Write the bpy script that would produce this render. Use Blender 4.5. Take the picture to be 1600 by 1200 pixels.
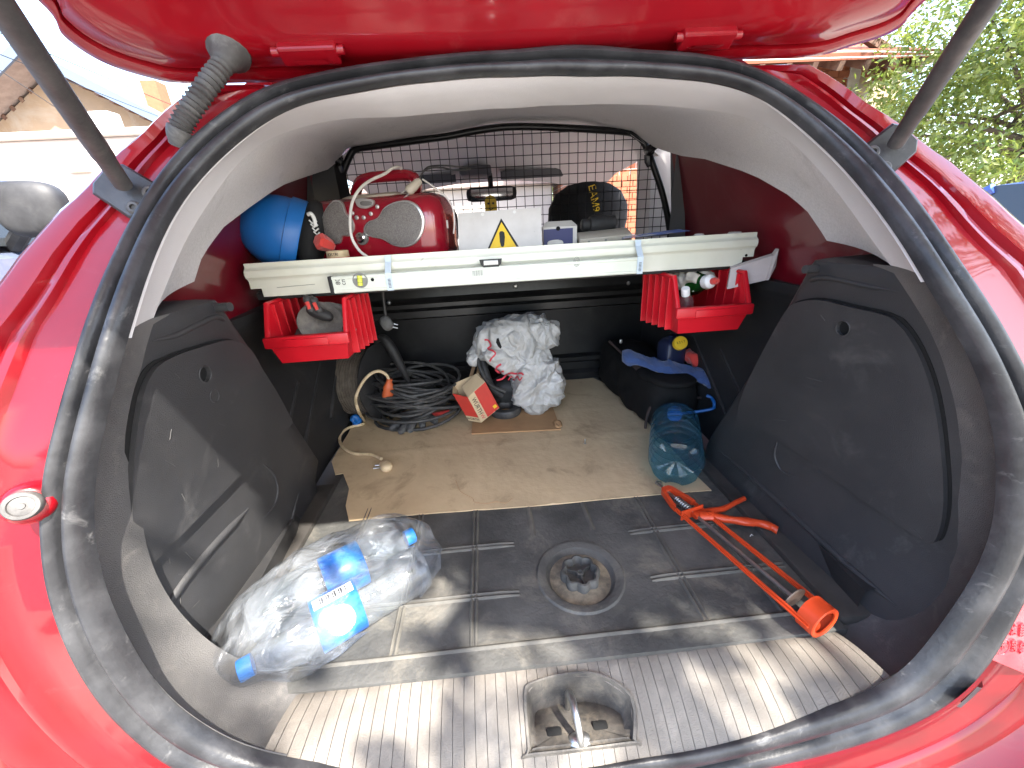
import bpy, bmesh, math, random
import numpy as np
from mathutils import Vector, Matrix, noise
from mathutils.geometry import delaunay_2d_cdt, intersect_point_line
from mathutils.bvhtree import BVHTree

random.seed(7)
for o in list(bpy.data.objects):
    bpy.data.objects.remove(o)
SC = bpy.context.scene
COL = SC.collection
V = Vector
RAD = math.radians

# ------------------------------------------------------------------ camera
# x = right, y = into the boot, z = up; boot floor at z = 0
YAW, PITCH, ROLL, FPX = RAD(3.0), RAD(22.3), RAD(-3.4), 600.0
CAM = V((-0.062, 0.0, 0.62))
_f = V((math.sin(YAW) * math.cos(PITCH), math.cos(YAW) * math.cos(PITCH), -math.sin(PITCH)))
_r = V((math.cos(YAW), -math.sin(YAW), 0))
_u = _r.cross(_f)
CR = math.cos(ROLL) * _r + math.sin(ROLL) * _u
CU = -math.sin(ROLL) * _r + math.cos(ROLL) * _u
cd = bpy.data.cameras.new('camera')
cam = bpy.data.objects.new('camera', cd)
COL.objects.link(cam)
cd.sensor_width = 36
cd.lens = FPX / 1600 * 36
cd.clip_start = 0.02
cd.clip_end = 600
M = Matrix.Identity(4)
for i in range(3):
    M[i][0], M[i][1], M[i][2], M[i][3] = CR[i], CU[i], -_f[i], CAM[i]
cam.matrix_world = M
SC.camera = cam
SC.render.resolution_x, SC.render.resolution_y = 1024, 768

# ------------------------------------------------------------------ light
SUNV = V((0.36, -0.50, 0.79)).normalized()          # towards the sun
W = bpy.data.worlds.new('World')
SC.world = W
W.use_nodes = True
_n = W.node_tree.nodes
sky = _n.new('ShaderNodeTexSky')
sky.sky_type = 'NISHITA'
sky.sun_disc = False
sky.sun_elevation = math.asin(SUNV.z)
sky.sun_rotation = math.atan2(SUNV.x, SUNV.y)
sky.dust_density = 2.5
W.node_tree.links.new(sky.outputs[0], _n['Background'].inputs[0])
_n['Background'].inputs[1].default_value = 0.15
sd = bpy.data.lights.new('sun', 'SUN')
sd.energy = 3.2
sd.angle = RAD(0.55)
sd.color = (1.0, 0.95, 0.87)
sun = bpy.data.objects.new('sun', sd)
COL.objects.link(sun)
sun.rotation_euler = SUNV.to_track_quat('Z', 'Y').to_euler()
sun.location = (2, -3, 6)
SC.view_settings.view_transform = 'Standard'
SC.view_settings.look = 'None'
SC.view_settings.gamma = 1
SC.view_settings.exposure = 2.85


# ------------------------------------------------------------------ helpers
def ray(px, py):
    return _f + (px - 800) / FPX * CR - (py - 600) / FPX * CU


def PY(px, py, y):
    d = ray(px, py)
    return CAM + d * ((y - CAM.y) / d.y)


def PZ(px, py, z):
    d = ray(px, py)
    return CAM + d * ((z - CAM.z) / d.z)


def PX(px, py, x):
    d = ray(px, py)
    return CAM + d * ((x - CAM.x) / d.x)


def surf(px, py, g):
    d = ray(px, py)
    lo, hi = 0.05, 4
    for _ in range(50):
        t = (lo + hi) / 2
        p = CAM + d * t
        if p.y > g(p.z):
            hi = t
        else:
            lo = t
    return CAM + d * lo


def lin(zs, ys):
    return lambda z: float(np.interp(z, zs, ys))


def spline(pts, n=8, closed=False):
    pts = [V(p) for p in pts]
    out = []
    m = len(pts)
    rng = m if closed else m - 1
    for i in range(rng):
        if closed:
            p0, p1, p2, p3 = (pts[(i + k) % m] for k in (-1, 0, 1, 2))
        else:
            p1, p2 = pts[i], pts[i + 1]
            p0 = pts[i - 1] if i else p1 * 2 - p2
            p3 = pts[i + 2] if i + 2 < m else p2 * 2 - p1
        for k in range(n):
            t = k / n
            out.append(0.5 * ((2 * p1) + (p2 - p0) * t + (2 * p0 - 5 * p1 + 4 * p2 - p3) * t * t + (3 * p1 - p0 - 3 * p2 + p3) * t ** 3))
    if not closed:
        out.append(pts[-1])
    return out


def wloc(p):
    v = V((0, 0, 0))
    while p:
        v += p.location
        p = p.parent
    return v


def thing(name, label, cat, loc=(0, 0, 0), group=None):
    o = bpy.data.objects.new(name, None)
    COL.objects.link(o)
    o.location = loc
    o.empty_display_size = 0.05
    o['label'] = label
    o['category'] = cat
    if group:
        o['group'] = group
    return o


def obj(name, bm, mat, parent=None, smooth=True, label=None, cat=None, group=None, kind=None, auto=40, recalc=True):
    if recalc:
        bmesh.ops.recalc_face_normals(bm, faces=bm.faces)
    if parent is None:
        zs = [v.co.z for v in bm.verts]
        xs = [v.co.x for v in bm.verts]
        ys = [v.co.y for v in bm.verts]
        base = V(((min(xs) + max(xs)) / 2, (min(ys) + max(ys)) / 2, min(zs)))
    else:
        base = wloc(parent)
    for v in bm.verts:
        v.co -= base
    for f in bm.faces:
        f.smooth = smooth
    if smooth and auto:
        lim = RAD(auto)
        for e in bm.edges:
            if len(e.link_faces) == 2 and e.calc_face_angle(0) > lim:
                e.smooth = False
    me = bpy.data.meshes.new(name)
    bm.to_mesh(me)
    bm.free()
    me.materials.append(mat)
    o = bpy.data.objects.new(name, me)
    COL.objects.link(o)
    if parent is None:
        o.location = base
    else:
        o.parent = parent
    if label:
        o['label'] = label
    if cat:
        o['category'] = cat
    if group:
        o['group'] = group
    if kind:
        o['kind'] = kind
    return o


def NB():
    return bmesh.new()


def merge(bm, other):
    me = bpy.data.meshes.new('tmp')
    other.to_mesh(me)
    bm.from_mesh(me)
    bpy.data.meshes.remove(me)
    other.free()
    return bm


def box(bm, lo, hi, mat=None, bev=0.0, seg=2):
    b = NB()
    bmesh.ops.create_cube(b, size=1)
    lo, hi = V(lo), V(hi)
    for v in b.verts:
        v.co = V((lo[i] + (hi[i] - lo[i]) * (v.co[i] + 0.5) for i in range(3)))
    if bev:
        bmesh.ops.bevel(b, geom=b.edges, offset=bev, segments=seg, profile=0.5, affect='EDGES')
    if mat is not None:
        b.transform(mat)
    return merge(bm, b)


def frames(path):
    t = [(path[min(i + 1, len(path) - 1)] - path[max(i - 1, 0)]).normalized() for i in range(len(path))]
    n = t[0].orthogonal().normalized()
    out = []
    for i, a in enumerate(t):
        if i:
            n = (n - a * n.dot(a))
            n = n.normalized() if n.length > 1e-6 else a.orthogonal().normalized()
        out.append((a, n, a.cross(n)))
    return out


def tube(bm, path, rad, sides=10, cap=True, closed=False):
    path = [V(p) for p in path]
    fr = frames(path)
    rings = []
    for i, p in enumerate(path):
        r = rad[i] if isinstance(rad, (list, tuple)) else rad
        a, n, b = fr[i]
        rings.append([bm.verts.new(p + (n * math.cos(2 * math.pi * k / sides) + b * math.sin(2 * math.pi * k / sides)) * r) for k in range(sides)])
    m = len(rings)
    for i in range(m if closed else m - 1):
        A, B = rings[i], rings[(i + 1) % m]
        for k in range(sides):
            bm.faces.new((A[k], A[(k + 1) % sides], B[(k + 1) % sides], B[k]))
    if cap and not closed:
        bm.faces.new(rings[0][::-1])
        bm.faces.new(rings[-1])
    return bm


def loft(bm, rings, closed=True, cap0=False, cap1=False):
    vs = [[bm.verts.new(V(p)) for p in r] for r in rings]
    for A, B in zip(vs, vs[1:]):
        n = len(A)
        for k in range(n if closed else n - 1):
            try:
                bm.faces.new((A[k], A[(k + 1) % n], B[(k + 1) % n], B[k]))
            except ValueError:
                pass
    if cap0:
        bm.faces.new(vs[0][::-1])
    if cap1:
        bm.faces.new(vs[-1])
    return bm


def axmat(org, zdir, xhint=(1, 0, 0)):
    z = V(zdir).normalized()
    x = V(xhint)
    x = (x - z * x.dot(z)).normalized()
    y = z.cross(x)
    m = Matrix.Identity(4)
    for i in range(3):
        m[i][0], m[i][1], m[i][2], m[i][3] = x[i], y[i], z[i], org[i]
    return m


def frame(org, xd, zd):
    """matrix with local x along xd, local z near zd"""
    x = V(xd).normalized()
    z = V(zd)
    z = (z - x * z.dot(x)).normalized()
    y = z.cross(x)
    m = Matrix.Identity(4)
    for i in range(3):
        m[i][0], m[i][1], m[i][2], m[i][3] = x[i], y[i], z[i], org[i]
    return m


def lathe(bm, prof, mat, n=32, fn=None):
    """prof: (r, z) along local z"""
    rings = []
    for r, z in prof:
        ring = []
        for k in range(n):
            a = 2 * math.pi * k / n
            rr = max(r, 0.0003) * (fn(a, z) if fn else 1)
            ring.append(mat @ V((rr * math.cos(a), rr * math.sin(a), z)))
        rings.append(ring)
    return loft(bm, rings, True, prof[0][0] > 1e-5 or True, prof[-1][0] > 1e-5 or True)


def inpoly(x, y, poly):
    c = False
    j = len(poly) - 1
    for i in range(len(poly)):
        xi, yi = poly[i][0], poly[i][1]
        xj, yj = poly[j][0], poly[j][1]
        if (yi > y) != (yj > y) and x < (xj - xi) * (y - yi) / (yj - yi) + xi:
            c = not c
        j = i
    return c


def resample(poly, step):
    out = []
    for a, b in zip(poly, poly[1:] + poly[:1]):
        a, b = V(a[:2]), V(b[:2])
        n = max(1, int((b - a).length / step))
        for k in range(n):
            out.append(a.lerp(b, k / n))
    return out


def sheet(bm, outline, fn, step, holes=(), thick=None):
    """triangulated sheet over a 2-d outline; fn(u,v) gives the 3-d point; thick = vector-valued fn or None"""
    out = resample([V(p[:2]) for p in outline], step)
    hs = [resample([V(p[:2]) for p in h], step) for h in holes]
    verts = []
    edges = []
    for lp in [out] + hs:
        b = len(verts)
        verts += [V((p.x, p.y)) for p in lp]
        edges += [(b + i, b + (i + 1) % len(lp)) for i in range(len(lp))]
    xs = [p.x for p in out]
    ys = [p.y for p in out]
    y = min(ys) + step * 0.5
    row = 0
    bnd = list(verts)
    arr = np.array([[p.x, p.y] for p in bnd])
    while y < max(ys):
        x = min(xs) + step * (0.5 if row % 2 else 0.1)
        while x < max(xs):
            if inpoly(x, y, out) and not any(inpoly(x, y, h) for h in hs):
                if np.min((arr[:, 0] - x) ** 2 + (arr[:, 1] - y) ** 2) > (step * 0.45) ** 2:
                    verts.append(V((x, y)))
            x += step
        y += step
        row += 1
    vo, eo, fo, *_ = delaunay_2d_cdt(verts, edges, [], 0, 1e-7)
    bv = [bm.verts.new(V(fn(p.x, p.y))) for p in vo]
    fs = []
    for f in fo:
        cx = sum(vo[i].x for i in f) / len(f)
        cy = sum(vo[i].y for i in f) / len(f)
        if inpoly(cx, cy, out) and not any(inpoly(cx, cy, h) for h in hs):
            try:
                fs.append(bm.faces.new([bv[i] for i in f]))
            except ValueError:
                pass
    for v in [v for v in bv if not v.link_faces]:
        bm.verts.remove(v)
    if thick:
        res = bmesh.ops.extrude_face_region(bm, geom=fs)
        for g in res['geom']:
            if isinstance(g, bmesh.types.BMVert):
                g.co += V(thick(g.co)) if callable(thick) else V(thick)
    return bm


def textbm(s, size, mat, ext=0.0004, align='CENTER', sx=1.0):
    cu = bpy.data.curves.new('t', 'FONT')
    cu.body = s
    cu.size = size
    cu.extrude = ext
    cu.align_x = align
    cu.align_y = 'CENTER'
    cu.resolution_u = 3
    o = bpy.data.objects.new('t', cu)
    COL.objects.link(o)
    dg = bpy.context.evaluated_depsgraph_get()
    me = bpy.data.meshes.new_from_object(o.evaluated_get(dg))
    bm = NB()
    bm.from_mesh(me)
    bpy.data.objects.remove(o)
    bpy.data.curves.remove(cu)
    bpy.data.meshes.remove(me)
    for v in bm.verts:
        v.co.x *= sx
    bm.transform(mat)
    return bm


# ------------------------------------------------------------------ materials
MATS = {}


def mat(name, base, rough=0.6, metal=0.0, base2=None, nscale=8.0, nlo=0.4, nhi=0.65, ndet=6.0,
        bscale=0.0, bstr=0.0, coat=0.0, spec=0.5, trans=0.0, alpha=1.0, emit=None, rvar=0.0, ior=1.45, sss=0.0, dist=0.002,
        dust=None, dscale=3.0, dlo=0.5, dhi=0.8, damt=0.6, sheen=0.0):
    m = bpy.data.materials.new(name)
    m.use_nodes = True
    nt = m.node_tree
    N, L = nt.nodes, nt.links
    b = N['Principled BSDF']
    b.inputs['Base Color'].default_value = (*base, 1)
    b.inputs['Roughness'].default_value = rough
    b.inputs['Metallic'].default_value = metal
    b.inputs['Coat Weight'].default_value = coat
    b.inputs['Coat Roughness'].default_value = 0.06
    b.inputs['Specular IOR Level'].default_value = spec
    b.inputs['Transmission Weight'].default_value = trans
    b.inputs['Alpha'].default_value = alpha
    b.inputs['IOR'].default_value = ior
    b.inputs['Sheen Weight'].default_value = sheen
    if sss:
        b.inputs['Subsurface Weight'].default_value = sss
        b.inputs['Subsurface Radius'].default_value = (0.01, 0.008, 0.006)
    tc = N.new('ShaderNodeTexCoord')
    colsock = None
    if base2 is not None:
        nz = N.new('ShaderNodeTexNoise')
        nz.inputs['Scale'].default_value = nscale
        nz.inputs['Detail'].default_value = ndet
        nz.inputs['Roughness'].default_value = 0.62
        L.new(tc.outputs['Object'], nz.inputs['Vector'])
        mr = N.new('ShaderNodeMapRange')
        mr.inputs[1].default_value, mr.inputs[2].default_value = nlo, nhi
        L.new(nz.outputs['Fac'], mr.inputs[0])
        mx = N.new('ShaderNodeMix')
        mx.data_type = 'RGBA'
        mx.inputs[6].default_value = (*base, 1)
        mx.inputs[7].default_value = (*base2, 1)
        L.new(mr.outputs[0], mx.inputs[0])
        colsock = mx.outputs[2]
        if rvar:
            ma = N.new('ShaderNodeMath')
            ma.operation = 'MULTIPLY_ADD'
            ma.inputs[1].default_value = rvar
            ma.inputs[2].default_value = rough
            L.new(mr.outputs[0], ma.inputs[0])
            L.new(ma.outputs[0], b.inputs['Roughness'])
    if dust is not None:
        nz = N.new('ShaderNodeTexNoise')
        nz.inputs['Scale'].default_value = dscale
        nz.inputs['Detail'].default_value = 9
        nz.inputs['Roughness'].default_value = 0.7
        nz.inputs['Distortion'].default_value = 0.6
        L.new(tc.outputs['Object'], nz.inputs['Vector'])
        mr = N.new('ShaderNodeMapRange')
        mr.inputs[1].default_value, mr.inputs[2].default_value = dlo, dhi
        mr.inputs[4].default_value = damt
        L.new(nz.outputs['Fac'], mr.inputs[0])
        mx = N.new('ShaderNodeMix')
        mx.data_type = 'RGBA'
        if colsock:
            L.new(colsock, mx.inputs[6])
        else:
            mx.inputs[6].default_value = (*base, 1)
        mx.inputs[7].default_value = (*dust, 1)
        L.new(mr.outputs[0], mx.inputs[0])
        colsock = mx.outputs[2]
    if colsock:
        L.new(colsock, b.inputs['Base Color'])
    if bscale:
        nb = N.new('ShaderNodeTexNoise')
        nb.inputs['Scale'].default_value = bscale
        nb.inputs['Detail'].default_value = 4
        L.new(tc.outputs['Object'], nb.inputs['Vector'])
        bu = N.new('ShaderNodeBump')
        bu.inputs['Strength'].default_value = bstr
        bu.inputs['Distance'].default_value = dist
        L.new(nb.outputs['Fac'], bu.inputs['Height'])
        L.new(bu.outputs[0], b.inputs['Normal'])
    if emit:
        b.inputs['Emission Color'].default_value = (*emit[:3], 1)
        b.inputs['Emission Strength'].default_value = emit[3]
    MATS[name] = m
    return m


M_red = mat('red_paint', (0.27, 0.0025, 0.0075), 0.34, coat=0.8, spec=0.2, base2=(0.21, 0.0025, 0.0075), nscale=3, bscale=5, bstr=0.10, dist=0.01, dust=(0.34, 0.16, 0.15), dscale=14, dlo=0.58, dhi=0.85, damt=0.22)
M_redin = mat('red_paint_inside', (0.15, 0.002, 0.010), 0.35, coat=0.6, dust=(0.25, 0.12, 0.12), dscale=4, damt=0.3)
M_seal = mat('seal_rubber', (0.022, 0.022, 0.024), 0.38, base2=(0.06, 0.06, 0.063), nscale=16, nlo=0.42, nhi=0.72, ndet=10, bscale=160, bstr=0.25, dust=(0.32, 0.31, 0.30), dscale=34, dlo=0.60, dhi=0.80, damt=0.45)
M_trim = mat('grey_trim_plastic', (0.60, 0.575, 0.57), 0.62, base2=(0.54, 0.52, 0.51), nscale=5, bscale=900, bstr=0.2, dust=(0.16, 0.15, 0.14), dscale=9, dlo=0.66, dhi=0.8, damt=0.55)
M_liner = mat('headliner_felt', (0.62, 0.59, 0.58), 0.9, base2=(0.50, 0.475, 0.46), nscale=260, nlo=0.35, nhi=0.7, bscale=500, bstr=0.35, dust=(0.2, 0.185, 0.17), dscale=7, dlo=0.58, dhi=0.8, damt=0.55, sheen=0.2)
M_panel = mat('black_panel_plastic', (0.027, 0.027, 0.029), 0.48, base2=(0.038, 0.037, 0.038), nscale=6, bscale=1000, bstr=0.4, dust=(0.20, 0.19, 0.18), dscale=11, dlo=0.56, dhi=0.85, damt=0.36)
M_rim = mat('rim_plastic', (0.090, 0.086, 0.084), 0.62, base2=(0.135, 0.128, 0.122), nscale=7, bscale=900, bstr=0.6, dist=0.003, dust=(0.30, 0.27, 0.24), dscale=30, dlo=0.55, dhi=0.8, damt=0.45)
M_dark = mat('dark_lining', (0.016, 0.016, 0.017), 0.6, base2=(0.024, 0.023, 0.023), nscale=10, bscale=800, bstr=0.3, dust=(0.09, 0.085, 0.08), dscale=6, damt=0.35)
M_black = mat('black_metal', (0.010, 0.010, 0.011), 0.32, base2=(0.018, 0.018, 0.018), nscale=12, dust=(0.10, 0.095, 0.09), dscale=8, dlo=0.55, dhi=0.85, damt=0.3)
M_void = mat('dark_gap', (0.004, 0.004, 0.004), 0.9)
M_greypan = mat('grey_pillar_cloth', (0.11, 0.11, 0.115), 0.8, bscale=700, bstr=0.3)
M_steel = mat('zinc_steel', (0.52, 0.52, 0.50), 0.34, 1.0, base2=(0.36, 0.35, 0.33), nscale=30, rvar=0.2)
M_chrome = mat('chrome', (0.75, 0.75, 0.74), 0.14, 1.0)
M_strut = mat('strut_sleeve', (0.05, 0.048, 0.048), 0.5, base2=(0.09, 0.083, 0.08), nscale=25, bscale=200, bstr=0.2, dust=(0.26, 0.23, 0.2), dscale=18, dlo=0.55, dhi=0.85, damt=0.4)
M_conduit = mat('grey_rubber', (0.055, 0.052, 0.05), 0.6, base2=(0.09, 0.085, 0.08), nscale=30, dust=(0.35, 0.33, 0.31), dscale=20, damt=0.5)
M_white = mat('dirty_white_paint', (0.70, 0.70, 0.60), 0.42, base2=(0.62, 0.62, 0.50), nscale=4, dust=(0.16, 0.14, 0.10), dscale=30, dlo=0.66, dhi=0.78, damt=0.8)
M_lvl = mat('level_paint', (0.66, 0.68, 0.60), 0.38, base2=(0.58, 0.60, 0.50), nscale=5, dust=(0.14, 0.13, 0.10), dscale=60, dlo=0.66, dhi=0.74, damt=0.85)
M_wht = mat('white_plastic', (0.74, 0.74, 0.72), 0.4, base2=(0.66, 0.65, 0.62), nscale=8)
M_ink = mat('black_ink', (0.012, 0.012, 0.012), 0.5)
M_inkg = mat('grey_ink', (0.22, 0.22, 0.2), 0.6)
M_yel = mat('yellow', (0.78, 0.52, 0.03), 0.4, base2=(0.68, 0.44, 0.03), nscale=10)
M_yvial = mat('vial_liquid', (0.72, 0.74, 0.10), 0.15)
M_redbin = mat('red_bin_plastic', (0.56, 0.008, 0.018), 0.36, base2=(0.48, 0.008, 0.016), nscale=6, bscale=300, bstr=0.05, dust=(0.40, 0.18, 0.16), dscale=20, dlo=0.6, dhi=0.85, damt=0.3)
M_blue = mat('blue_plastic', (0.010, 0.125, 0.40), 0.38, base2=(0.012, 0.105, 0.34), nscale=5, dust=(0.20, 0.28, 0.38), dscale=12, dlo=0.58, dhi=0.85, damt=0.35)
M_boom = mat('boombox_red', (0.27, 0.004, 0.016), 0.22, coat=0.8, base2=(0.23, 0.004, 0.014), nscale=5, dust=(0.28, 0.20, 0.18), dscale=14, dlo=0.6, dhi=0.85, damt=0.3)
M_grille = mat('speaker_cloth', (0.20, 0.185, 0.175), 0.75, base2=(0.11, 0.10, 0.095), nscale=420, nlo=0.4, nhi=0.6, bscale=500, bstr=0.4)
M_silver = mat('silver_plastic', (0.50, 0.49, 0.48), 0.3, 0.7)
M_lcd = mat('display', (0.13, 0.125, 0.12), 0.25)
M_cream = mat('cream_cable', (0.66, 0.52, 0.33), 0.45, base2=(0.55, 0.42, 0.25), nscale=30, dust=(0.2, 0.15, 0.1), dscale=60, damt=0.4)
M_wcable = mat('white_cable', (0.66, 0.63, 0.59), 0.45, base2=(0.55, 0.52, 0.48), nscale=40)
M_rubcab = mat('black_cable', (0.030, 0.030, 0.031), 0.55, base2=(0.055, 0.053, 0.05), nscale=25, dust=(0.20, 0.18, 0.15), dscale=40, dlo=0.52, dhi=0.8, damt=0.5)
M_oconn = mat('orange_plastic', (0.50, 0.10, 0.03), 0.45, base2=(0.40, 0.09, 0.03), nscale=40)
M_gun = mat('orange_paint', (0.56, 0.055, 0.014), 0.36, base2=(0.46, 0.05, 0.014), nscale=22, nlo=0.5, nhi=0.75, dust=(0.3, 0.16, 0.1), dscale=90, dlo=0.62, dhi=0.75, damt=0.6)
M_card = mat('kraft_paper', (0.54, 0.41, 0.25), 0.8, base2=(0.44, 0.33, 0.20), nscale=5, nlo=0.35, nhi=0.7, bscale=60, bstr=0.25, dist=0.004, dust=(0.15, 0.105, 0.055), dscale=10, dlo=0.55, dhi=0.74, damt=0.6)
M_card2 = mat('brown_cardboard', (0.36, 0.21, 0.10), 0.8, base2=(0.30, 0.175, 0.085), nscale=12, bscale=90, bstr=0.2)
M_cardr = mat('red_print_card', (0.50, 0.040, 0.028), 0.55, base2=(0.43, 0.04, 0.028), nscale=20)
M_mat = mat('rubber_mat', (0.045, 0.045, 0.043), 0.66, base2=(0.10, 0.097, 0.090), nscale=7, nlo=0.38, nhi=0.68, ndet=12, bscale=140, bstr=0.45, dist=0.003, dust=(0.27, 0.24, 0.19), dscale=6, dlo=0.52, dhi=0.76, damt=0.62)
M_kick = mat('kick_plastic', (0.035, 0.032, 0.029), 0.6, base2=(0.06, 0.054, 0.048), nscale=12)
M_matrib = mat('dusty_rib', (0.055, 0.053, 0.049), 0.7, base2=(0.13, 0.12, 0.10), nscale=14, nlo=0.35, nhi=0.7)
M_matdust = mat('dusty_rubber', (0.10, 0.088, 0.068), 0.75, base2=(0.25, 0.21, 0.15), nscale=45, nlo=0.35, nhi=0.68, bscale=200, bstr=0.4)
M_bagw = mat('white_bag_film', (0.47, 0.46, 0.44), 0.38, base2=(0.37, 0.36, 0.335), nscale=14, bscale=45, bstr=0.7, dist=0.012, sss=0.15, dust=(0.2, 0.18, 0.15), dscale=25, dlo=0.64, dhi=0.85, damt=0.4)
M_rprint = mat('red_print', (0.52, 0.03, 0.05), 0.45)
M_toolbag = mat('black_nylon', (0.007, 0.0068, 0.0068), 0.8, base2=(0.011, 0.010, 0.0098), nscale=30, bscale=900, bstr=0.5, spec=0.25)
M_binding = mat('brown_binding', (0.045, 0.03, 0.026), 0.8, bscale=900, bstr=0.4)
M_bcloth = mat('blue_cloth', (0.03, 0.062, 0.17), 0.9, base2=(0.045, 0.085, 0.22), nscale=18, bscale=700, bstr=0.5, sheen=0.4)
M_rcloth = mat('red_cloth', (0.56, 0.045, 0.035), 0.9, bscale=500, bstr=0.6, sheen=0.3)
M_glove = mat('grey_glove', (0.07, 0.07, 0.072), 0.85, base2=(0.12, 0.12, 0.115), nscale=30, bscale=400, bstr=0.5)
M_seat = mat('seat_fabric', (0.008, 0.008, 0.009), 0.9, base2=(0.012, 0.012, 0.013), nscale=60, bscale=600, bstr=0.4)
M_wood = mat('raw_wood', (0.36, 0.22, 0.11), 0.75, base2=(0.27, 0.155, 0.075), nscale=22, bscale=80, bstr=0.3)
M_grinder = mat('grinding_disc', (0.115, 0.105, 0.095), 0.85, base2=(0.19, 0.17, 0.15), nscale=60, bscale=500, bstr=0.6)
M_bluelab = mat('blue_label', (0.015, 0.09, 0.34), 0.35, base2=(0.05, 0.22, 0.48), nscale=25, nlo=0.42, nhi=0.6)
M_cap = mat('blue_cap', (0.02, 0.17, 0.50), 0.35)
M_box = mat('white_carton', (0.55, 0.53, 0.49), 0.6)
M_navy = mat('navy_print', (0.025, 0.03, 0.12), 0.5)
M_beige = mat('beige_plastic', (0.50, 0.45, 0.37), 0.5, base2=(0.42, 0.375, 0.3), nscale=20)


def glassy(name, col, rough, mixt, scale=20, bstr=0.6, white=(0.8, 0.82, 0.85), wlo=0.5, whi=0.75, wmax=0.5, dist=0.01):
    """thin clear film or PET: transparent + gloss, with milky creases"""
    m = bpy.data.materials.new(name)
    m.use_nodes = True
    nt = m.node_tree
    N, L = nt.nodes, nt.links
    out = N['Material Output']
    N.remove(N['Principled BSDF'])
    tr = N.new('ShaderNodeBsdfTransparent')
    tr.inputs[0].default_value = (*col, 1)
    gl = N.new('ShaderNodeBsdfGlossy')
    gl.inputs['Roughness'].default_value = rough
    df = N.new('ShaderNodeBsdfDiffuse')
    df.inputs[0].default_value = (*white, 1)
    tl = N.new('ShaderNodeBsdfTranslucent')
    tl.inputs[0].default_value = (*white, 1)
    tc = N.new('ShaderNodeTexCoord')
    nz = N.new('ShaderNodeTexNoise')
    nz.inputs['Scale'].default_value = scale
    nz.inputs['Detail'].default_value = 6
    nz.inputs['Distortion'].default_value = 1.2
    L.new(tc.outputs['Object'], nz.inputs['Vector'])
    bu = N.new('ShaderNodeBump')
    bu.inputs['Strength'].default_value = bstr
    bu.inputs['Distance'].default_value = dist
    L.new(nz.outputs['Fac'], bu.inputs['Height'])
    for s in (gl, df):
        L.new(bu.outputs[0], s.inputs['Normal'])
    lw = N.new('ShaderNodeLayerWeight')
    lw.inputs['Blend'].default_value = 0.5
    L.new(bu.outputs[0], lw.inputs['Normal'])
    pw = N.new('ShaderNodeMath')
    pw.operation = 'POWER'
    pw.inputs[1].default_value = 4.0
    L.new(lw.outputs['Facing'], pw.inputs[0])
    fm = N.new('ShaderNodeMath')
    fm.operation = 'MULTIPLY_ADD'
    fm.inputs[1].default_value = 0.85
    fm.inputs[2].default_value = mixt
    L.new(pw.outputs[0], fm.inputs[0])
    m1 = N.new('ShaderNodeMixShader')
    L.new(fm.outputs[0], m1.inputs[0])
    L.new(tr.outputs[0], m1.inputs[1])
    L.new(gl.outputs[0], m1.inputs[2])
    ms = N.new('ShaderNodeMixShader')
    ms.inputs[0].default_value = 0.5
    L.new(df.outputs[0], ms.inputs[1])
    L.new(tl.outputs[0], ms.inputs[2])
    mr = N.new('ShaderNodeMapRange')
    mr.inputs[1].default_value, mr.inputs[2].default_value, mr.inputs[4].default_value = wlo, whi, wmax
    L.new(nz.outputs['Fac'], mr.inputs[0])
    m2 = N.new('ShaderNodeMixShader')
    L.new(mr.outputs[0], m2.inputs[0])
    L.new(m1.outputs[0], m2.inputs[1])
    L.new(ms.outputs[0], m2.inputs[2])
    L.new(m2.outputs[0], out.inputs[0])
    return m


M_film = glassy('clear_film', (0.97, 0.98, 0.99), 0.16, 0.05, 18, 0.9, white=(0.55, 0.58, 0.62), wlo=0.36, whi=0.82, wmax=0.42, dist=0.02)
M_pet = glassy('clear_bottle', (0.93, 0.96, 0.98), 0.08, 0.04, 14, 0.25, wlo=0.3, whi=0.9, wmax=0.3)
M_petb = glassy('blue_bottle_plastic', (0.60, 0.82, 0.90), 0.08, 0.05, 12, 0.5, white=(0.08, 0.24, 0.34), wlo=0.25, whi=0.85, wmax=0.38)
M_petg = glassy('green_bottle_plastic', (0.10, 0.38, 0.14), 0.07, 0.05, 10, 0.15, white=(0.02, 0.09, 0.03), wlo=0.2, whi=0.7, wmax=0.8)
M_glass = glassy('window_glass', (0.86, 0.90, 0.89), 0.02, 0.02, 3, 0.0, wmax=0.0)

# ================================================================== THE GROUND
GZ = -0.64
M_ground = mat('dusty_tarmac', (0.25, 0.235, 0.21), 0.9, base2=(0.31, 0.29, 0.26), nscale=1.2, bscale=60, bstr=0.5, dust=(0.30, 0.27, 0.23), dscale=0.6, damt=0.6)
bm = NB()
loft(bm, [[(x, y, GZ) for x in (-250, -20, 0, 20, 250)] for y in (-250, -20, 0, 20, 250)], closed=False)
g_ = obj('ground', bm, M_ground, None, smooth=False)
g_['kind'] = 'structure'

# ================================================================== THE CAR
car = thing('red_car', 'red hatchback van with its tailgate raised over an open loaded boot', 'car', (0, 0, GZ))
NA = 240
ANG = np.linspace(-math.pi, math.pi, NA, endpoint=False)
CZ = 0.36


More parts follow.
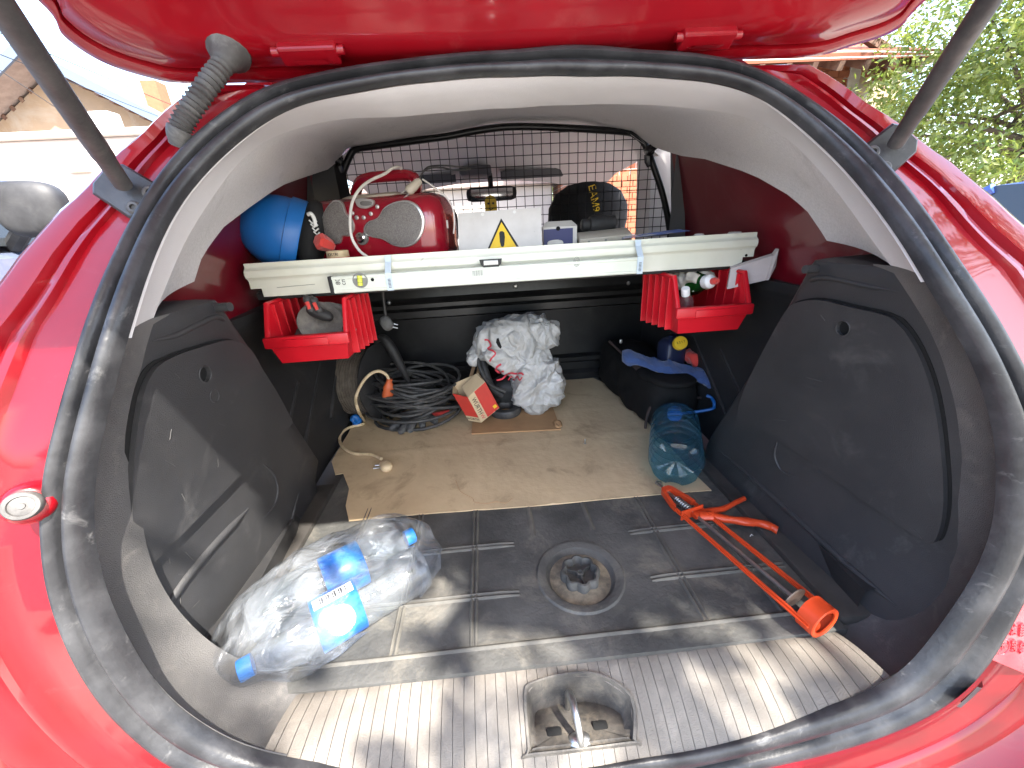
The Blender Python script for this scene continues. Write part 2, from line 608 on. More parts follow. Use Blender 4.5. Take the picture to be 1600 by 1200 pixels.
def polar(pts, sm=2.0):
    p = np.array([list(q) for q in pts], float)
    a = np.arctan2(p[:, 2] - CZ, p[:, 0])
    r = np.hypot(p[:, 2] - CZ, p[:, 0])
    i = np.argsort(a)
    a, r, y = a[i], r[i], p[i, 1]
    aa = np.concatenate([a - 2 * math.pi, a, a + 2 * math.pi])
    R = np.interp(ANG, aa, np.tile(r, 3))
    Y = np.interp(ANG, aa, np.tile(y, 3))
    if sm:
        k = np.exp(-0.5 * (np.arange(-8, 9) / sm) ** 2)
        k /= k.sum()
        R = np.convolve(np.concatenate([R[-8:], R, R[:8]]), k, 'valid')
        Y = np.convolve(np.concatenate([Y[-8:], Y, Y[:8]]), k, 'valid')
    return R, Y


def ring(R, Y, dr=0.0, dy=0.0):
    R = R + dr
    Y = Y + dy
    return [V((R[i] * math.cos(ANG[i]), Y[i], CZ + R[i] * math.sin(ANG[i]))) for i in range(NA)]


gz = lin([-0.062, 0, 0.062, 0.248, 0.434, 0.549, 0.62, 0.682, 0.744, 0.831, 0.93], [0.273, 0.279, 0.288, 0.31, 0.347, 0.397, 0.459, 0.527, 0.577, 0.632, 0.676])
SO_PX = [(806, 81), (712, 86), (619, 97), (500, 116), (437, 128), (390, 147), (353, 175), (312, 203), (278, 240), (250, 275), (225, 309), (203, 360), (183, 400), (162, 437), (144, 497), (125, 553), (109, 606), (94, 666), (78, 719), (73, 772), (73, 836), (79, 900), (94, 952), (120, 1020), (161, 1087), (199, 1129), (240, 1166), (270, 1196),
         (1000, 82), (1112, 89), (1175, 103), (1206, 122), (1253, 153), (1303, 184), (1337, 216), (1372, 247), (1412, 290), (1441, 334), (1469, 380), (1503, 427), (1537, 477), (1569, 533), (1600, 600), (1600, 905), (1562, 990), (1540, 1035), (1525, 1054), (1499, 1080), (1431, 1125), (1337, 1162), (1180, 1200)]
SI_PX = [(806, 116), (681, 123), (556, 141), (500, 150), (437, 169), (390, 200), (344, 237), (306, 275), (266, 322), (241, 372), (230, 400), (212, 447), (194, 509), (175, 575), (159, 637), (147, 681), (137, 735), (133, 772), (131, 825), (146, 919), (176, 990), (225, 1072), (262, 1114), (322, 1155), (375, 1181),
         (925, 116), (1050, 119), (1144, 128), (1206, 153), (1253, 191), (1303, 234), (1350, 281), (1397, 344), (1431, 389), (1450, 427), (1475, 470), (1516, 533), (1544, 592), (1562, 649), (1575, 711), (1574, 750), (1574, 806), (1555, 874), (1517, 941), (1487, 982), (1424, 1061), (1382, 1084), (1262, 1125), (1150, 1159), (1000, 1185)]
SO = polar([surf(*q, gz) for q in SO_PX] + [V((0, 0.271, -0.118)), V((-0.2, 0.274, -0.088)), V((-0.36, 0.279, -0.03)), V((0.59, 0.315, 0.3)), V((0.552, 0.33, 0.38))])
SI = polar([surf(*q, gz) for q in SI_PX] + [V((-0.05, 0.274, -0.05)), V((-0.2, 0.277, -0.037)), V((-0.3, 0.28, 0.0))])
giN = lin([-0.05, 0, 0.1, 0.25, 0.4, 0.5, 0.6, 0.7, 0.78, 0.86], [0.38, 0.38, 0.372, 0.367, 0.392, 0.43, 0.505, 0.605, 0.685, 0.735])
IN_PX = [(262, 430), (285, 372), (320, 320), (360, 262), (400, 222), (469, 197), (619, 184), (712, 175), (806, 169), (900, 164), (987, 163), (1081, 169), (1159, 178), (1206, 194), (1245, 222), (1290, 270), (1330, 320), (1365, 372), (1395, 410),
         (1425, 455), (1464, 518), (1494, 598), (1508, 680), (1513, 740), (1508, 790), (1494, 842), (1464, 902), (1405, 949), (1352, 977), (1315, 990), (1260, 996), (1000, 1028), (800, 1050), (650, 1064), (540, 1075), (430, 1078), (375, 1072), (345, 1061), (322, 1048), (292, 1027), (242, 976), (203, 906), (188, 832), (181, 760), (184, 700), (197, 640), (210, 580), (226, 520)]
IN = polar([surf(*q, giN) for q in IN_PX], 1.6)


def ipt(C, a, dr=0, dy=0):
    """point of a contour at angle a"""
    aa = np.concatenate([ANG, [math.pi]])
    r = np.interp(a, aa, np.concatenate([C[0], C[0][:1]]))
    y = np.interp(a, aa, np.concatenate([C[1], C[1][:1]]))
    return V(((r + dr) * math.cos(a), y + dy, CZ + (r + dr) * math.sin(a)))


# ---- painted body ring round the opening, running on as roof and sides
up = np.clip(np.sin(ANG), 0, 1)
dn = np.clip(-np.sin(ANG), 0, 1)
B = np.interp(np.degrees(np.abs((ANG - math.pi / 2 + math.pi) % (2 * math.pi) - math.pi)), [0, 42, 50, 56, 60, 67, 80, 95, 120, 180], [0.046, 0.048, 0.056, 0.078, 0.097, 0.108, 0.135, 0.165, 0.185, 0.19])
bm = NB()
prof = [(0.0, -0.012, 0.010), (0.0, 0.004, 0.012), (0.30, 0.0, 0.013), (0.46, 0.0, 0.011), (0.50, 0, 0.003), (0.57, 0, 0.003), (0.61, 0, 0.012), (0.66, 0, 0.012), (0.70, 0, 0.001), (0.88, 0, -0.006), (0.97, 0, -0.001), (1.02, 0, 0.012), (1.05, 0, 0.05), (1.09, 0, 0.16)]
topm = np.clip((42 - np.degrees(np.abs(ANG - math.pi / 2))) / 8, 0, 1)
chan = [0, 0, 0.012, 0.02, 0.035, 0.05, 0.065, 0.08, 0.095, 0.105, 0.115, 0.12, 0.12, 0.10]
rings = []
for k, (b, dr, dy) in enumerate(prof):
    wob = 0.003 * np.sin(ANG * 9) * (1 if 3 < k < 9 else 0) * np.clip(np.cos(ANG * 1.0 - math.pi / 2) + 0.2, 0, 1)
    rg = ring(SO[0], SO[1], dr + b * B * (1 - topm * (0.75 if k < 9 else 0.35)) + wob)
    rings.append([V((p.x, max(gz(p.z), SO[1][i]) * (1 - topm[i]) + SO[1][i] * topm[i] + dy + 0.03 * (b > 0.9) * dn[i] + topm[i] * chan[k], p.z)) for i, p in enumerate(rg)])
R_, Y_ = SO[0] + 1.11 * B, SO[1]
for yy, zup in ((0.7, 0.03), (1.05, 0.075), (1.42, 0.105)):
    rr = ring(R_ + 0.13 * min(1, (yy - 0.6) / 0.6), np.maximum(Y_ + 0.18, yy))
    rings.append([V((p.x * (1 + 0.02 * (yy - 0.5)), p.y, p.z + zup * max(0, p.z - 0.5) / 0.4)) for p in rr])
loft(bm, rings)
body = obj('body', bm, M_red, car, auto=50)

# ---- the seal
bm = NB()
tt = [(-0.05, 0.008), (0.0, -0.002), (0.08, -0.011), (0.2, -0.018), (0.32, -0.018), (0.43, -0.010), (0.49, -0.001), (0.53, -0.001), (0.59, -0.009), (0.69, -0.015), (0.82, -0.015), (0.93, -0.010), (1.0, -0.003), (1.05, 0.012)]
rings = []
for t, dy in tt:
    rg = ring(SO[0] * (1 - t) + SI[0] * t, SO[1] * (1 - t) + SI[1] * t)
    rings.append([p + V((0, dy * 0.75 * (1 - 0.3 * dn[i] ** 2), -dy * 0.7 * dn[i] ** 2)) for i, p in enumerate(rg)])
loft(bm, rings)
seal = obj('door_seal', bm, M_seal, car, auto=70)
seal['label'] = 'black rubber door seal with a double lip round the boot opening'
# joint piece of the seal at the lower right
a0 = math.atan2(0.04 - CZ, 0.5)
bm = NB()
loft(bm, [[ipt(SO, a0 + da, 0.004 + 0.0 * t, -0.006 - 0.02 * math.sin(math.pi * min(1, max(0, t)))).lerp(ipt(SI, a0 + da, 0, -0.006 - 0.02 * math.sin(math.pi * min(1, max(0, t)))), t) for t in np.linspace(0.05, 0.5, 7)] for da in np.linspace(-0.03, 0.03, 6)], closed=False)
obj('seal_joint', bm, M_seal, seal)

# ---- upper trim band (light) and lower rim (dark)
AL, AR = RAD(157.5), RAD(22.5)
upi = [i for i in range(NA) if AR - 0.02 <= ANG[i] <= AL + 0.02]
bm = NB()
rows = []
for t, bul in ((-0.02, 0.016), (0.1, 0.004), (0.3, -0.004), (0.55, -0.008), (0.8, -0.006), (0.95, 0.0), (1.0, 0.006)):
    rr = ring(SI[0] * (1 - t) + IN[0] * t, SI[1] * (1 - t) + IN[1] * t, 0, bul)
    rows.append([rr[i] for i in upi])
loft(bm, rows, closed=False)
trim = obj('upper_trim', bm, M_trim, car)

loi_r = [i for i in range(NA) if -0.74 <= ANG[i] <= AR + 0.012]
loi_l = [i for i in range(NA) if ANG[i] >= AL - 0.012] + [i for i in range(NA) if ANG[i] <= -math.pi + 0.76]
for idx in (loi_r, loi_l):
    bm = NB()
    rows = []
    for t, bul in ((-0.03, 0.012), (0.1, -0.001), (0.3, -0.010), (0.55, -0.013), (0.8, -0.010), (0.93, -0.002), (0.985, 0.010), (1.0, 0.03)):
        rr = ring(SI[0] * (1 - t) + IN[0] * t, SI[1] * (1 - t) + IN[1] * t, 0, bul)
        rows.append([rr[i] for i in idx])
    loft(bm, rows, closed=False)
    obj('rim_trim', bm, M_rim, car)

# ---- headliner: from the trim crease to the cage and down to the arched edge of the sides
A_pts = [PX(295, 467, -0.505), PX(316, 400, -0.50), PX(348, 356, -0.495), PX(390, 324, -0.49), PX(437, 291, -0.485), PX(475, 277, -0.485), PX(512, 265, -0.49), V((-0.50, 1.42, 0.835)), V((-0.455, 1.42, 0.875)), PY(700, 206, 1.45), PY(780, 190, 1.45), PY(900, 190, 1.45), V((0.455, 1.44, 0.885)), V((0.52, 1.42, 0.835)),
         PX(1060, 243, 0.515), PX(1100, 248, 0.505), PX(1175, 272, 0.495), PX(1234, 306, 0.495), PX(1262, 331, 0.50), PX(1290, 372, 0.505), PX(1303, 402, 0.508)]
ap = np.array([list(p) for p in A_pts])
ah = np.arctan2(ap[:, 2] - CZ, ap[:, 0])
o_ = np.argsort(ah)
ah, ap = ah[o_], ap[o_]


def Apt(a):
    return V([float(np.interp(a, ah, ap[:, k])) for k in range(3)])


bm = NB()
rows = [[] for _ in range(9)]
for i in upi:
    a = ANG[i]
    c = ipt(IN, a, 0, 0.004)
    e = Apt(a)
    for k in range(9):
        t = k / 8
        p = c.lerp(e, t)
        lift = math.sin(math.pi * t) * (0.035 * max(0, math.sin(a)) ** 3)
        out = math.sin(math.pi * t) * 0.012 * abs(math.cos(a))
        rows[k].append(p + V((math.copysign(out, math.cos(a)), 0, lift)))
rows.append([p + V((math.copysign(0.02, p.x), 0.004, 0.012)) for p in rows[-1]])
loft(bm, rows, closed=False)
liner = obj('headliner', bm, M_liner, car)
# fine seam between pillar cover and headliner
for pts in ([(1259, 194), (1252, 210), (1253, 236), (1248, 268), (1231, 303)], [(331, 247), (338, 262), (330, 290), (335, 325), (348, 356)]):
    pass

# ---- inner painted sides, pillars, lower side lining
for s in (-1, 1):
    bm = NB()
    rows = []
    for z, x, y0 in ((0.47, 0.615, 0.56), (0.55, 0.612, 0.60), (0.7, 0.575, 0.72), (0.82, 0.545, 0.92), (0.93, 0.51, 1.05)):
        rows.append([(s * (x - 0.06 * (1 - t) ** 2), y0 + (1.34 - y0) * t, z) for t in (0, 0.25, 0.5, 0.75, 1)])
    loft(bm, rows, closed=False)
    obj('inner_side_panel', bm, M_redin, car, label='dark red painted inside of the blanked rear side')
    bm = NB()
    prof = [(0.50, -0.01), (0.503, 0.05), (0.535, 0.055), (0.57, 0.10), (0.575, 0.28), (0.60, 0.32), (0.605, 0.40), (0.585, 0.44), (0.57, 0.455), (0.575, 0.475), (0.61, 0.48)]
    loft(bm, [[(s * (x + max(0, (0.575 - x)) * k), y, z) for y, k in ((0.40, 0), (0.7, 0.3), (0.9, 0.95), (1.0, 1), (1.3, 1), (1.56, 1))] for x, z in prof], closed=False)
    sl = obj('side_lining', bm, M_dark, car)
    for (y0, z0, y1, z1) in ((0.75, 0.10, 0.98, 0.27), (0.9, 0.10, 1.13, 0.27), (1.1, 0.10, 1.3, 0.27)):
        b = NB()
        tube(b, [V((s * 0.572, y0, z0)), V((s * 0.576, (y0 + y1) / 2, (z0 + z1) / 2)), V((s * 0.577, y1, z1))], 0.006, 8)
        obj('rib', b, M_dark, sl)
    # kick strip along the floor
    bm = NB()
    x0, x1 = (-0.59, -0.50) if s < 0 else (0.462, 0.545)
    box(bm, (x0, 0.385, -0.005), (x1, 0.88, 0.016), bev=0.006)
    obj('kick_strip', bm, M_kick, car)
    # pillar with grey cloth cover
    bm = NB()
    loft(bm, [[(s * 0.545, 1.30, z), (s * (0.62 - (z - 0.4) * 0.12), 1.30, z), (s * (0.64 - (z - 0.4) * 0.12), 1.44, z)] for z in (0.482, 0.6, 0.75, 0.9)], closed=False)
    bm2 = NB()
    obj('pillar_cover', bm, M_greypan, car, smooth=False)
    bm2.free()
    bm = NB()
    loft(bm, [[(s * (0.555 - (z - 0.4) * 0.04), 1.47, z), (s * (0.555 - (z - 0.4) * 0.04), 1.60, z), (s * (0.70 - (z - 0.4) * 0.2), 1.60, z), (s * (0.70 - (z - 0.4) * 0.2), 1.47, z)] for z in (0.5, 0.62, 0.8, 0.93)], closed=True)
    obj('centre_pillar', bm, M_trim, car)

# ---- floor, partition
bm = NB()
box(bm, (-0.62, 0.392, -0.09), (0.62, 1.56, -0.03), bev=0.004)
obj('boot_floor', bm, M_dark, car)
bm = NB()
prof = [(1.50, -0.02), (1.50, 0.03), (1.515, 0.045), (1.515, 0.075), (1.505, 0.085), (1.505, 0.10), (1.53, 0.11), (1.535, 0.20), (1.53, 0.30), (1.505, 0.31), (1.505, 0.335), (1.52, 0.345), (1.52, 0.36), (1.50, 0.37), (1.485, 0.39), (1.49, 0.42), (1.52, 0.44), (1.53, 0.5), (1.53, 0.53)]
loft(bm, [[(x, y, z) for x in (-0.66, -0.3, 0, 0.3, 0.66)] for y, z in prof], closed=False)
part = obj('partition_panel', bm, M_black, car, auto=30)
for px, py in ((607, 474), (806, 448), (983, 443)):
    b = NB()
    p = PY(px, py, 1.478)
    lathe(b, [(0, 0), (0.007, 0.0), (0.008, 0.004), (0.005, 0.008), (0, 0.009)], axmat(p + V((0, 0.012, 0)), (0, -1, 0)), 12)
    obj('bolt', b, M_steel, part)

# ---- wire cage above the partition
CY = 1.44
cage_px = [(500, 420), (508, 380), (516, 340), (525, 305), (536, 270), (547, 243), (556, 233), (580, 229), (640, 221), (700, 213), (735, 206), (775, 200), (810, 198), (860, 199), (920, 202), (975, 206), (992, 210), (1004, 220), (1012, 236), (1024, 268), (1036, 306), (1044, 345), (1048, 385), (1050, 430)]
cpts = spline([PY(*q, CY) for q in cage_px], 4)
bm = NB()
tube(bm, cpts, 0.0105, 10)
cage = obj('partition_cage', bm, M_black, car, label='black welded wire cage with tubular frame between boot and cabin')
poly = [(p.x, p.z) for p in cpts]
x = -0.66
while x < 0.70:
    zs = [z for z in np.arange(0.44, 0.95, 0.004) if inpoly(x, z, poly)]
    if zs and max(zs) - min(zs) > 0.02:
        b = NB()
        tube(b, [V((x, CY, min(zs) - 0.004)), V((x, CY, max(zs) + 0.006))], 0.0013, 5)
        obj('wire', b, M_black, cage)
    x += 0.0302
z = 0.47
while z < 0.93:
    xs = [x for x in np.arange(-0.7, 0.72, 0.005) if inpoly(x, z, poly)]
    if xs:
        b = NB()
        tube(b, [V((min(xs) - 0.006, CY + 0.0026, z)), V((max(xs) + 0.006, CY + 0.0026, z))], 0.0013, 5)
        obj('wire', b, M_black, cage)
    z += 0.0302
for (px, py) in ((528, 252), (1013, 236)):
    s = -1 if px < 800 else 1
    p = PY(px, py, CY - 0.01)
    b = NB()
    lathe(b, [(0, 0), (0.016, 0.0), (0.018, 0.006), (0.017, 0.016), (0.010, 0.020), (0.006, 0.032), (0, 0.033)], axmat(p, (0, -1, 0)), 8)
    tube(b, [p + V((0, -0.006, 0)), p + V((0.022 * s, -0.012, 0.012)), p + V((0.045 * s, -0.01, 0.016))], [0.011, 0.009, 0.005], 8)
    tube(b, [p + V((0, 0, -0.01)), p + V((0.002 * s, 0, -0.03)), p + V((0.008 * s, 0, -0.045))], [0.014, 0.013, 0.009], 8)
    obj('bracket', b, M_black, cage)
# straps hanging beside the left bracket
b = NB()
tube(b, spline([PY(514, 262, 1.40), PY(511, 280, 1.40), PY(513, 300, 1.40), PY(519, 308, 1.40)]), 0.0015, 6)
obj('cord', b, M_wcable, cage)
bm = NB()
loft(bm, [[V((-0.60, 1.36, z)), V((-0.505, 1.405, z)), V((-0.48, 1.435, z))] for z in (0.5, 0.7, 0.86)], closed=False)
obj('side_mounting', bm, M_black, car, smooth=False)

# ---- sill plate with its grooves and the latch tray
XS0, XS1 = -0.385, 0.445


def sill_pt(x, v):
    # v = 0 at the seal, 1 at the mat
    def at(C):
        pts = [(C[0][i] * math.cos(ANG[i]), C[1][i], CZ + C[0][i] * math.sin(ANG[i])) for i in range(NA) if math.sin(ANG[i]) < -0.35]
        return pts
    a, b = sill_pt.A, sill_pt.B
    ya, za = np.interp(x, a[0], a[1]), np.interp(x, a[0], a[2])
    yb, zb = np.interp(x, b[0], b[1]), np.interp(x, b[0], b[2])
    zb = min(zb, 0.004 + 0.3 * max(0, zb))
    k = v
    z = za + (zb - za) * (min(1, k) ** 0.8)
    return V((x, ya + (yb - ya) * v - 0.004 * (v < 0.02), z - 0.003 + 0.006 * math.sin(math.pi * min(1, max(0, v))) - 0.006 * max(0, v - 0.96) / 0.1))


def under(C):
    pts = sorted([(C[0][i] * math.cos(ANG[i]), C[1][i], CZ + C[0][i] * math.sin(ANG[i])) for i in range(NA) if math.sin(ANG[i]) < -0.45])
    p = np.array(pts)
    return p[:, 0], p[:, 1], p[:, 2]


sill_pt.A = under(SI)
sill_pt.B = (np.array([-0.5, 0.5]), np.array([0.379, 0.379]), np.array([0.003, 0.003]))
# latch opening in (x, v)
LP = [(822, 1088), (836, 1070), (885, 1057), (935, 1057), (985, 1092), (990, 1158), (985, 1163), (832, 1180), (828, 1172)]


def xv(px, py):
    best = None
    for v in np.linspace(0.02, 1, 99):
        # find x so that projection matches
        x = PZ(px, py, -0.02).x
        for _ in range(3):
            p = sill_pt(x, v)
            q = PZ(px, py, p.z)
            x = q.x
        e = abs(sill_pt(x, v).y - q.y)
        if best is None or e < best[0]:
            best = (e, x, v)
    return best[1], best[2]


LXV = [xv(*q) for q in LP]
KX = 0.11    # metres per unit v, so that the sheet is even
bm = NB()
sheet(bm, [(XS0, 0), (XS1, 0), (XS1, KX * 1.08), (XS0, KX * 1.08)], lambda u, v: sill_pt(u, v / KX), 0.012, holes=[[(x, v * KX) for x, v in LXV]])
M_sill = mat('sill_plastic', (0.15, 0.132, 0.112), 0.62, base2=(0.20, 0.18, 0.155), nscale=12, dust=(0.36, 0.32, 0.27), dscale=24, dlo=0.5, dhi=0.8, damt=0.5, bscale=700, bstr=0.5, dist=0.003)
# fine moulded lines along y
nt = M_sill.node_tree
tc = nt.nodes.new('ShaderNodeTexCoord')
sp = nt.nodes.new('ShaderNodeSeparateXYZ')
nt.links.new(tc.outputs['Object'], sp.inputs[0])
m1 = nt.nodes.new('ShaderNodeMath')
m1.operation = 'PINGPONG'
m1.inputs[1].default_value = 0.0078
nt.links.new(sp.outputs[0], m1.inputs[0])
m2 = nt.nodes.new('ShaderNodeMapRange')
m2.inputs[1].default_value, m2.inputs[2].default_value = 0.0, 0.0005
nt.links.new(m1.outputs[0], m2.inputs[0])
b2 = nt.nodes.new('ShaderNodeBump')
b2.inputs['Strength'].default_value = 0.9
b2.inputs['Distance'].default_value = 0.004
nt.links.new(m2.outputs[0], b2.inputs['Height'])
pb = nt.nodes['Principled BSDF']
old = pb.inputs['Normal'].links[0].from_socket
nt.links.new(old, b2.inputs['Normal'])
nt.links.new(b2.outputs[0], pb.inputs['Normal'])
oc = pb.inputs['Base Color'].links[0].from_socket
mm = nt.nodes.new('ShaderNodeMix')
mm.data_type = 'RGBA'
mm.inputs[6].default_value = (0.07, 0.062, 0.055, 1)
nt.links.new(m2.outputs[0], mm.inputs[0])
nt.links.new(oc, mm.inputs[7])
nt.links.new(mm.outputs[2], pb.inputs['Base Color'])
sill = obj('sill_plate', bm, M_sill, car)
# tray
cx = sum(p[0] for p in LXV) / len(LXV)
cv = sum(p[1] for p in LXV) / len(LXV)
rimp = [sill_pt(x, v) for x, v in LXV]
rim = spline(rimp, 3, True)
ctr = sum(rim, V()) / len(rim)
rings = [[ctr + (p - ctr) * 1.06 + V((0, 0, 0.0005)) for p in rim], [ctr + (p - ctr) * 1.04 + V((0, 0, 0.005)) for p in rim], [ctr + (p - ctr) * 0.99 + V((0, 0, 0.005)) for p in rim],
         [ctr + (p - ctr) * 0.95 + V((0, 0, -0.004)) for p in rim]]
low = []
for p in rim:
    q = ctr + (p - ctr) * 0.84
    t = (p.y - min(r.y for r in rim)) / (max(r.y for r in rim) - min(r.y for r in rim))
    q.z = ctr.z - 0.012 - 0.026 * t
    low.append(q)
rings.append(low)
rings.append([sum(low, V()) / len(low) + (p - sum(low, V()) / len(low)) * 0.5 for p in low])
bm = NB()
loft(bm, rings, cap1=True)
M_tray = mat('dirty_tray_plastic', (0.055, 0.05, 0.045), 0.6, base2=(0.14, 0.125, 0.105), nscale=22, dust=(0.24, 0.20, 0.15), dscale=40, dlo=0.5, dhi=0.75, damt=0.6, bscale=300, bstr=0.3)
tray = obj('latch_tray', bm, M_tray, car)


def trayz(x, y):
    t = (y - min(r.y for r in rim)) / (max(r.y for r in rim) - min(r.y for r in rim))
    return ctr.z - 0.012 - 0.026 * t


for (px, py) in ((866, 1145), (938, 1135)):
    q = PZ(px, py, ctr.z - 0.02)
    b = NB()
    box(b, (q.x - 0.011, q.y - 0.007, trayz(q.x, q.y) - 0.004), (q.x + 0.011, q.y + 0.007, trayz(q.x, q.y) + 0.003), bev=0.003)
    obj('slot', b, M_void, tray)
q0 = PZ(905, 1158, ctr.z - 0.014)
q1 = PZ(893, 1120, ctr.z - 0.03)
b = NB()
tube(b, spline([q0 + V((0.002, -0.004, -0.01)), q0 + V((0.001, 0, 0.012)), q0.lerp(q1, 0.4) + V((0, 0, 0.034)), q0.lerp(q1, 0.8) + V((0, 0.004, 0.042)), q1 + V((-0.002, 0.012, 0.034)), q1 + V((-0.002, 0.014, 0.0)), q1 + V((0, 0.014, -0.02))], 6), 0.0052, 12)
obj('striker', b, M_steel, tray)
b = NB()
lathe(b, [(0.012, -0.01), (0.013, 0.004), (0.010, 0.008), (0.006, 0.0095)], axmat(q0 + V((0.001, 0.002, -0.006)), (0, -0.15, 1)), 16, fn=lambda a, z: 1 + 0.25 * math.cos(2 * a))
obj('striker_base', b, M_steel, tray)

# ---- black side panels
def pan_row(s, z, n=10):
    # rear end on the rim, front end on the leaning front edge
    best = None
    for i in range(NA):
        if s * math.cos(ANG[i]) > 0.4:
            zz = CZ + IN[0][i] * math.sin(ANG[i])
            if best is None or abs(zz - z) < best[0]:
                best = (abs(zz - z), i)
    i = best[1]
    xs = [(CZ + IN[0][j] * math.sin(ANG[j]), IN[0][j] * abs(math.cos(ANG[j])), IN[1][j]) for j in range(NA) if s * math.cos(ANG[j]) > 0.4]
    xs.sort()
    a = np.array(xs)
    rx, ry = np.interp(max(z, 0.13), a[:, 0], a[:, 1]), np.interp(z, a[:, 0], a[:, 2])
    rx = min(rx, np.interp(z, [0, 0.13], [0.505, 0.56]))
    ex_ = 0.045 * max(0, 1 - z / 0.42) if s < 0 else 0.0
    rx += ex_
    t = (z - 0.06) / (0.545 - 0.06)
    fx = np.interp(t, [0, 0.5, 0.86, 1], [0.492, 0.478, 0.455, 0.446])
    fx += ex_
    fy = np.interp(t, [0, 1], [0.90 if s < 0 else 0.85, 0.588])
    if t < 0:
        fy = 0.85 - t * 0.05
    out = []
    for k in range(n):
        u = k / (n - 1)
        out.append(V((s * (rx + (fx - rx) * u ** 0.8 - 0.006 * math.sin(math.pi * u)), ry + 0.006 + (fy - ry - 0.006) * u, z)))
    return out


PAN = {}
for s in (-1, 1):
    rows = []
    for z in (-0.005, 0.02, 0.05, 0.09, 0.14, 0.19, 0.24, 0.29, 0.34, 0.39, 0.43, 0.46, 0.49, 0.51, 0.525, 0.538):
        r = pan_row(s, z)
        f = r[-1]
        e0 = r[0] + (r[0] - r[1]).normalized() * 0.05
        r = [e0] + r[:-1] + [f + V((0, -0.006, 0)), f + V((s * 0.006, 0.003, 0)), f + V((s * 0.03, 0.006, 0)), V((s * 0.59, f.y + 0.012, z))]
        rows.append(r)
    top = rows[-1]
    rows.append([p + V((s * 0.004, 0, 0.007)) for p in top])
    rows.append([p + V((s * 0.03, 0, 0.009)) for p in top])
    rows.append([V((s * 0.60, p.y, 0.549)) for p in top])
    bm = NB()
    loft(bm, rows, closed=False)
    bm.normal_update()
    bvh = BVHTree.FromBMesh(bm)
    PAN[s] = (bvh, obj('side_panel', bm, M_panel, car, auto=55))


def onpan(s, px, py, off=0.0):
    bvh = PAN[s][0]
    d = ray(px, py).normalized()
    loc, nor, idx, dist = bvh.ray_cast(CAM, d)
    if loc is None:
        loc, nor, idx, dist = bvh.find_nearest(PX(px, py, s * 0.48))
    if nor.dot(d) > 0:
        nor = -nor
    return loc + nor * off


def panel_plate(s, outline, off, thick, mt, name, parent, step=14, holes=(), bev=0):
    bm = NB()
    sheet(bm, outline, lambda u, v: onpan(s, u, v, off), step, holes=holes, thick=V((s * thick, 0, 0)))
    return obj(name, bm, mt, parent, auto=50)


def smo(pts, n=4):
    return [(p.x, p.y) for p in spline([V((a, b, 0)) for a, b in pts], n, True)]


def circ(cx, cy, rx, ry, n=16, a0=0):
    return [(cx + rx * math.cos(2 * math.pi * k / n + a0), cy + ry * math.sin(2 * math.pi * k / n + a0)) for k in range(n)]


DR = [(1240, 478), (1260, 469), (1290, 467), (1340, 478), (1385, 488), (1405, 498), (1425, 522), (1445, 560), (1460, 604), (1470, 655), (1476, 710), (1479, 760), (1477, 805), (1468, 838), (1457, 845), (1440, 838), (1380, 798), (1320, 755), (1260, 711), (1210, 680), (1166, 657), (1157, 642), (1170, 602), (1195, 552), (1220, 507)]
DL = [(207, 893), (201, 850), (197, 780), (201, 700), (208, 645), (218, 602), (236, 572), (270, 553), (310, 540), (345, 531), (366, 534), (385, 547), (402, 575), (425, 610), (446, 648), (450, 662), (430, 682), (380, 730), (330, 780), (280, 830), (240, 870), (215, 893)]
HOLE = {1: circ(1324, 510, 11, 12), -1: circ(311, 583, 9.5, 13)}
for s, out in ((1, DR), (-1, DL)):
    po = PAN[s][1]
    o2 = smo(out, 3)
    c = (sum(p[0] for p in out) / len(out), sum(p[1] for p in out) / len(out))
    # dark joint round the cover
    gap = [(c[0] + (p[0] - c[0]) * 1.025 + (8 if s > 0 else -8) * (0.6 if abs(p[0] - c[0]) > 60 and (p[0] - c[0]) * s > 0 else 0.15), c[1] + (p[1] - c[1]) * 1.005 - 1) for p in o2]
    panel_plate(s, gap, 0.0012, 0.001, M_void, 'cover_joint', po, 16)
    dr = panel_plate(s, o2, 0.008, 0.0065, M_panel, 'storage_cover', po, 14, holes=[HOLE[s]])
    panel_plate(s, [(p[0], p[1]) for p in circ(*((1324, 510) if s > 0 else (311, 583)), 14, 15)], 0.0022, 0.0005, M_void, 'lock_hole', po, 6)
    # raised line round the hole
    pts = [onpan(s, *q, 0.0082) for q in HOLE[s]]
    b = NB()
    tube(b, pts, 0.0009, 6, closed=True)
    obj('hole_edge', b, M_panel, dr)

# moulded ribs, finger holds and pins of the panels
def panel_rib(s, pts, r, name='rib', mt=None):
    b = NB()
    P = spline([onpan(s, *q, -r * 0.25) for q in pts], 6)
    n = len(P)
    tube(b, P, [r * (0.35 + 0.65 * min(1, 6 * min(i, n - 1 - i) / n)) for i in range(n)], 10)
    return obj(name, b, mt or M_panel, PAN[s][1])


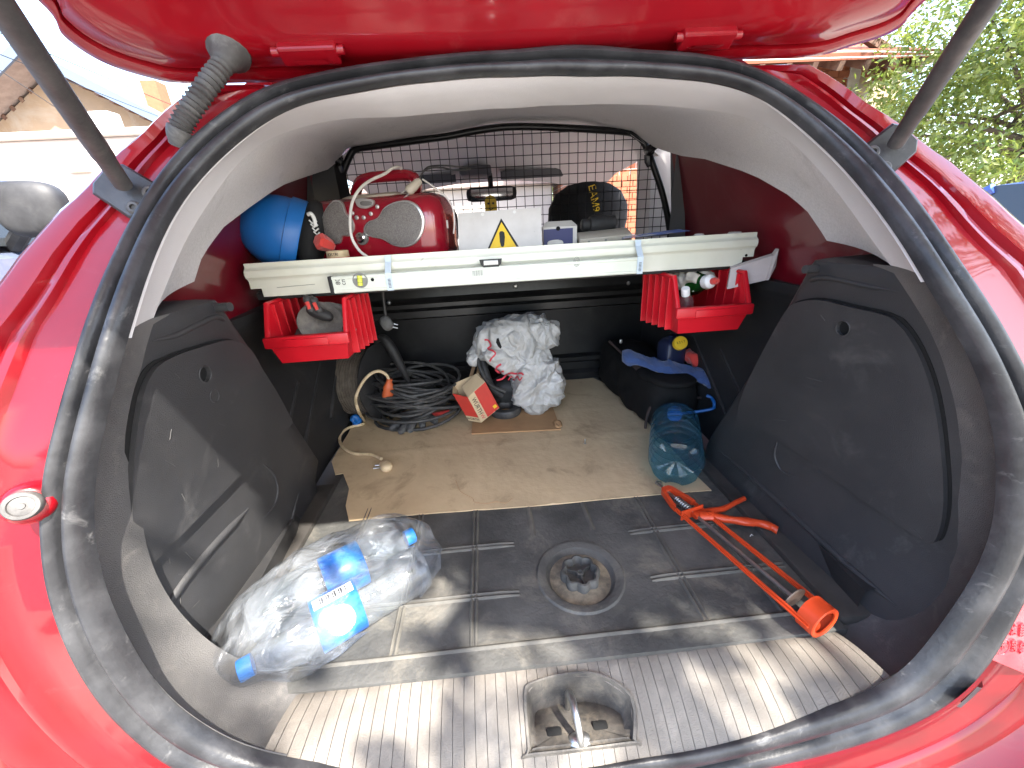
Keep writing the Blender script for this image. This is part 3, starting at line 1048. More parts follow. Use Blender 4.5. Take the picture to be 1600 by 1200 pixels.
panel_rib(-1, [(327, 1045), (380, 958), (440, 862), (500, 770)], 0.006)
panel_rib(-1, [(256, 958), (290, 905), (340, 845), (388, 795)], 0.007)
panel_rib(1, [(1402, 948), (1330, 888), (1250, 815), (1180, 752), (1108, 690)], 0.006)
panel_rib(-1, [(238, 533), (275, 524), (310, 507), (345, 497), (375, 512), (398, 545), (440, 610)], 0.004)
panel_rib(1, [(1402, 455), (1350, 446), (1300, 435), (1270, 437), (1248, 450), (1225, 490), (1190, 550)], 0.004)
panel_rib(-1, [(412, 725), (428, 742), (434, 765), (428, 790), (410, 812)], 0.0035, 'finger_hold')
panel_rib(1, [(1214, 690), (1210, 712), (1220, 735), (1242, 744)], 0.0035, 'finger_hold')
panel_rib(1, [(1215, 680), (1221, 662), (1232, 656), (1248, 668), (1254, 690), (1252, 705)], 0.002, 'finger_hold')
for s, (bx, by), (tx, ty) in ((-1, (338, 481), (355, 478)), (1, (1276, 420), (1257, 418))):
    a = onpan(s, bx, by)
    b = NB()
    tip = a + V((-s * 0.022, -0.004, 0.001))
    tube(b, [a + V((s * 0.005, 0, 0)), tip], 0.0062, 12)
    obj('pin', b, M_panel, PAN[s][1])
# shelf-support block at the top of each panel
for s, out in ((-1, [(195, 513), (348, 462), (354, 470), (356, 488), (330, 497), (310, 500), (200, 535)]),):
    pass
# maker's roundel below the left hole
p0 = onpan(-1, 326, 617, 0.0082)
pts = [onpan(-1, *q, 0.0082) for q in circ(326, 617, 7, 10)]
b = NB()
tube(b, pts, 0.0006, 6, closed=True)
obj('mould_stamp', b, M_panel, PAN[-1][1])

# scuffs and scratches on the panels
rnd_ = random.Random(4)
M_scuff = mat('scuff', (0.075, 0.072, 0.07), 0.8)
for s_ in (-1, 1):
    for k in range(18):
        if s_ > 0:
            qx, qy = rnd_.uniform(1170, 1470), rnd_.uniform(480, 860)
            if not (inpoly(qx, qy, DR) or qy > 700 and 1200 < qx < 1420 and qy < 560 + (qx - 1100) * 1.0):
                continue
        else:
            qx, qy = rnd_.uniform(210, 450), rnd_.uniform(540, 980)
            if not (inpoly(qx, qy, DL) or qx > 260 and qy > 760 and qy < 1000 and qx < 420 - (qy - 760) * 0.3):
                continue
        a_ = rnd_.uniform(0, 3.14)
        ln = rnd_.uniform(5, 22)
        P = [onpan(s_, qx + math.cos(a_) * ln * t_ + 2 * math.sin(t_ * 3), qy + math.sin(a_) * ln * t_, 0.0084 if inpoly(qx, qy, DR if s_ > 0 else DL) else 0.0004) for t_ in (-0.5, -0.2, 0.1, 0.5)]
        b = NB()
        tube(b, P, rnd_.uniform(0.0002, 0.0005), 4)
        obj('scratch', b, M_scuff, PAN[s_][1])

# ---- tailgate: swung up over the camera
TV = V((0, -0.86, 0.51)).normalized()
TN = V((0, -TV.z, TV.y)).normalized()
if TN.z > 0:
    TN = -TN
TO = V((0, 0.655, 0.835))


def tg(u, v, n):
    return TO + V((u, 0, 0)) + TV * v + TN * n


def tg_on(px, py, n=0.0):
    d = ray(px, py)
    o = TO + TN * n
    t = (o - CAM).dot(TN) / d.dot(TN)
    return CAM + d * t


TPX = [(430, 131), (290, 133), (232, 124), (160, 100), (100, 60), (55, 0)]
TPR = [(1100, 98), (1262, 92), (1330, 75), (1400, 50), (1450, 0)]
def uv_px(q):
    p = tg_on(*q)
    return p.x, (p - TO).dot(TV)
ll = [uv_px(q) for q in TPX]
rr_ = [uv_px(q) for q in TPR]
ctl = ll[::-1] + [(-0.1, ll[0][1] - 0.004), (0.1, ll[0][1] - 0.004)] + rr_
ul, ur = ll[-1], rr_[-1]
ctl += [(ur[0] + 0.03, ur[1] + 0.12), (ur[0] + 0.055, 0.35), (ur[0] + 0.03, 0.62), (ur[0] - 0.05, 0.78), (0.25, 0.83), (-0.25, 0.83), (ul[0] + 0.05, 0.78), (ul[0] - 0.03, 0.62), (ul[0] - 0.055, 0.35), (ul[0] - 0.03, ul[1] + 0.12)]
tout = [(p.x, p.y) for p in spline([V((u, v, 0)) for u, v in ctl], 7, True)]
prof = [(0.5, -0.085), (0.8, -0.075), (0.95, -0.055), (0.995, -0.03), (1.0, -0.008), (0.994, 0.0), (0.975, 0.002), (0.958, 0.001), (0.953, -0.006), (0.945, -0.006), (0.94, 0.002), (0.925, 0.003), (0.90, 0.010), (0.87, 0.014), (0.82, 0.014), (0.78, 0.006), (0.60, 0.004), (0.3, 0.002)]
rings = []
for sc, n in prof:
    rings.append([tg(u * (1 - (1 - sc) * 0.8), 0.40 + (v - 0.40) * (1 - (1 - sc) * 1.0), n) for u, v in tout])
bm = NB()
loft(bm, rings, cap0=True, cap1=True)
tail = obj('tailgate', bm, M_red, car, auto=60)
tail['label'] = 'raised red tailgate seen from below'
# pressed swages across the inner skin
for pts in ([(330, 10), (420, 40), (560, 52), (700, 46), (900, 38), (1080, 30)], [(500, 52), (600, 66), (760, 70), (900, 62), (1040, 52)]):
    b = NB()
    P = spline([tg_on(*q, 0.003) for q in pts], 6)
    n = len(P)
    tube(b, P, [0.007 * (0.2 + 0.8 * math.sin(math.pi * (i + 0.5) / n)) for i in range(n)], 10)
    obj('swage', b, M_red, tail)
# hinges
for (px, py) in ((484, 82), (1104, 59)):
    c = tg_on(px, py, 0.016)
    b = NB()
    mm_ = frame(c, (1, 0, 0), TN)
    box(b, (-0.036, -0.012, -0.012), (0.036, 0.012, 0.008), mm_, 0.003)
    h = obj('hinge', b, M_red, car, smooth=False)
    b = NB()
    e = ipt(SO, math.atan2(0.85 - CZ, c.x), 0.012, 0.012)
    loft(b, [[c + V((dx, 0.004, -0.006)), c + V((dx, -0.012, -0.012)), (c + e) / 2 + V((dx, -0.012, -0.01)), e + V((dx, -0.006, 0))] for dx in (-0.019, 0.019)], closed=False)
    obj('hinge_arm', b, M_red, h, smooth=False)
    b = NB()
    tube(b, [c + V((-0.044, -0.004, 0)), c + V((0.044, -0.004, 0))], 0.0055, 10)
    obj('hinge_pin', b, M_red, h)
# wiring conduit on the left
b = NB()
top = tg_on(358, 76, 0.008)
bot = surf(284, 226, lambda z: gz(z) + 0.0)
P = spline([top, top.lerp(bot, 0.12) + V((0.004, -0.012, -0.008)), top.lerp(bot, 0.5) + V((0.004, -0.018, -0.004)), top.lerp(bot, 0.85) + V((0, -0.014, 0)), bot], 24)
n = len(P)
rr = []
for i in range(n):
    t = i / (n - 1)
    if t < 0.07:
        r = 0.024
    elif t < 0.25:
        r = 0.023 - 0.011 * (t - 0.07) / 0.18
    elif t < 0.78:
        r = 0.0108 + 0.0017 * math.sin(2 * math.pi * t * 30)
    else:
        r = 0.0125
    rr.append(r)
tube(b, P, rr, 18)
obj('wiring_conduit', b, M_conduit, car, label='ribbed grey rubber wiring conduit between body and tailgate')

# gas struts
for (px, py), (qx, qy), yq, s in (((200, 300), (-2, 5), 0.37, -1), ((1391, 238), (1552, -10), 0.40, 1)):
    m_ = surf(px, py, lambda z: gz(z) - 0.012)
    far = PY(qx, qy, yq)
    d = (far - m_).normalized()
    end = m_ + d * 0.56
    b = NB()
    tube(b, [m_ + d * 0.012, m_ + d * 0.05, m_ + d * 0.052, m_ + d * 0.40, m_ + d * 0.402, end], [0.0085, 0.0085, 0.0094, 0.0094, 0.006, 0.006], 16)
    st = obj('gas_strut', b, M_strut, car)
    b = NB()
    nrm = V((-0.35 * s, -0.9, 0.2)).normalized()
    mm_ = frame(m_ + V((0, 0.004, 0)), (0.75 * -s, -0.05, -0.6 if s < 0 else -0.6), nrm)
    # plate
    o = [(-0.03, -0.014), (-0.024, -0.024), (0.018, -0.026), (0.032, -0.012), (0.032, 0.014), (0.020, 0.024), (-0.02, 0.022), (-0.03, 0.012)]
    loft(b, [[mm_ @ V((u, v, -0.006)) for u, v in o], [mm_ @ V((u, v, 0.003)) for u, v in o], [mm_ @ V((u * 0.9, v * 0.9, 0.006)) for u, v in o]], cap1=True, cap0=True)
    obj('mounting_plate', b, M_seal, st)
    for (u, v) in ((0.019, 0.011), (0.016, -0.013)):
        b = NB()
        lathe(b, [(0, 0), (0.0078, 0), (0.0078, 0.003), (0.0055, 0.005), (0.003, 0.005), (0.003, 0.002), (0, 0.002)], mm_ @ Matrix.Translation((u, v, 0.005)), 14)
        obj('screw', b, M_strut, st)

# rubber stop on the left flange
c = surf(38, 789, lambda z: gz(z) - 0.022)
b = NB()
ax = V((0.55, -0.75, 0.35)).normalized()
lathe(b, [(0.020, -0.03), (0.020, -0.012), (0.017, -0.004), (0.0135, -0.002)], axmat(c, ax), 28)
obj('stop_socket', b, M_red, car)
b = NB()
lathe(b, [(0.012, -0.006), (0.013, 0.0), (0.013, 0.006), (0.0118, 0.008), (0.009, 0.008), (0.0083, 0.0065), (0.003, 0.007), (0.0026, 0.008), (0, 0.008)], axmat(c, ax), 32)
obj('rubber_stop', b, M_conduit, car)

# bumper below the opening
bm = NB()
bi = [i for i in range(NA) if -math.pi + 0.35 <= ANG[i] <= -0.22]
rows = []
for b_, dr, dy in ((0.92, 0.0, -0.004), (0.98, 0.004, -0.012), (1.02, 0.012, -0.06), (1.12, 0.02, -0.14), (1.3, 0.03, -0.19), (1.8, 0.05, -0.2), (2.4, 0.08, -0.17), (2.9, 0.06, 0.05)):
    rr = ring(SO[0], SO[1], b_ * B + dr, 0)
    w = [math.sin(math.pi * (k + 0.5) / len(bi)) ** 0.4 for k in range(len(bi))]
    rows.append([rr[i] + V((0, dy * w[k] + 0.03 * (1 - w[k]), 0)) for k, i in enumerate(bi)])
loft(bm, rows, closed=False)
obj('bumper', bm, M_red, car, auto=50)

# tail lamp at the lower right, with its moulded marks
M_lens = mat('lamp_lens', (0.55, 0.035, 0.05), 0.22, coat=0.5, base2=(0.5, 0.05, 0.06), nscale=20)
def lampg(z):
    return gz(z) - 0.010
bm = NB()
sheet(bm, [(1548, 1030), (1575, 985), (1602, 925), (1660, 850), (1720, 870), (1720, 1040), (1640, 1055), (1600, 1052)], lambda u, v: surf(u, v, lampg), 12, thick=V((0, 0.02, 0)))
lamp = obj('tail_lamp', bm, M_lens, car)
for txt, px, py, sz in (('E1', 1568, 1011, 0.010), ('SAI3', 1583, 985, 0.010), ('03957', 1583, 1010, 0.009), ('00000', 1596, 985, 0.009), ('02 IA', 1596, 1012, 0.009)):
    p = surf(px, py, lambda z: gz(z) - 0.0112)
    n_ = V((0, -0.97, 0.2))
    t_ = textbm(txt, sz, frame(p, V((0.25, -0.1, -1)), n_), 0.0008)
    obj('moulded_mark', t_, M_lens, lamp, smooth=False)
p = surf(1568, 1011, lambda z: gz(z) - 0.0112)
b = NB()
mm_ = axmat(p, (0, -0.97, 0.2))
tube(b, [mm_ @ V((0.008 * math.cos(a), 0.011 * math.sin(a), 0)) for a in np.linspace(0, 2 * math.pi, 20, endpoint=False)], 0.0007, 6, closed=True)
obj('moulded_mark', b, M_lens, lamp)

# ---- cabin beyond the cage
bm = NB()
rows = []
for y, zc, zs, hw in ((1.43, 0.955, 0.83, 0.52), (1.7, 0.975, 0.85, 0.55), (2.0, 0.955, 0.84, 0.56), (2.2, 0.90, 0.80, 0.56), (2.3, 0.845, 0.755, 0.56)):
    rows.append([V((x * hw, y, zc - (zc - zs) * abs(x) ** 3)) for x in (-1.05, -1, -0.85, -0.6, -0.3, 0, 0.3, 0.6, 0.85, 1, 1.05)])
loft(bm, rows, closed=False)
M_cabl = mat('brightened_cabin_felt', (0.80, 0.77, 0.75), 0.9)  # headliner felt copied lighter; the colour makes up for weak windscreen light
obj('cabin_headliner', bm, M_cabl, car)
bm = NB()
rows = []
for y, zc, zs, hw in ((1.40, 1.04, 0.90, 0.56), (1.7, 1.06, 0.92, 0.59), (2.0, 1.04, 0.90, 0.60), (2.25, 0.96, 0.85, 0.60), (2.34, 0.86, 0.77, 0.60)):
    rows.append([V((x * hw, y, zc - (zc - zs) * abs(x) ** 3)) for x in (-1.0, -0.85, -0.6, -0.3, 0, 0.3, 0.6, 0.85, 1.0)])
loft(bm, rows, closed=False)
obj('roof_skin', bm, M_red, car)
for s in (-1, 1):
    b = NB()
    P = spline([V((s * 0.56, 2.28, 0.78)), V((s * 0.62, 2.55, 0.60)), V((s * 0.68, 2.85, 0.38))], 5)
    tube(b, P, 0.035, 10)
    obj('windscreen_pillar', b, M_trim, car)
    bm = NB()
    loft(bm, [[(s * 0.72, y, z) for y in (1.42, 1.8, 2.3, 2.9)] for z in (-0.55, 0.0, 0.40)], closed=False)
    loft(bm, [[(s * 0.66, y, z) for y in (1.42, 1.8, 2.3, 2.9)] for z in (-0.55, 0.0, 0.40)], closed=False)
    loft(bm, [[(s * x, y, 0.401) for y in (1.42, 1.8, 2.3, 2.9)] for x in (0.66, 0.72)], closed=False)
    obj('front_door', bm, M_red, car)
bm = NB()
box(bm, (-0.66, 2.45, -0.1), (0.66, 2.95, 0.36), bev=0.05, seg=3)
obj('dashboard', bm, M_dark, car)
bm = NB()
loft(bm, [[(x * (0.74 - 0.1 * t), 2.95 + 0.95 * t, 0.38 - 0.16 * t * t) for x in (-1, -0.8, 0, 0.8, 1)] for t in (0, 0.3, 0.7, 1)] + [[(x * 0.62, 3.95, -0.4) for x in (-1, -0.8, 0, 0.8, 1)]], closed=False)
for s in (-1, 1):
    loft(bm, [[(s * 0.74, 2.9, z), (s * 0.71, 3.5, z * 0.95), (s * 0.62, 3.92, z * 0.8)] for z in (-0.5, 0.0, 0.38)], closed=False)
obj('bonnet', bm, M_red, car)
bm = NB()
loft(bm, [[(x * hw, y, z) for x in (-1, -0.5, 0, 0.5, 1)] for y, z, hw in ((2.31, 0.83, 0.54), (2.6, 0.63, 0.60), (2.9, 0.39, 0.66))], closed=False)
obj('windscreen', bm, M_glass, car)
for a_, b_, y0 in ((-0.38, -0.17, 2.2), (0.06, 0.38, 2.2)):
    b = NB()
    z0 = 0.845
    loft(b, [[V((a_, y0, z0)), V((b_, y0, z0))], [V((a_ + 0.01, y0 - 0.01, z0 + 0.035)), V((b_ - 0.02, y0 - 0.01, z0 + 0.035))], [V((a_, y0 + 0.03, z0 + 0.04)), V((b_, y0 + 0.03, z0 + 0.04))], [V((a_, y0 + 0.03, z0)), V((b_, y0 + 0.03, z0))]], closed=False)
    obj('sun_visor', b, M_greypan, car, smooth=False)
b = NB()
box(b, (-0.14, 2.1, 0.858), (0.01, 2.28, 0.90), bev=0.01)
obj('roof_console', b, M_greypan, car)
# mirror and its air freshener
c = PY(768, 303, 2.15)
b = NB()
prof = [(-0.125, 0.4), (-0.12, 0.75), (-0.10, 0.95), (0, 1.0), (0.10, 0.95), (0.12, 0.75), (0.125, 0.4)]
loft(b, [[c + V((x, 0.022 * math.cos(a), k * 0.034 * math.sin(a))) for a in np.linspace(0, 2 * math.pi, 16, endpoint=False)] for x, k in prof], cap0=True, cap1=True)
tube(b, [c + V((0, 0.01, 0.03)), c + V((0, 0.03, 0.07)), c + V((0, 0.08, 0.10))], 0.012, 8)
mir = obj('rear_view_mirror', b, M_dark, car)
b = NB()
box(b, c + V((-0.105, -0.0245, -0.024)), c + V((0.105, -0.0225, 0.024)), bev=0.001)
obj('mirror_glass', b, M_chrome, mir)
c2 = PY(767, 322, 2.12)
b = NB()
o = [(-0.03, -0.045), (0.03, -0.045), (0.03, 0.02), (0.02, 0.042), (0, 0.05), (-0.02, 0.042), (-0.03, 0.02)]
loft(b, [[c2 + V((u, -0.003, v)) for u, v in o], [c2 + V((u, 0.003, v)) for u, v in o]], cap0=True, cap1=True)
af = obj('air_freshener', b, M_yel, None, smooth=False, label='small yellow air freshener tag hanging from the rear view mirror', cat='air freshener')
b = NB()
for (u, v) in ((-0.012, 0.012), (0.012, 0.012)):
    lathe(b, [(0.0055, 0), (0.0055, 0.001)], axmat(c2 + V((u, -0.0032, v)), (0, -1, 0)), 10)
tube(b, [c2 + V((u, -0.0036, v)) for u, v in ((-0.015, -0.008), (0, -0.016), (0.015, -0.008))], 0.002, 6)
obj('face_print', b, M_ink, af)
# seats
def seat(cx, y0, name, lab):
    t = thing(name, lab, 'seat', (cx, y0, -0.3))
    b = NB()
    rows = []
    for z, hw, dp, yo in ((-0.2, 0.25, 0.09, 0.12), (0.1, 0.25, 0.09, 0.06), (0.35, 0.24, 0.08, 0.02), (0.5, 0.20, 0.06, 0.0), (0.56, 0.16, 0.05, 0.0), (0.62, 0.175, 0.055, -0.005), (0.68, 0.172, 0.055, -0.01), (0.735, 0.14, 0.05, -0.01), (0.765, 0.09, 0.035, -0.01), (0.775, 0.03, 0.015, -0.01)):
        rows.append([V((cx + hw * math.copysign(abs(math.cos(a)) ** 0.6, math.cos(a)), y0 + yo + dp * math.sin(a), z)) for a in np.linspace(0, 2 * math.pi, 28, endpoint=False)])
    loft(b, rows, cap0=True, cap1=True)
    obj('backrest', b, M_seat, t)
    b = NB()
    box(b, (cx - 0.25, y0 + 0.1, -0.3), (cx + 0.25, y0 + 0.6, -0.1), bev=0.05, seg=3)
    obj('cushion', b, M_seat, t)
    return t
DSX = PY(920, 320, 1.78).x
st_ = seat(DSX, 1.80, 'car_seat', 'black car seat with yellow stitched letters seen through the wire cage')
p = PY(928, 310, 1.735)
obj('stitched_letters', textbm('ЕАМ9', 0.04, frame(p, V((0.25, 0, -1)), V((0, -1, 0))), 0.001), M_yel, st_, smooth=False)
seat(-0.33, 1.80, 'car_seat', 'black car seat mostly hidden behind the red portable stereo')
# grab handle and side trim seen through the cage
b = NB()
tube(b, spline([PY(958, 250, 1.9), PY(955, 238, 1.9), PY(965, 234, 1.9), PY(975, 248, 1.9), PY(978, 262, 1.9)], 5), 0.010, 8)
obj('grab_handle', b, M_trim, car)

# ================================================================== THINGS ON THE BOOT FLOOR
def blob(bm, M_, sx, sy, sz, e=2.5, sub=4, amp=0.0, sc=10.0, ridge=0.0, seed=0.0, flat=None, fn=None):
    b = NB()
    bmesh.ops.create_icosphere(b, subdivisions=sub, radius=1)
    off = V((seed * 7.3, seed * 3.1, seed * 1.7))
    for v in b.verts:
        d = v.co.normalized()
        k = (abs(d.x) ** e + abs(d.y) ** e + abs(d.z) ** e) ** (-1 / e)
        p = V((d.x * k * sx, d.y * k * sy, d.z * k * sz))
        if fn:
            p = fn(p)
        n = noise.noise(p * sc + off) + 0.5 * noise.noise(p * sc * 2.3 + off)
        r = 1 - abs(noise.noise(p * sc * 1.4 - off)) * 2
        p += d * (n * amp + r * ridge)
        if flat is not None and p.z < flat:
            p.z = flat + (p.z - flat) * 0.05
        v.co = M_ @ p
    return merge(bm, b)


# ---- rubber mat
KC = V((0.073, 0.527, 0))
KR = 0.071


def mat_z(x, y):
    return 0.004 + 0.0012 * noise.noise(V((x * 9, y * 9, 0))) + 0.004 * max(0, 1 - abs(y - 0.384) / 0.02)


bm = NB()
hole = [(KC.x + KR * math.cos(a), KC.y + KR * math.sin(a)) for a in np.linspace(0, 2 * math.pi, 40, endpoint=False)]
sheet(bm, [(-0.50, 0.374), (0.463, 0.374), (0.463, 1.50), (-0.50, 1.50)], lambda u, v: V((u, v, mat_z(u, v))), 0.03, holes=[hole], thick=V((0, 0, -0.018)))
rmat = obj('rubber_mat', bm, M_mat, None, label='dusty black rubber boot mat with moulded squares lying under the cardboard sheet', cat='mat')


def rib(p, q, w=0.0045, h=0.0042):
    b = NB()
    p, q = V(p), V(q)
    d = (q - p).normalized()
    n_ = V((-d.y, d.x, 0))
    k = max(2, int((q - p).length / 0.03))
    rows = []
    for i in range(k + 1):
        c = p.lerp(q, i / k)
        z = mat_z(c.x, c.y)
        e = 0.3 if i in (0, k) else 1
        rows.append([V((c.x, c.y, z - 0.001)) - n_ * w * 1.5, V((c.x, c.y, z + h * e * 0.75)) - n_ * w * 0.7, V((c.x, c.y, z + h * e)), V((c.x, c.y, z + h * e * 0.75)) + n_ * w * 0.7, V((c.x, c.y, z - 0.001)) + n_ * w * 1.5])
    loft(b, rows, closed=False)
    obj('rib', b, M_matrib, rmat)


for dx in (-0.004, 0.004):
    for x in (-0.384, -0.255, -0.127, 0.256):
        rib((x + dx, 0.405), (x + dx, 0.80), 0.0025)
for x in (-0.002, 0.127):
    rib((x, 0.635), (x, 0.80))
for y in (0.502, 0.618):
    for dy in (-0.004, 0.004):
        rib((-0.49, y + dy), (-0.045, y + dy), 0.0025)
        rib((0.20, y + dy), (0.455, y + dy), 0.0025)
rib((-0.49, 0.409), (0.455, 0.409), 0.004)
rib((0.385, 0.41), (0.385, 0.80), 0.003)
b = NB()
m_ = Matrix.Translation(KC)
lathe_prof = [(KR + 0.012, 0.004), (KR + 0.009, 0.0075), (KR + 0.002, 0.0078), (KR - 0.006, 0.005), (KR - 0.010, -0.004), (KR - 0.014, -0.006)]
rings = [[m_ @ V((r * math.cos(a), r * math.sin(a), z)) for a in np.linspace(0, 2 * math.pi, 48, endpoint=False)] for r, z in lathe_prof]
loft(b, rings)
obj('well_rim', b, M_mat, rmat)
b = NB()
rings = [[m_ @ V((r * math.cos(a), r * math.sin(a), z)) for a in np.linspace(0, 2 * math.pi, 48, endpoint=False)] for r, z in ((KR - 0.012, -0.006), (KR - 0.016, -0.0055), (0.036, -0.002), (0.02, -0.002), (0.001, -0.002))]
loft(b, rings)
obj('well_dish', b, M_matdust, rmat)
# star knob
def star(a, z=0):
    return 1 + 0.13 * abs(math.cos(4 * a)) ** 1.2 * 1.3 - 0.06
b = NB()
rings = []
for r, z in ((0.034, -0.004), (0.034, 0.012), (0.0325, 0.016), (0.029, 0.0165), (0.027, 0.013), (0.0255, 0.001), (0.006, 0.0)):
    rings.append([m_ @ V((r * star(a) * math.cos(a), r * star(a) * math.sin(a), z)) for a in np.linspace(0, 2 * math.pi, 96, endpoint=False)])
loft(b, rings, cap1=True)
kn = obj('wing_knob', b, M_mat, None, label='black star shaped plastic knob in the round well of the rubber mat', cat='knob')
b = NB()
lathe(b, [(0.007, -0.002), (0.007, 0.010), (0.0045, 0.011), (0.003, 0.006), (0, 0.006)], m_, 16)
for a in (0.6, 2.7, 4.8):
    box(b, (0.004, -0.0013, -0.002), (0.027, 0.0013, 0.010), m_ @ Matrix.Rotation(a, 4, 'Z'))
obj('knob_spokes', b, M_mat, kn, smooth=False)

# ---- big kraft sheet
def card_z(x, y):
    z = 0.0085 + 0.0022 * noise.noise(V((x * 6, y * 6, 3)))
    for fx in (-0.30, -0.13, 0.05, 0.22):
        z += 0.0022 * max(0, 1 - abs(x - fx - 0.02 * math.sin(y * 9)) / 0.006)
    for fy in (0.86, 1.02, 1.2):
        z += 0.0018 * max(0, 1 - abs(y - fy) / 0.006)
    return z


out = []
for k in range(41):
    t = k / 40
    p = PZ(545 + 567 * t, 813 - 47 * t, 0.009)
    out.append((p.x, p.y + 0.0025 * noise.noise(V((t * 40, 0, 0))) + 0.002 * math.sin(t * 9)))
for q in ((1080, 735), (1040, 690), (975, 620), (940, 596)):
    p = PZ(*q, 0.009)
    out.append((p.x, p.y))
out += [(0.36, 1.485), (0.0, 1.488), (-0.562, 1.485), (-0.562, 1.2), (-0.555, 1.0), (-0.52, 0.93)]
for q in ((524, 740), (532, 765), (540, 790)):
    p = PZ(*q, 0.009)
    out.append((max(-0.5 if q[1] < 745 else -0.459, p.x + 0.004 * noise.noise(V((q[1], 2, 0)))), p.y))
bm = NB()
sheet(bm, out, lambda u, v: V((u, v, card_z(u, v))), 0.014, thick=V((0, 0, -0.0025)))
kraft = obj('cardboard_sheet', bm, M_card, None, label='large creased tan cardboard sheet spread over the boot floor', cat='cardboard', auto=25)
b = NB()
P = [PZ(*q, 0.0105) for q in ((712, 750), (718, 765), (728, 772), (738, 777), (742, 784), (758, 786), (775, 783), (790, 785), (800, 778))]
tube(b, [V((p.x, p.y, card_z(p.x, p.y) + 0.0003)) for p in spline(P, 5)], 0.0007, 5)
obj('crack', b, M_card2, kraft)
# small screw standing on it
p = PZ(914, 693, 0.009)
b = NB()
lathe(b, [(0.004, 0), (0.004, 0.0015), (0.0018, 0.002), (0.0018, 0.014), (0.0004, 0.017)], Matrix.Translation((p.x, p.y, card_z(p.x, p.y))), 10)
obj('screw', b, M_steel, None, label='tiny metal screw standing upright on the cardboard sheet', cat='screw')

# ---- caulking gun lying on the mat
G0 = PZ(1283, 972, 0.034)
G1 = PZ(1066, 790, 0.030)
gd = (G1 - G0)
gd.z = 0
L_ = gd.length
gd.normalize()
gs = V((gd.y, -gd.x, 0))        # to the right of the direction of travel
if gs.x < 0:
    gs = -gs
gun = thing('caulking_gun', 'orange skeleton caulking gun with steel plunger rod lying on the rubber mat', 'caulking gun', (G0.x, G0.y, 0.009))


def G(t, s, z):
    return V((G0.x, G0.y, 0)) + gd * t + gs * s + V((0, 0, z))


b = NB()
cm = axmat(G(-0.006, 0, 0.037), gd, gs)
R0 = 0.0275
rings = [[cm @ V((r * math.cos(a), r * math.sin(a), z)) for a in np.linspace(0, 2 * math.pi, 36, endpoint=False)] for r, z in ((0.020, 0.001), (0.0258, 0.0), (R0, 0.001), (R0, 0.026), (0.0265, 0.026), (0.0262, 0.003), (0.020, 0.003), (0.020, 0.001))]
loft(b, rings)
obj('front_ring', b, M_gun, gun)
for s_ in (-0.026, 0.026):
    b = NB()
    mm_ = frame(G(0, 0, 0), gd, (0, 0, 1))
    p0, p1 = G(0.0, s_, 0.037), G(0.285, s_ * 0.95, 0.034)
    fm = frame((p0 + p1) / 2, p1 - p0, (0, 0, 1))
    hl = (p1 - p0).length / 2
    box(b, (-hl, -0.0016, -0.0055), (hl, 0.0016, 0.0055), fm, 0.0008)
    box(b, (-hl, -0.0045, -0.0012), (hl, 0.0045, 0.0012), fm, 0.0006)
    obj('rail', b, M_gun, gun, smooth=False)
b = NB()
rod = [G(0.045, 0, 0.036), G(0.30, 0, 0.034), G(0.365, 0, 0.034), G(0.378, -0.002, 0.033), G(0.384, 0.006, 0.030), G(0.386, 0.018, 0.022)]
tube(b, rod, 0.0034, 8)
obj('plunger_rod', b, M_steel, gun)
b = NB()
lathe(b, [(0.004, -0.002), (0.021, -0.001), (0.0215, 0.0008), (0.004, 0.002)], axmat(G(0.042, 0, 0.036), gd + V((0, 0, 0.12)), gs), 28)
M_rust = mat('rusty_plate', (0.16, 0.12, 0.09), 0.6, 0.5, base2=(0.25, 0.2, 0.16), nscale=60)
obj('plunger_plate', b, M_rust, gun)
b = NB()
box(b, (-0.0015, -0.028, -0.012), (0.0015, 0.028, 0.012), frame(G(0.265, 0, 0.034), gd, (0, 0, 1)), 0.0008)
o = [(0.285, -0.027), (0.30, -0.026), (0.345, -0.014), (0.352, -0.008), (0.352, 0.010), (0.345, 0.016), (0.30, 0.026), (0.285, 0.027), (0.29, 0.020), (0.30, 0.0185), (0.338, 0.008), (0.338, -0.008), (0.30, -0.0185), (0.29, -0.020)]
loft(b, [[G(t, s_, 0.028) for t, s_ in o], [G(t, s_, 0.041) for t, s_ in o]], cap0=True, cap1=True)
obj('yoke', b, M_gun, gun, smooth=False)
b = NB()
P = [G(0.268 + 0.045 * i / 90, 0.0075 * math.cos(i / 90 * 2 * math.pi * 8), 0.035 + 0.0075 * math.sin(i / 90 * 2 * math.pi * 8)) for i in range(91)]
tube(b, P, 0.0011, 6)
obj('spring', b, M_steel, gun)
H0, H1 = PZ(1105, 800, 0.034), PZ(1213, 826, 0.022)
hp = spline([PZ(1092, 806, 0.034), PZ(1110, 806, 0.035), PZ(1140, 812, 0.033), PZ(1175, 816, 0.030), PZ(1200, 821, 0.026), PZ(1215, 829, 0.022)], 5)
b = NB()
n = len(hp)
rows = []
for i, p in enumerate(hp):
    t = i / (n - 1)
    d = (hp[min(i + 1, n - 1)] - hp[max(i - 1, 0)]).normalized()
    sd_ = V((d.y, -d.x, 0)).normalized()
    w = 0.0085 + 0.002 * math.sin(t * 26) * (0.3 < t < 0.9) + 0.003 * (t < 0.25)
    rows.append([p + sd_ * w * math.cos(a) + V((0, 0, 0.008 * math.sin(a))) for a in np.linspace(0, 2 * math.pi, 12, endpoint=False)])
loft(b, rows, cap0=True, cap1=True)
obj('handle', b, M_gun, gun)
b = NB()
tp = spline([PZ(1084, 806, 0.034), PZ(1112, 798, 0.034), PZ(1130, 795, 0.032), PZ(1150, 785, 0.030), PZ(1163, 779, 0.028)], 4)
n = len(tp)
rows = []
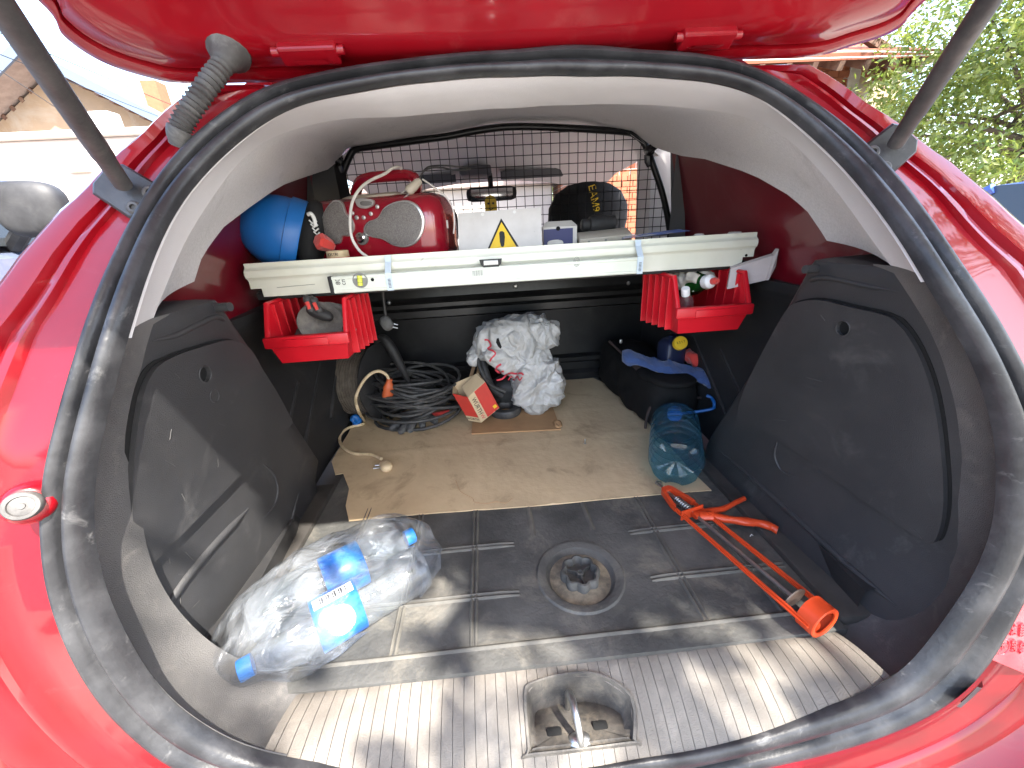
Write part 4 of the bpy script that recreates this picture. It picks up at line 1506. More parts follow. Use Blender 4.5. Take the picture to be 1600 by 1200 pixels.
for i, p in enumerate(tp):
    d = (tp[min(i + 1, n - 1)] - tp[max(i - 1, 0)]).normalized()
    sd_ = V((d.y, -d.x, 0)).normalized()
    w = 0.010 - 0.005 * min(1, 1.6 * i / n)
    rows.append([p + sd_ * w * math.cos(a) + V((0, 0, 0.006 * math.sin(a))) for a in np.linspace(0.4, 2 * math.pi + 0.4, 8, endpoint=False)])
loft(b, rows, cap0=True, cap1=True)
obj('trigger', b, M_gun, gun)
b = NB()
lathe(b, [(0.006, 0), (0.006, 0.002), (0.003, 0.003), (0, 0.003)], Matrix.Translation(PZ(1111, 802, 0.0435)), 12)
obj('rivet', b, M_gun, gun)
# white scrap
p = PZ(1172, 838, 0.006)
b = NB()
tube(b, [p, p + V((0.006, 0.004, 0.001)), p + V((0.006, 0.0, 0.001))], 0.0008, 6)
obj('plastic_scrap', b, M_wht, None, label='tiny white scrap on the mat beside the caulking gun', cat='scrap')

# ---- bag of water bottles on the left
BA = V((0.835, 0.55, 0)).normalized()
BP = V((-BA.y, BA.x, 0))
BO = V((-0.455, 0.388, 0.006))
bot_prof = [(0.0, 0.0), (0.03, 0.0), (0.038, 0.004), (0.041, 0.012), (0.041, 0.055), (0.0395, 0.06), (0.041, 0.065), (0.041, 0.085), (0.0395, 0.09), (0.041, 0.095), (0.041, 0.12), (0.0405, 0.122), (0.0405, 0.185), (0.041, 0.187), (0.040, 0.205), (0.034, 0.235), (0.022, 0.262), (0.0145, 0.275), (0.0142, 0.286)]
bottles = []
LAB = {0: 'clear water bottle with a blue label showing through the hole in the clear bag', 1: 'clear water bottle beside the labelled one inside the clear bag'}
for k, (off, z, flip) in enumerate(((0.0, 0.043, False), (0.084, 0.043, True))):
    base = BO + BP * off + V((0, 0, z))
    d = BA
    if flip:
        org = base + BA * 0.012
    else:
        org = base + BA * 0.285
        d = -BA
    m_ = axmat(org, d, V((0, 0, 1)))
    t = thing('water_bottle', LAB[k], 'bottle', org, group='water bottles packed in the clear bag')
    b = NB()
    lathe(b, bot_prof, m_, 28)
    obj('bottle', b, M_pet, t)
    b = NB()
    lathe(b, [(0.0408, 0.118), (0.0416, 0.119), (0.0416, 0.186), (0.0408, 0.187)], m_, 28)
    lb = obj('label_band', b, M_bluelab, t)
    b = NB()
    lathe(b, [(0.0155, 0.273), (0.0158, 0.288), (0.015, 0.291), (0, 0.2915)], m_, 20)
    obj('cap', b, M_cap, t)
    if k == 0:
        # white oval with the maker's name, barcode patch
        def wrap(bm_, r, ax_):
            return bm_
        up_ = V((0, 0, 1))
        side = -BP
        def lab_pt(u, a, r=0.0421):
            c = org + d * (0.152 - u)
            return c + (up_ * math.sin(a) + side * math.cos(a)) * r
        b = NB()
        sheet(b, [(0.020 * math.cos(x), 0.55 + 0.55 * math.sin(x)) for x in np.linspace(0, 2 * math.pi, 24, endpoint=False)], lambda u, v: lab_pt(u, v, 0.0420), 0.02)
        wl = obj('white_oval', b, M_wht, lb)
        b = NB()
        sheet(b, [(-0.03, 1.35), (0.03, 1.35), (0.03, 1.85), (-0.03, 1.85)], lambda u, v: lab_pt(u, v, 0.0420), 0.05)
        obj('barcode_patch', b, M_wht, lb)
        b = NB()
        for i in range(14):
            u = -0.022 + i * 0.0032
            w = 0.0004 + 0.0006 * (i * 7 % 3)
            sheet(b, [(u - w, 1.45), (u + w, 1.45), (u + w, 1.78), (u - w, 1.78)], lambda u_, v_: lab_pt(u_, v_, 0.0423), 0.1)
        obj('barcode', b, M_ink, lb, smooth=False)
        for txt, a_, sz, mt in (('devin', 0.18, 0.012, M_ink), ('МИНЕР.', 0.50, 0.011, M_rprint), ('ВОДА', 0.80, 0.011, M_rprint)):
            tb = textbm(txt, sz, Matrix.Identity(4), 0.0002)
            for v in tb.verts:
                v.co = lab_pt(-v.co.x, a_ + v.co.y / 0.042, 0.0424)
            obj('lettering', tb, mt, lb, smooth=False)
# film
fc = BO + BA * 0.145 + BP * 0.043 + V((0, 0, 0.054))
fm = frame(fc, BA, (0, 0, 1))
b = NB()


def filmshape(p):
    t = p.x / 0.19
    k = 1 - 0.40 * max(0, -t) ** 2 - 0.08 * max(0, t) ** 3
    return V((p.x, p.y * k, (p.z + 0.056) * (0.55 + 0.45 * k) - 0.056))


blob(b, fm, 0.178, 0.100, 0.050, e=2.8, sub=6, amp=0.008, sc=12, ridge=0.008, seed=3, flat=-0.049, fn=filmshape)
hc = BO + BA * 0.205 + V((0, 0, 0.062)) - BP * 0.035
kill = []
for v in b.verts:
    loc = v.co - hc
    e = (loc.dot(BA) / 0.070) ** 2 + (loc.dot(V((0, 0, 1)) * 0.7 + BP * 0.7) / 0.042) ** 2
    if e < 1 and loc.dot(-BP) > -0.06:
        kill.append(v)
bmesh.ops.delete(b, geom=kill, context='VERTS')
for v in b.verts:
    v.co.z = max(v.co.z, 0.0075)
    v.co.x = max(v.co.x, -0.535)
obj('plastic_bag', b, M_film, None, auto=60, label='torn clear plastic bag wrapped round water bottles beside the left side panel', cat='plastic bag')

# ---- big blue bottle
B0, B1 = V((0.352, 0.735, 0.076)), V((0.470, 0.990, 0.076))
d = (B1 - B0).normalized()
m_ = axmat(B0, d, (0, 0, 1))
bb = thing('blue_water_bottle', 'large empty translucent blue water bottle lying on the edge of the cardboard sheet', 'bottle', (B0.x, B0.y, 0.01))
b = NB()
prof = [(0.002, 0.020), (0.012, 0.017), (0.03, 0.006), (0.045, 0.001), (0.058, 0.005), (0.061, 0.016), (0.0635, 0.030)]
z = 0.035
while z < 0.20:
    prof += [(0.064, z), (0.064, z + 0.012), (0.0585, z + 0.018), (0.064, z + 0.024)]
    z += 0.032
prof += [(0.0635, 0.215), (0.060, 0.235), (0.040, 0.256), (0.022, 0.268), (0.019, 0.275), (0.019, 0.29)]
rings = []
for r, zz in prof:
    ring_ = []
    for k in range(60):
        a = 2 * math.pi * k / 60
        z2 = zz
        if zz < 0.03:
            z2 = zz + 0.014 * max(0, -math.cos(5 * a)) ** 0.8 * min(1, r / 0.05) * max(0, 1 - (r - 0.055) / 0.02 if r > 0.055 else 1)
        rr = r * (1 + 0.015 * noise.noise(V((math.cos(a) * 2, math.sin(a) * 2, zz * 20))))
        ring_.append(m_ @ V((rr * math.cos(a), rr * math.sin(a), z2)))
    rings.append(ring_)
loft(b, rings)
obj('bottle', b, M_petb, bb)
b = NB()
lathe(b, [(0.021, 0.272), (0.021, 0.292), (0.019, 0.294), (0, 0.294)], m_, 24)
obj('cap', b, M_blue, bb)
b = NB()
hq = [m_ @ V((0.0, -0.018, 0.266)), PZ(1108, 640, 0.10), PZ(1116, 632, 0.12), PZ(1112, 622, 0.13), PZ(1104, 618, 0.135)]
tube(b, spline(hq, 5), 0.0045, 8)
obj('carry_handle', b, M_blue, bb)

# ---- black tool bag
tb_ = thing('tool_bag', 'open black nylon tool bag slumped in the corner of the boot', 'bag', (0.46, 1.25, 0.01))
b = NB()
tm = frame((0.470, 1.245, 0.094), V((-0.09, 1, 0)), (0, 0, 1))


def bagshape(p):
    t = max(0, (p.z + 0.09) / 0.2)
    y = p.y * (1 - 0.18 * t)
    return V((p.x * (1 - 0.05 * t), y, p.z * (1 + 0.12 * math.sin(p.x * 9)) if p.z > 0 else p.z))


blob(b, tm, 0.235, 0.092, 0.084, e=5, sub=5, amp=0.008, sc=10, ridge=0.005, seed=5, flat=-0.082, fn=bagshape)
obj('bag_body', b, M_toolbag, tb_)
b = NB()
for pts in ([(1008, 675), (1010, 655), (1018, 635), (1040, 622), (1070, 618), (1095, 622)],):
    P = spline([PY(*q, 1.035) for q in pts], 5)
    tube(b, P, 0.0045, 8)
P = spline([PY(952, 533, 1.33), PY(985, 565, 1.22), PY(1010, 590, 1.13), PY(1030, 612, 1.06), PY(1045, 616, 1.03)], 6)
tube(b, P, 0.0045, 8)
obj('edge_binding', b, M_binding, tb_)
b = NB()
rows = []
for q, y in (((985, 562), 1.20), ((1002, 580), 1.15), ((1020, 600), 1.09), ((1032, 612), 1.05)):
    p = PY(*q, y - 0.012)
    rows.append([p + V((-0.014, 0, 0)), p + V((0.014, 0.0, 0.004))])
loft(b, rows, closed=False)
obj('strap', b, M_binding, tb_)
b = NB()
blob(b, frame((0.475, 1.12, 0.158), V((-0.1, 1, -0.05)), (0, 0, 1)), 0.13, 0.07, 0.018, e=3, sub=4, amp=0.008, sc=14, seed=8)
obj('flap', b, M_toolbag, tb_)
for q in ((967, 531), (1016, 589)):
    p = PY(*q, 1.12 if q[0] > 1000 else 1.30)
    b = NB()
    blob(b, Matrix.Translation(p + V((0, -0.02, 0.0))), 0.006, 0.004, 0.008, sub=2, amp=0.001, sc=40)
    obj('zip_puller', b, M_silver, tb_)

b = NB()
P = spline([PY(972, 556, 1.17), PY(1000, 562, 1.13), PY(1035, 573, 1.09), PY(1065, 578, 1.07), PY(1095, 588, 1.04), PY(1114, 600, 1.01)], 6)
n = len(P)
rows = []
for i, p in enumerate(P):
    t = i / (n - 1)
    w = 0.028 + 0.006 * noise.noise(V((t * 7, 1, 0))) - (0.012 if i in (0, n - 1) else 0.0)
    h = 0.011 + 0.006 * math.sin(t * 17)
    rows.append([p + V((0.25 * w * math.cos(a), 0.8 * w * math.cos(a), h * math.sin(a) + 0.4 * w * math.cos(a))) * (1 + 0.12 * noise.noise(V((t * 9, math.cos(a) * 2, math.sin(a))))) if False else p + V((0.25 * w * math.cos(a), 0.8 * w * math.cos(a), h * math.sin(a) + 0.35 * w * math.cos(a) + 0.009 * noise.noise(V((t * 14, math.cos(a) * 2.5, math.sin(a) * 2)))) ) for a in np.linspace(0, 2 * math.pi, 16, endpoint=False)])
loft(b, rows, cap0=True, cap1=True)
obj('blue_rag', b, M_bcloth, None, label='twisted blue cloth lying along the top of the black tool bag', cat='cloth')
b = NB()
pr = PY(1090, 560, 1.12)
blob(b, frame(pr, V((1, 0.2, -0.4)), V((0, -0.3, 1))), 0.045, 0.035, 0.020, e=2.2, sub=5, amp=0.010, sc=22, ridge=0.006, seed=2)
obj('red_rag', b, M_rcloth, None, label='crumpled red cloth behind the blue cloth on the tool bag', cat='cloth')
cn = thing('fluid_canister', 'dark blue canister with a yellow screw cap behind the tool bag', 'canister', (0.53, 1.13, 0.17))
b = NB()
m_ = Matrix.Translation((0.515, 1.14, 0.165)) @ Matrix.Rotation(0.2, 4, 'Z') @ Matrix.Diagonal((0.62, 0.62, 0.42, 1))
rows = []
for z, wx, wy in ((0, 0.055, 0.05), (0.01, 0.06, 0.055), (0.2, 0.06, 0.055), (0.235, 0.045, 0.04), (0.25, 0.02, 0.02), (0.262, 0.016, 0.016)):
    rows.append([m_ @ V((wx * math.copysign(abs(math.cos(a)) ** 0.5, math.cos(a)), wy * math.copysign(abs(math.sin(a)) ** 0.5, math.sin(a)), z)) for a in np.linspace(0, 2 * math.pi, 28, endpoint=False)])
loft(b, rows, cap0=True, cap1=True)
M_dblue = mat('dark_blue_plastic', (0.012, 0.018, 0.05), 0.4)
obj('container', b, M_dblue, cn)
b = NB()
cp = PY(1064, 535, 1.07)
lathe(b, [(0.017, -0.02), (0.020, -0.018), (0.0205, -0.002), (0.0195, 0.0), (0.0, 0.0008)], axmat(cp, V((-0.1, -0.8, 0.5))), 24)
cpo = obj('cap', b, M_yel, cn)
obj('cap_print', textbm('2 2 1 7', 0.009, frame(cp + V((-0.001, -0.0015, 0.001)), V((1, 0.05, 0.15)), V((-0.1, -0.8, 0.5))), 0.0003), M_ink, cpo, smooth=False)
b = NB()
tube(b, spline([cp + V((0.0, 0.012, -0.006)), cp.lerp(V((0.515, 1.14, 0.255)), 0.6), V((0.515, 1.14, 0.250))], 4), 0.014, 10)
obj('spout', b, M_dblue, cn)

# ---- cable reel and coil, left rear corner
reel = thing('cable_reel', 'black cable drum wound with old cable standing in the rear left corner', 'cable reel', (-0.50, 1.30, 0.01))
ra = V((0.93, -0.30, 0.05)).normalized()
rc = V((-0.515, 1.30, 0.142))
m_ = axmat(rc, ra, (0, 0, 1))
for z0 in (-0.072, 0.066):
    b = NB()
    prof_ = [(0.02, z0), (0.128, z0), (0.132, z0 + 0.002), (0.132, z0 + 0.006), (0.128, z0 + 0.008), (0.02, z0 + 0.008)]
    lathe(b, prof_, m_, 40)
    obj('flange', b, M_dark, reel)
b = NB()
P = []
for i in range(900):
    t = i / 900
    lay = int(t * 3)
    tt_ = t * 3 - lay
    zz = -0.058 + 0.116 * (tt_ if lay % 2 == 0 else 1 - tt_)
    a = i / 26 * 2 * math.pi
    r = 0.098 + 0.009 * lay * 0.9 + 0.003 * noise.noise(V((a * 0.7, 0, lay)))
    P.append(m_ @ V((r * math.cos(a), r * math.sin(a), zz + 0.003 * noise.noise(V((a * 0.4, 5, 0))))))
tube(b, P, 0.0048, 6)
M_oldcab = mat('brown_black_cable', (0.08, 0.064, 0.05), 0.6, base2=(0.14, 0.115, 0.09), nscale=30)
obj('wound_cable', b, M_oldcab, reel)
b = NB()
lathe(b, [(0.09, -0.066), (0.09, 0.066)], m_, 30)
obj('core', b, M_dark, reel)
b = NB()
tube(b, spline([PY(585, 535, 1.24), PY(598, 528, 1.22), PY(612, 545, 1.21), PY(628, 575, 1.21), PY(640, 600, 1.22)], 6), [0.006 + 0.010 * math.sin(math.pi * i / 24) for i in range(25)], 10)
obj('stand', b, M_dark, reel)

cc = V((-0.335, 1.245, 0.0))
b = NB()
P = []
random.seed(11)
N_ = 21
for i in range(N_ * 22):
    t = i / 22
    a = 2 * math.pi * t
    k = t / N_
    rx = 0.132 + 0.034 * math.sin(t * 2.1) + 0.018 * noise.noise(V((t * 1.7, 0, 1)))
    ry = 0.098 + 0.02 * math.cos(t * 1.7) + 0.015 * noise.noise(V((t * 1.7, 4, 1)))
    tilt = 0.35 * math.sin(t * 0.9)
    z = 0.024 + 0.0068 * t + 0.042 * math.sin(a + t) * math.sin(t * 0.8) + 0.01 * noise.noise(V((t * 2, 9, 0)))
    P.append(cc + V((rx * math.cos(a) + 0.012 * math.sin(t * 3), ry * math.sin(a), max(0.018, z))))
tube(b, P, 0.0052, 7)
obj('cable_coil', b, M_rubcab, None, label='tangled coil of black cable lying beside the cable reel', cat='cable')

# cream lead with plug and orange coupler
b = NB()
lead = [PY(608, 596, 1.17), PY(604, 586, 1.165), PY(592, 580, 1.16), PY(578, 585, 1.15), PY(565, 600, 1.14), PY(556, 622, 1.12), PY(560, 642, 1.09), PZ(569, 657, 0.016), PZ(566, 663, 0.016), PZ(546, 668, 0.016), PZ(533, 678, 0.016), PZ(531, 690, 0.016), PZ(540, 702, 0.016), PZ(556, 709, 0.016), PZ(580, 710, 0.017), PZ(596, 717, 0.018)]
tube(b, spline(lead, 6), 0.0048, 8)
t = thing('extension_lead', 'cream mains lead with orange coupler and dirty plug curling over the cardboard', 'cable', (lead[-1].x, lead[-1].y, 0.01))
obj('cable', b, M_cream, t)
b = NB()
pl = PZ(603, 728, 0.018)
pd = V((-0.35, -1, 0)).normalized()
blob(b, frame(pl, V((0.5, -1, 0)), (0, 0, 1)), 0.022, 0.016, 0.011, e=3, sub=3, amp=0.0015, sc=60)
pg = obj('plug', b, M_cream, t)
for dx in (-0.006, 0.008):
    b = NB()
    o = pl + V((-0.012, dx, 0.0))
    tube(b, [o, o + V((-0.02, -0.002, 0.001))], 0.0021, 8)
    obj('pin', b, M_steel, pg)
b = NB()
c0, c1 = PY(608, 597, 1.17), PY(605, 622, 1.17)
d = (c1 - c0).normalized()
m_ = axmat(c0, d, (1, 0, 0))
lathe(b, [(0.009, -0.012), (0.0095, 0.0), (0.011, 0.004), (0.016, 0.012), (0.0175, 0.02), (0.0165, 0.03), (0.0185, 0.038), (0.0185, 0.058), (0.016, 0.062), (0, 0.063)], m_, 20, fn=lambda a, z: 1 + 0.06 * math.cos(3 * a))
obj('coupler', b, M_oconn, t)
# gloves and red tool below the coil
for gx, gy, s_ in ((612, 670, 0), (626, 674, 1), (640, 670, 2), (655, 664, 3)):
    pass
gl_ = thing('work_glove', 'dark grey work glove half under the cable coil', 'glove', (-0.37, 1.17, 0.01))
b = NB()
for q0, q1, r in (((635, 655), (610, 671), 0.012), ((640, 655), (625, 676), 0.012), ((648, 653), (640, 674), 0.0115), ((660, 650), (660, 667), 0.011), ((668, 648), (682, 660), 0.011)):
    a, c = PZ(*q0, 0.021), PZ(*q1, 0.021)
    tube(b, [a, a.lerp(c, 0.5), a.lerp(c, 0.9), c], [r * 1.1, r * 1.15, r, r * 0.55], 10)
blob(b, Matrix.Translation(PZ(650, 650, 0.03)), 0.05, 0.035, 0.016, sub=3, amp=0.003, sc=30)
obj('glove', b, M_glove, gl_)
b = NB()
a, c = PZ(640, 655, 0.018), PZ(702, 643, 0.020)
tube(b, [a, a.lerp(c, 0.3), a.lerp(c, 0.8), a.lerp(c, 0.82), c], [0.007, 0.0075, 0.0075, 0.0085, 0.0085], 12)
sdv = obj('screwdriver', b, M_rcloth, None, label='red handled tool poking out under the cable coil', cat='tool')
# crushed bit of blue plastic behind the reel
b = NB()
blob(b, Matrix.Translation(V((-0.545, 1.22, 0.030))), 0.016, 0.014, 0.02, sub=3, amp=0.006, sc=40, ridge=0.004)
obj('blue_wrapper', b, M_blue, None, label='small crumpled blue wrapper at the foot of the cable reel', cat='wrapper')

# ---- small carton, tape ring, brown cardboard, tool under the white bag
bm = NB()
q = [PZ(737, 679, 0.012), PZ(876, 672, 0.012)]
o = [(q[0].x, q[0].y), (q[1].x, q[1].y), (q[1].x + 0.004, q[1].y + 0.20), (q[0].x + 0.002, q[0].y + 0.20)]
sheet(bm, o, lambda u, v: V((u, v, 0.0165 + 0.001 * noise.noise(V((u * 20, v * 20, 0))))), 0.02, thick=V((0, 0, -0.005)))
cbd = obj('brown_cardboard', bm, M_card2, None, label='piece of brown corrugated cardboard under the white bag and tool', cat='cardboard')
b = NB()
p = PZ(871, 662, 0.018)
blob(b, Matrix.Translation(p), 0.012, 0.022, 0.006, sub=3, amp=0.004, sc=50, ridge=0.002)
obj('torn_corner', b, M_card2, cbd)
# carton: open box with red print
cx = thing('small_carton', 'small open red and tan carton tilted on the brown cardboard', 'box', (-0.13, 1.17, 0.012))
A0 = PY(752, 660, 1.145)      # bottom near edge
ex = (PY(780, 635, 1.16) - A0)
ez = (PY(732, 620, 1.14) - A0)
ex, ez = ex.normalized(), ez.normalized()
ez = (ez - ex * ez.dot(ex)).normalized()
ey = ez.cross(ex)
if ey.y < 0:
    ey = -ey
w_, h_, d_ = 0.075, 0.085, 0.075


def CB(u, v, w):
    return A0 + ex * u + ey * v + ez * w


def quad(pts, mt, name, parent, th=None, sub=1):
    b = NB()
    vs = [b.verts.new(p) for p in pts]
    f = b.faces.new(vs)
    if th is not None:
        r = bmesh.ops.extrude_face_region(b, geom=[f])
        for g in r['geom']:
            if isinstance(g, bmesh.types.BMVert):
                g.co += th
    return obj(name, b, mt, parent, smooth=False)


# the long left side and the right side with print, near faces towards camera
P00, P10, P01, P11 = PY(752, 660, 1.13), PY(780, 637, 1.15), PY(731, 621, 1.12), PY(758, 597, 1.14)
Q00, Q01 = PY(732, 657, 1.15), PY(707, 615, 1.14)
bk = V((0.0, 0.055, 0.012))
wall = quad([P00, P10, P11, P01], M_cardr, 'wall', cx, bk * 0.03)
quad([P00, P01, Q01, Q00], M_cardr, 'wall', cx, bk * 0.03)
quad([P10, P11, P11 + bk + V((-0.02, 0, 0)), P10 + bk + V((-0.02, 0, 0))], M_card, 'wall', cx, V((-0.001, 0, 0)))
quad([Q00, Q01, Q01 + bk, Q00 + bk], M_card, 'wall', cx, V((0.001, 0, 0)))
quad([Q01 + bk, Q00 + bk, P10 + bk + V((-0.02, 0, 0)), P11 + bk + V((-0.02, 0, 0))], M_card, 'wall', cx, V((0, 0.001, 0)))
quad([P00, P10, P10 + bk + V((-0.02, 0, 0)), Q00 + bk, Q00], M_card, 'wall', cx, V((0, 0, -0.001)))
nn = -(P10 - P00).cross(P01 - P00).normalized()
if nn.y > 0:
    nn = -nn
# tan stripe along the near edge with the name
quad([P00 + nn * 0.0006, P00.lerp(P10, 0.36) + nn * 0.0006, P01.lerp(P11, 0.36) + nn * 0.0006, P01 + nn * 0.0006], M_card, 'stripe', wall)
c = P00.lerp(P10, 0.18).lerp(P01.lerp(P11, 0.18), 0.55) + nn * 0.001
obj('lettering', textbm('WÜRTH', 0.021, frame(c, (P00 - P01), nn), 0.0003, sx=0.85), M_ink, wall, smooth=False)
c = P00.lerp(P10, 0.18).lerp(P01.lerp(P11, 0.18), 0.14) + nn * 0.001
obj('emblem', textbm('W', 0.018, frame(c, (P00 - P01), nn), 0.0003), M_rprint, wall, smooth=False)
n2 = (P01 - P00).cross(Q00 - P00).normalized()
if n2.y > 0:
    n2 = -n2
quad([P00 + n2 * 0.0006, P00.lerp(P01, 0.2) + n2 * 0.0006, Q00.lerp(Q01, 0.2) + n2 * 0.0006, Q00 + n2 * 0.0006], M_card, 'stripe', wall)
c = P00.lerp(Q00, 0.5).lerp(P01.lerp(Q01, 0.5), 0.1) + n2 * 0.001
obj('lettering', textbm('WÜRTH', 0.012, frame(c, (P00 - Q00), n2), 0.0003), M_ink, wall, smooth=False)
c = P00.lerp(P10, 0.86).lerp(P01.lerp(P11, 0.86), 0.14) + nn * 0.001
b = NB()
box(b, (-0.006, -0.006, 0), (0.006, 0.006, 0.0004), frame(c, P10 - P00, nn))
obj('emblem', b, M_yel, wall, smooth=False)
# open flaps
quad([P01, P11, P11 + bk * 0.8 + V((-0.03, 0, 0.004)), P01 + bk * 0.9 + V((-0.02, 0, 0.006))], M_card, 'flap', cx, V((0, 0, 0.001)))
# tape ring
tp_ = PZ(790, 640, 0.03)
b = NB()
rings = [[V((tp_.x + r * math.cos(a), tp_.y + r * math.sin(a), z)) for a in np.linspace(0, 2 * math.pi, 40, endpoint=False)] for r, z in ((0.030, 0.019), (0.052, 0.019), (0.054, 0.023), (0.054, 0.040), (0.052, 0.044), (0.030, 0.044), (0.028, 0.040), (0.028, 0.022), (0.030, 0.019))]
loft(b, rings)
obj('tape_roll', b, M_rubcab, None, label='black roll of tape between the small carton and the white bag', cat='tape roll')
# dark power tool under the bag
pt = thing('power_tool', 'black power tool standing on brown cardboard half hidden by the white bag', 'power tool', (0.02, 1.25, 0.018))
b = NB()
blob(b, Matrix.Translation(V((0.03, 1.28, 0.075))), 0.10, 0.055, 0.057, e=3, sub=4, amp=0.008, sc=14, seed=1)
tube(b, spline([PY(752, 555, 1.27), PY(758, 580, 1.24), PY(768, 605, 1.22), PY(785, 618, 1.22)], 5), 0.014, 10)
obj('housing', b, M_dark, pt)
b = NB()
tube(b, spline([PY(745, 545, 1.26), PY(750, 575, 1.22), PY(765, 600, 1.20), PY(790, 612, 1.19)], 6), 0.006, 8)
obj('power_cord', b, M_rubcab, pt)
b = NB()
tube(b, spline([V((0.09, 1.2, 0.03)), V((0.15, 1.23, 0.05)), V((0.16, 1.28, 0.04)), V((0.1, 1.3, 0.03))], 6), 0.006, 8)
obj('power_cord', b, M_rubcab, pt)
# wooden legs behind
for q0, q1, y, lab in (((733, 598), (745, 556), 1.30, 'thin wooden strip leaning behind the small carton'), ((746, 588), (750, 562), 1.32, 'short wooden strip beside the other one behind the small carton'), ((872, 592), (855, 545), 1.34, 'thin wooden strip leaning at the far side of the white bag')):
    a, c = PY(*q0, y), PY(*q1, y + 0.03)
    a = c + (a - c) * ((c.z - 0.012) / max(0.01, c.z - a.z)) if a.z > 0.012 else a
    b = NB()
    box(b, (-(c - a).length / 2, -0.006, -0.004), ((c - a).length / 2, 0.006, 0.004), frame((a + c) / 2, c - a, (0, -1, 0)), 0.001)
    obj('wooden_strip', b, M_wood, None, smooth=False, label=lab, cat='wood')
# white carrier bag
wb = thing('carrier_bag', 'crumpled white plastic carrier bag with red print on top of the black tool', 'plastic bag', (0.05, 1.24, 0.02))
b = NB()


def hood(p):
    return V((p.x, p.y, p.z + 0.06 * (p.x / 0.13) - 0.25 * max(0, p.x - 0.05)))


def crumple(bm_, M_, sx, sy, sz, seed, fn=None, amp=0.016):
    t_ = NB()
    bmesh.ops.create_icosphere(t_, subdivisions=6, radius=1)
    so_ = V((seed * 3.7, seed * 1.3, seed * 5.1))
    for v in t_.verts:
        d = v.co.normalized()
        k = (abs(d.x) ** 3 + abs(d.y) ** 3 + abs(d.z) ** 3) ** (-1 / 3)
        p = V((d.x * k * sx, d.y * k * sy, d.z * k * sz))
        if fn:
            p = fn(p)
        w = V((noise.noise(p * 9 + so_), noise.noise(p * 9 - so_), noise.noise(p * 9 + so_ * 2))) * 0.05
        a1 = 1 - 2 * abs(noise.noise((p + w) * 11 + so_))
        a2 = 1 - 2 * abs(noise.noise((p + w) * 24 + so_ * 2))
        a3 = 1 - 2 * abs(noise.noise((p + w) * 52 - so_))
        p += d * (amp * (a1 - 0.6) * 1.3 + amp * 0.6 * (a2 - 0.5) + amp * 0.26 * (a3 - 0.5))
        v.co = M_ @ p
    merge(bm_, t_)


def hoodf(p):
    x = p.x / 0.135
    return V((p.x, p.y, p.z * (1 - 0.35 * max(0, x)) + 0.035 * max(0, x) - 0.02 * max(0, -x)))


crumple(b, frame((0.018, 1.27, 0.268), V((1, 0, 0.12)), (0, 0, 1)), 0.128, 0.075, 0.066, 4)
crumple(b, frame((0.112, 1.265, 0.285), V((1, 0, -0.35)), (0, 0, 1)), 0.062, 0.06, 0.046, 31)
crumple(b, frame((0.090, 1.215, 0.112), V((1, 0, -0.12)), (0, 0, 1)), 0.085, 0.065, 0.094, 9)
crumple(b, frame((0.0, 1.225, 0.195), V((1, 0, -0.55)), (0, 0, 1)), 0.105, 0.05, 0.034, 12)
crumple(b, frame((0.05, 1.235, 0.225), V((1, 0, -1.3)), (0, 0, 1)), 0.09, 0.058, 0.062, 21)
crumple(b, frame((-0.112, 1.255, 0.225), V((1, 0, 0.9)), (0, 0, 1)), 0.038, 0.03, 0.024, 14, None, 0.01)
b.normal_update()
wbvh = BVHTree.FromBMesh(b)
bag_o = obj('bag_film', b, M_bagw, wb, auto=75)


def onbag(px, py, off=0.0012):
    d = ray(px, py).normalized()
    loc, nor, *_ = wbvh.ray_cast(CAM, d)
    if loc is None:
        loc = PY(px, py, 1.2)
        return loc
    return loc - d * off


def stroke(pts, r, mt):
    b = NB()
    P = [V((p.x, p.y, 0)) for p in spline([V((x, y, 0)) for x, y in pts], 5)]
    rows = []
    for i, p in enumerate(P):
        d = (P[min(i + 1, len(P) - 1)] - P[max(i - 1, 0)]).normalized()
        n_ = V((-d.y, d.x, 0))
        rows.append([onbag(*(p + n_ * r)[:2]), onbag(*p[:2]), onbag(*(p - n_ * r)[:2])])
    loft(b, rows, closed=False)
    obj('red_print', b, mt, bag_o)


stroke([(757, 531), (763, 532), (767, 540), (762, 545), (770, 548), (774, 553), (768, 560), (765, 565)], 1.3, M_rprint)
stroke([(783, 569), (777, 573), (775, 578), (781, 582), (787, 580)], 1.6, M_rprint)
stroke([(776, 594), (785, 592), (791, 586), (798, 583), (806, 584), (814, 583), (818, 586)], 1.3, M_rprint)
stroke([(794, 594), (799, 588), (803, 594), (808, 588), (812, 594), (816, 589)], 0.9, M_rprint)
b = NB()
sheet(b, [(776, 529), (779, 528), (781, 534), (784, 542), (782, 545), (778, 541), (775, 535)], lambda u, v: onbag(u, v, 0.0015), 3)
obj('torn_hole', b, M_void, bag_o)

# ================================================================== THE SHELF AND WHAT IS ON IT
SY = 0.88
ST = 0.515
bm = NB()
box(bm, (-0.565, 0.895, ST - 0.016), (0.555, 1.38, ST), bev=0.002)
obj('shelf_board', bm, M_dark, None, smooth=False, label='dark shelf board fixed across the boot behind the white rail', cat='shelf')
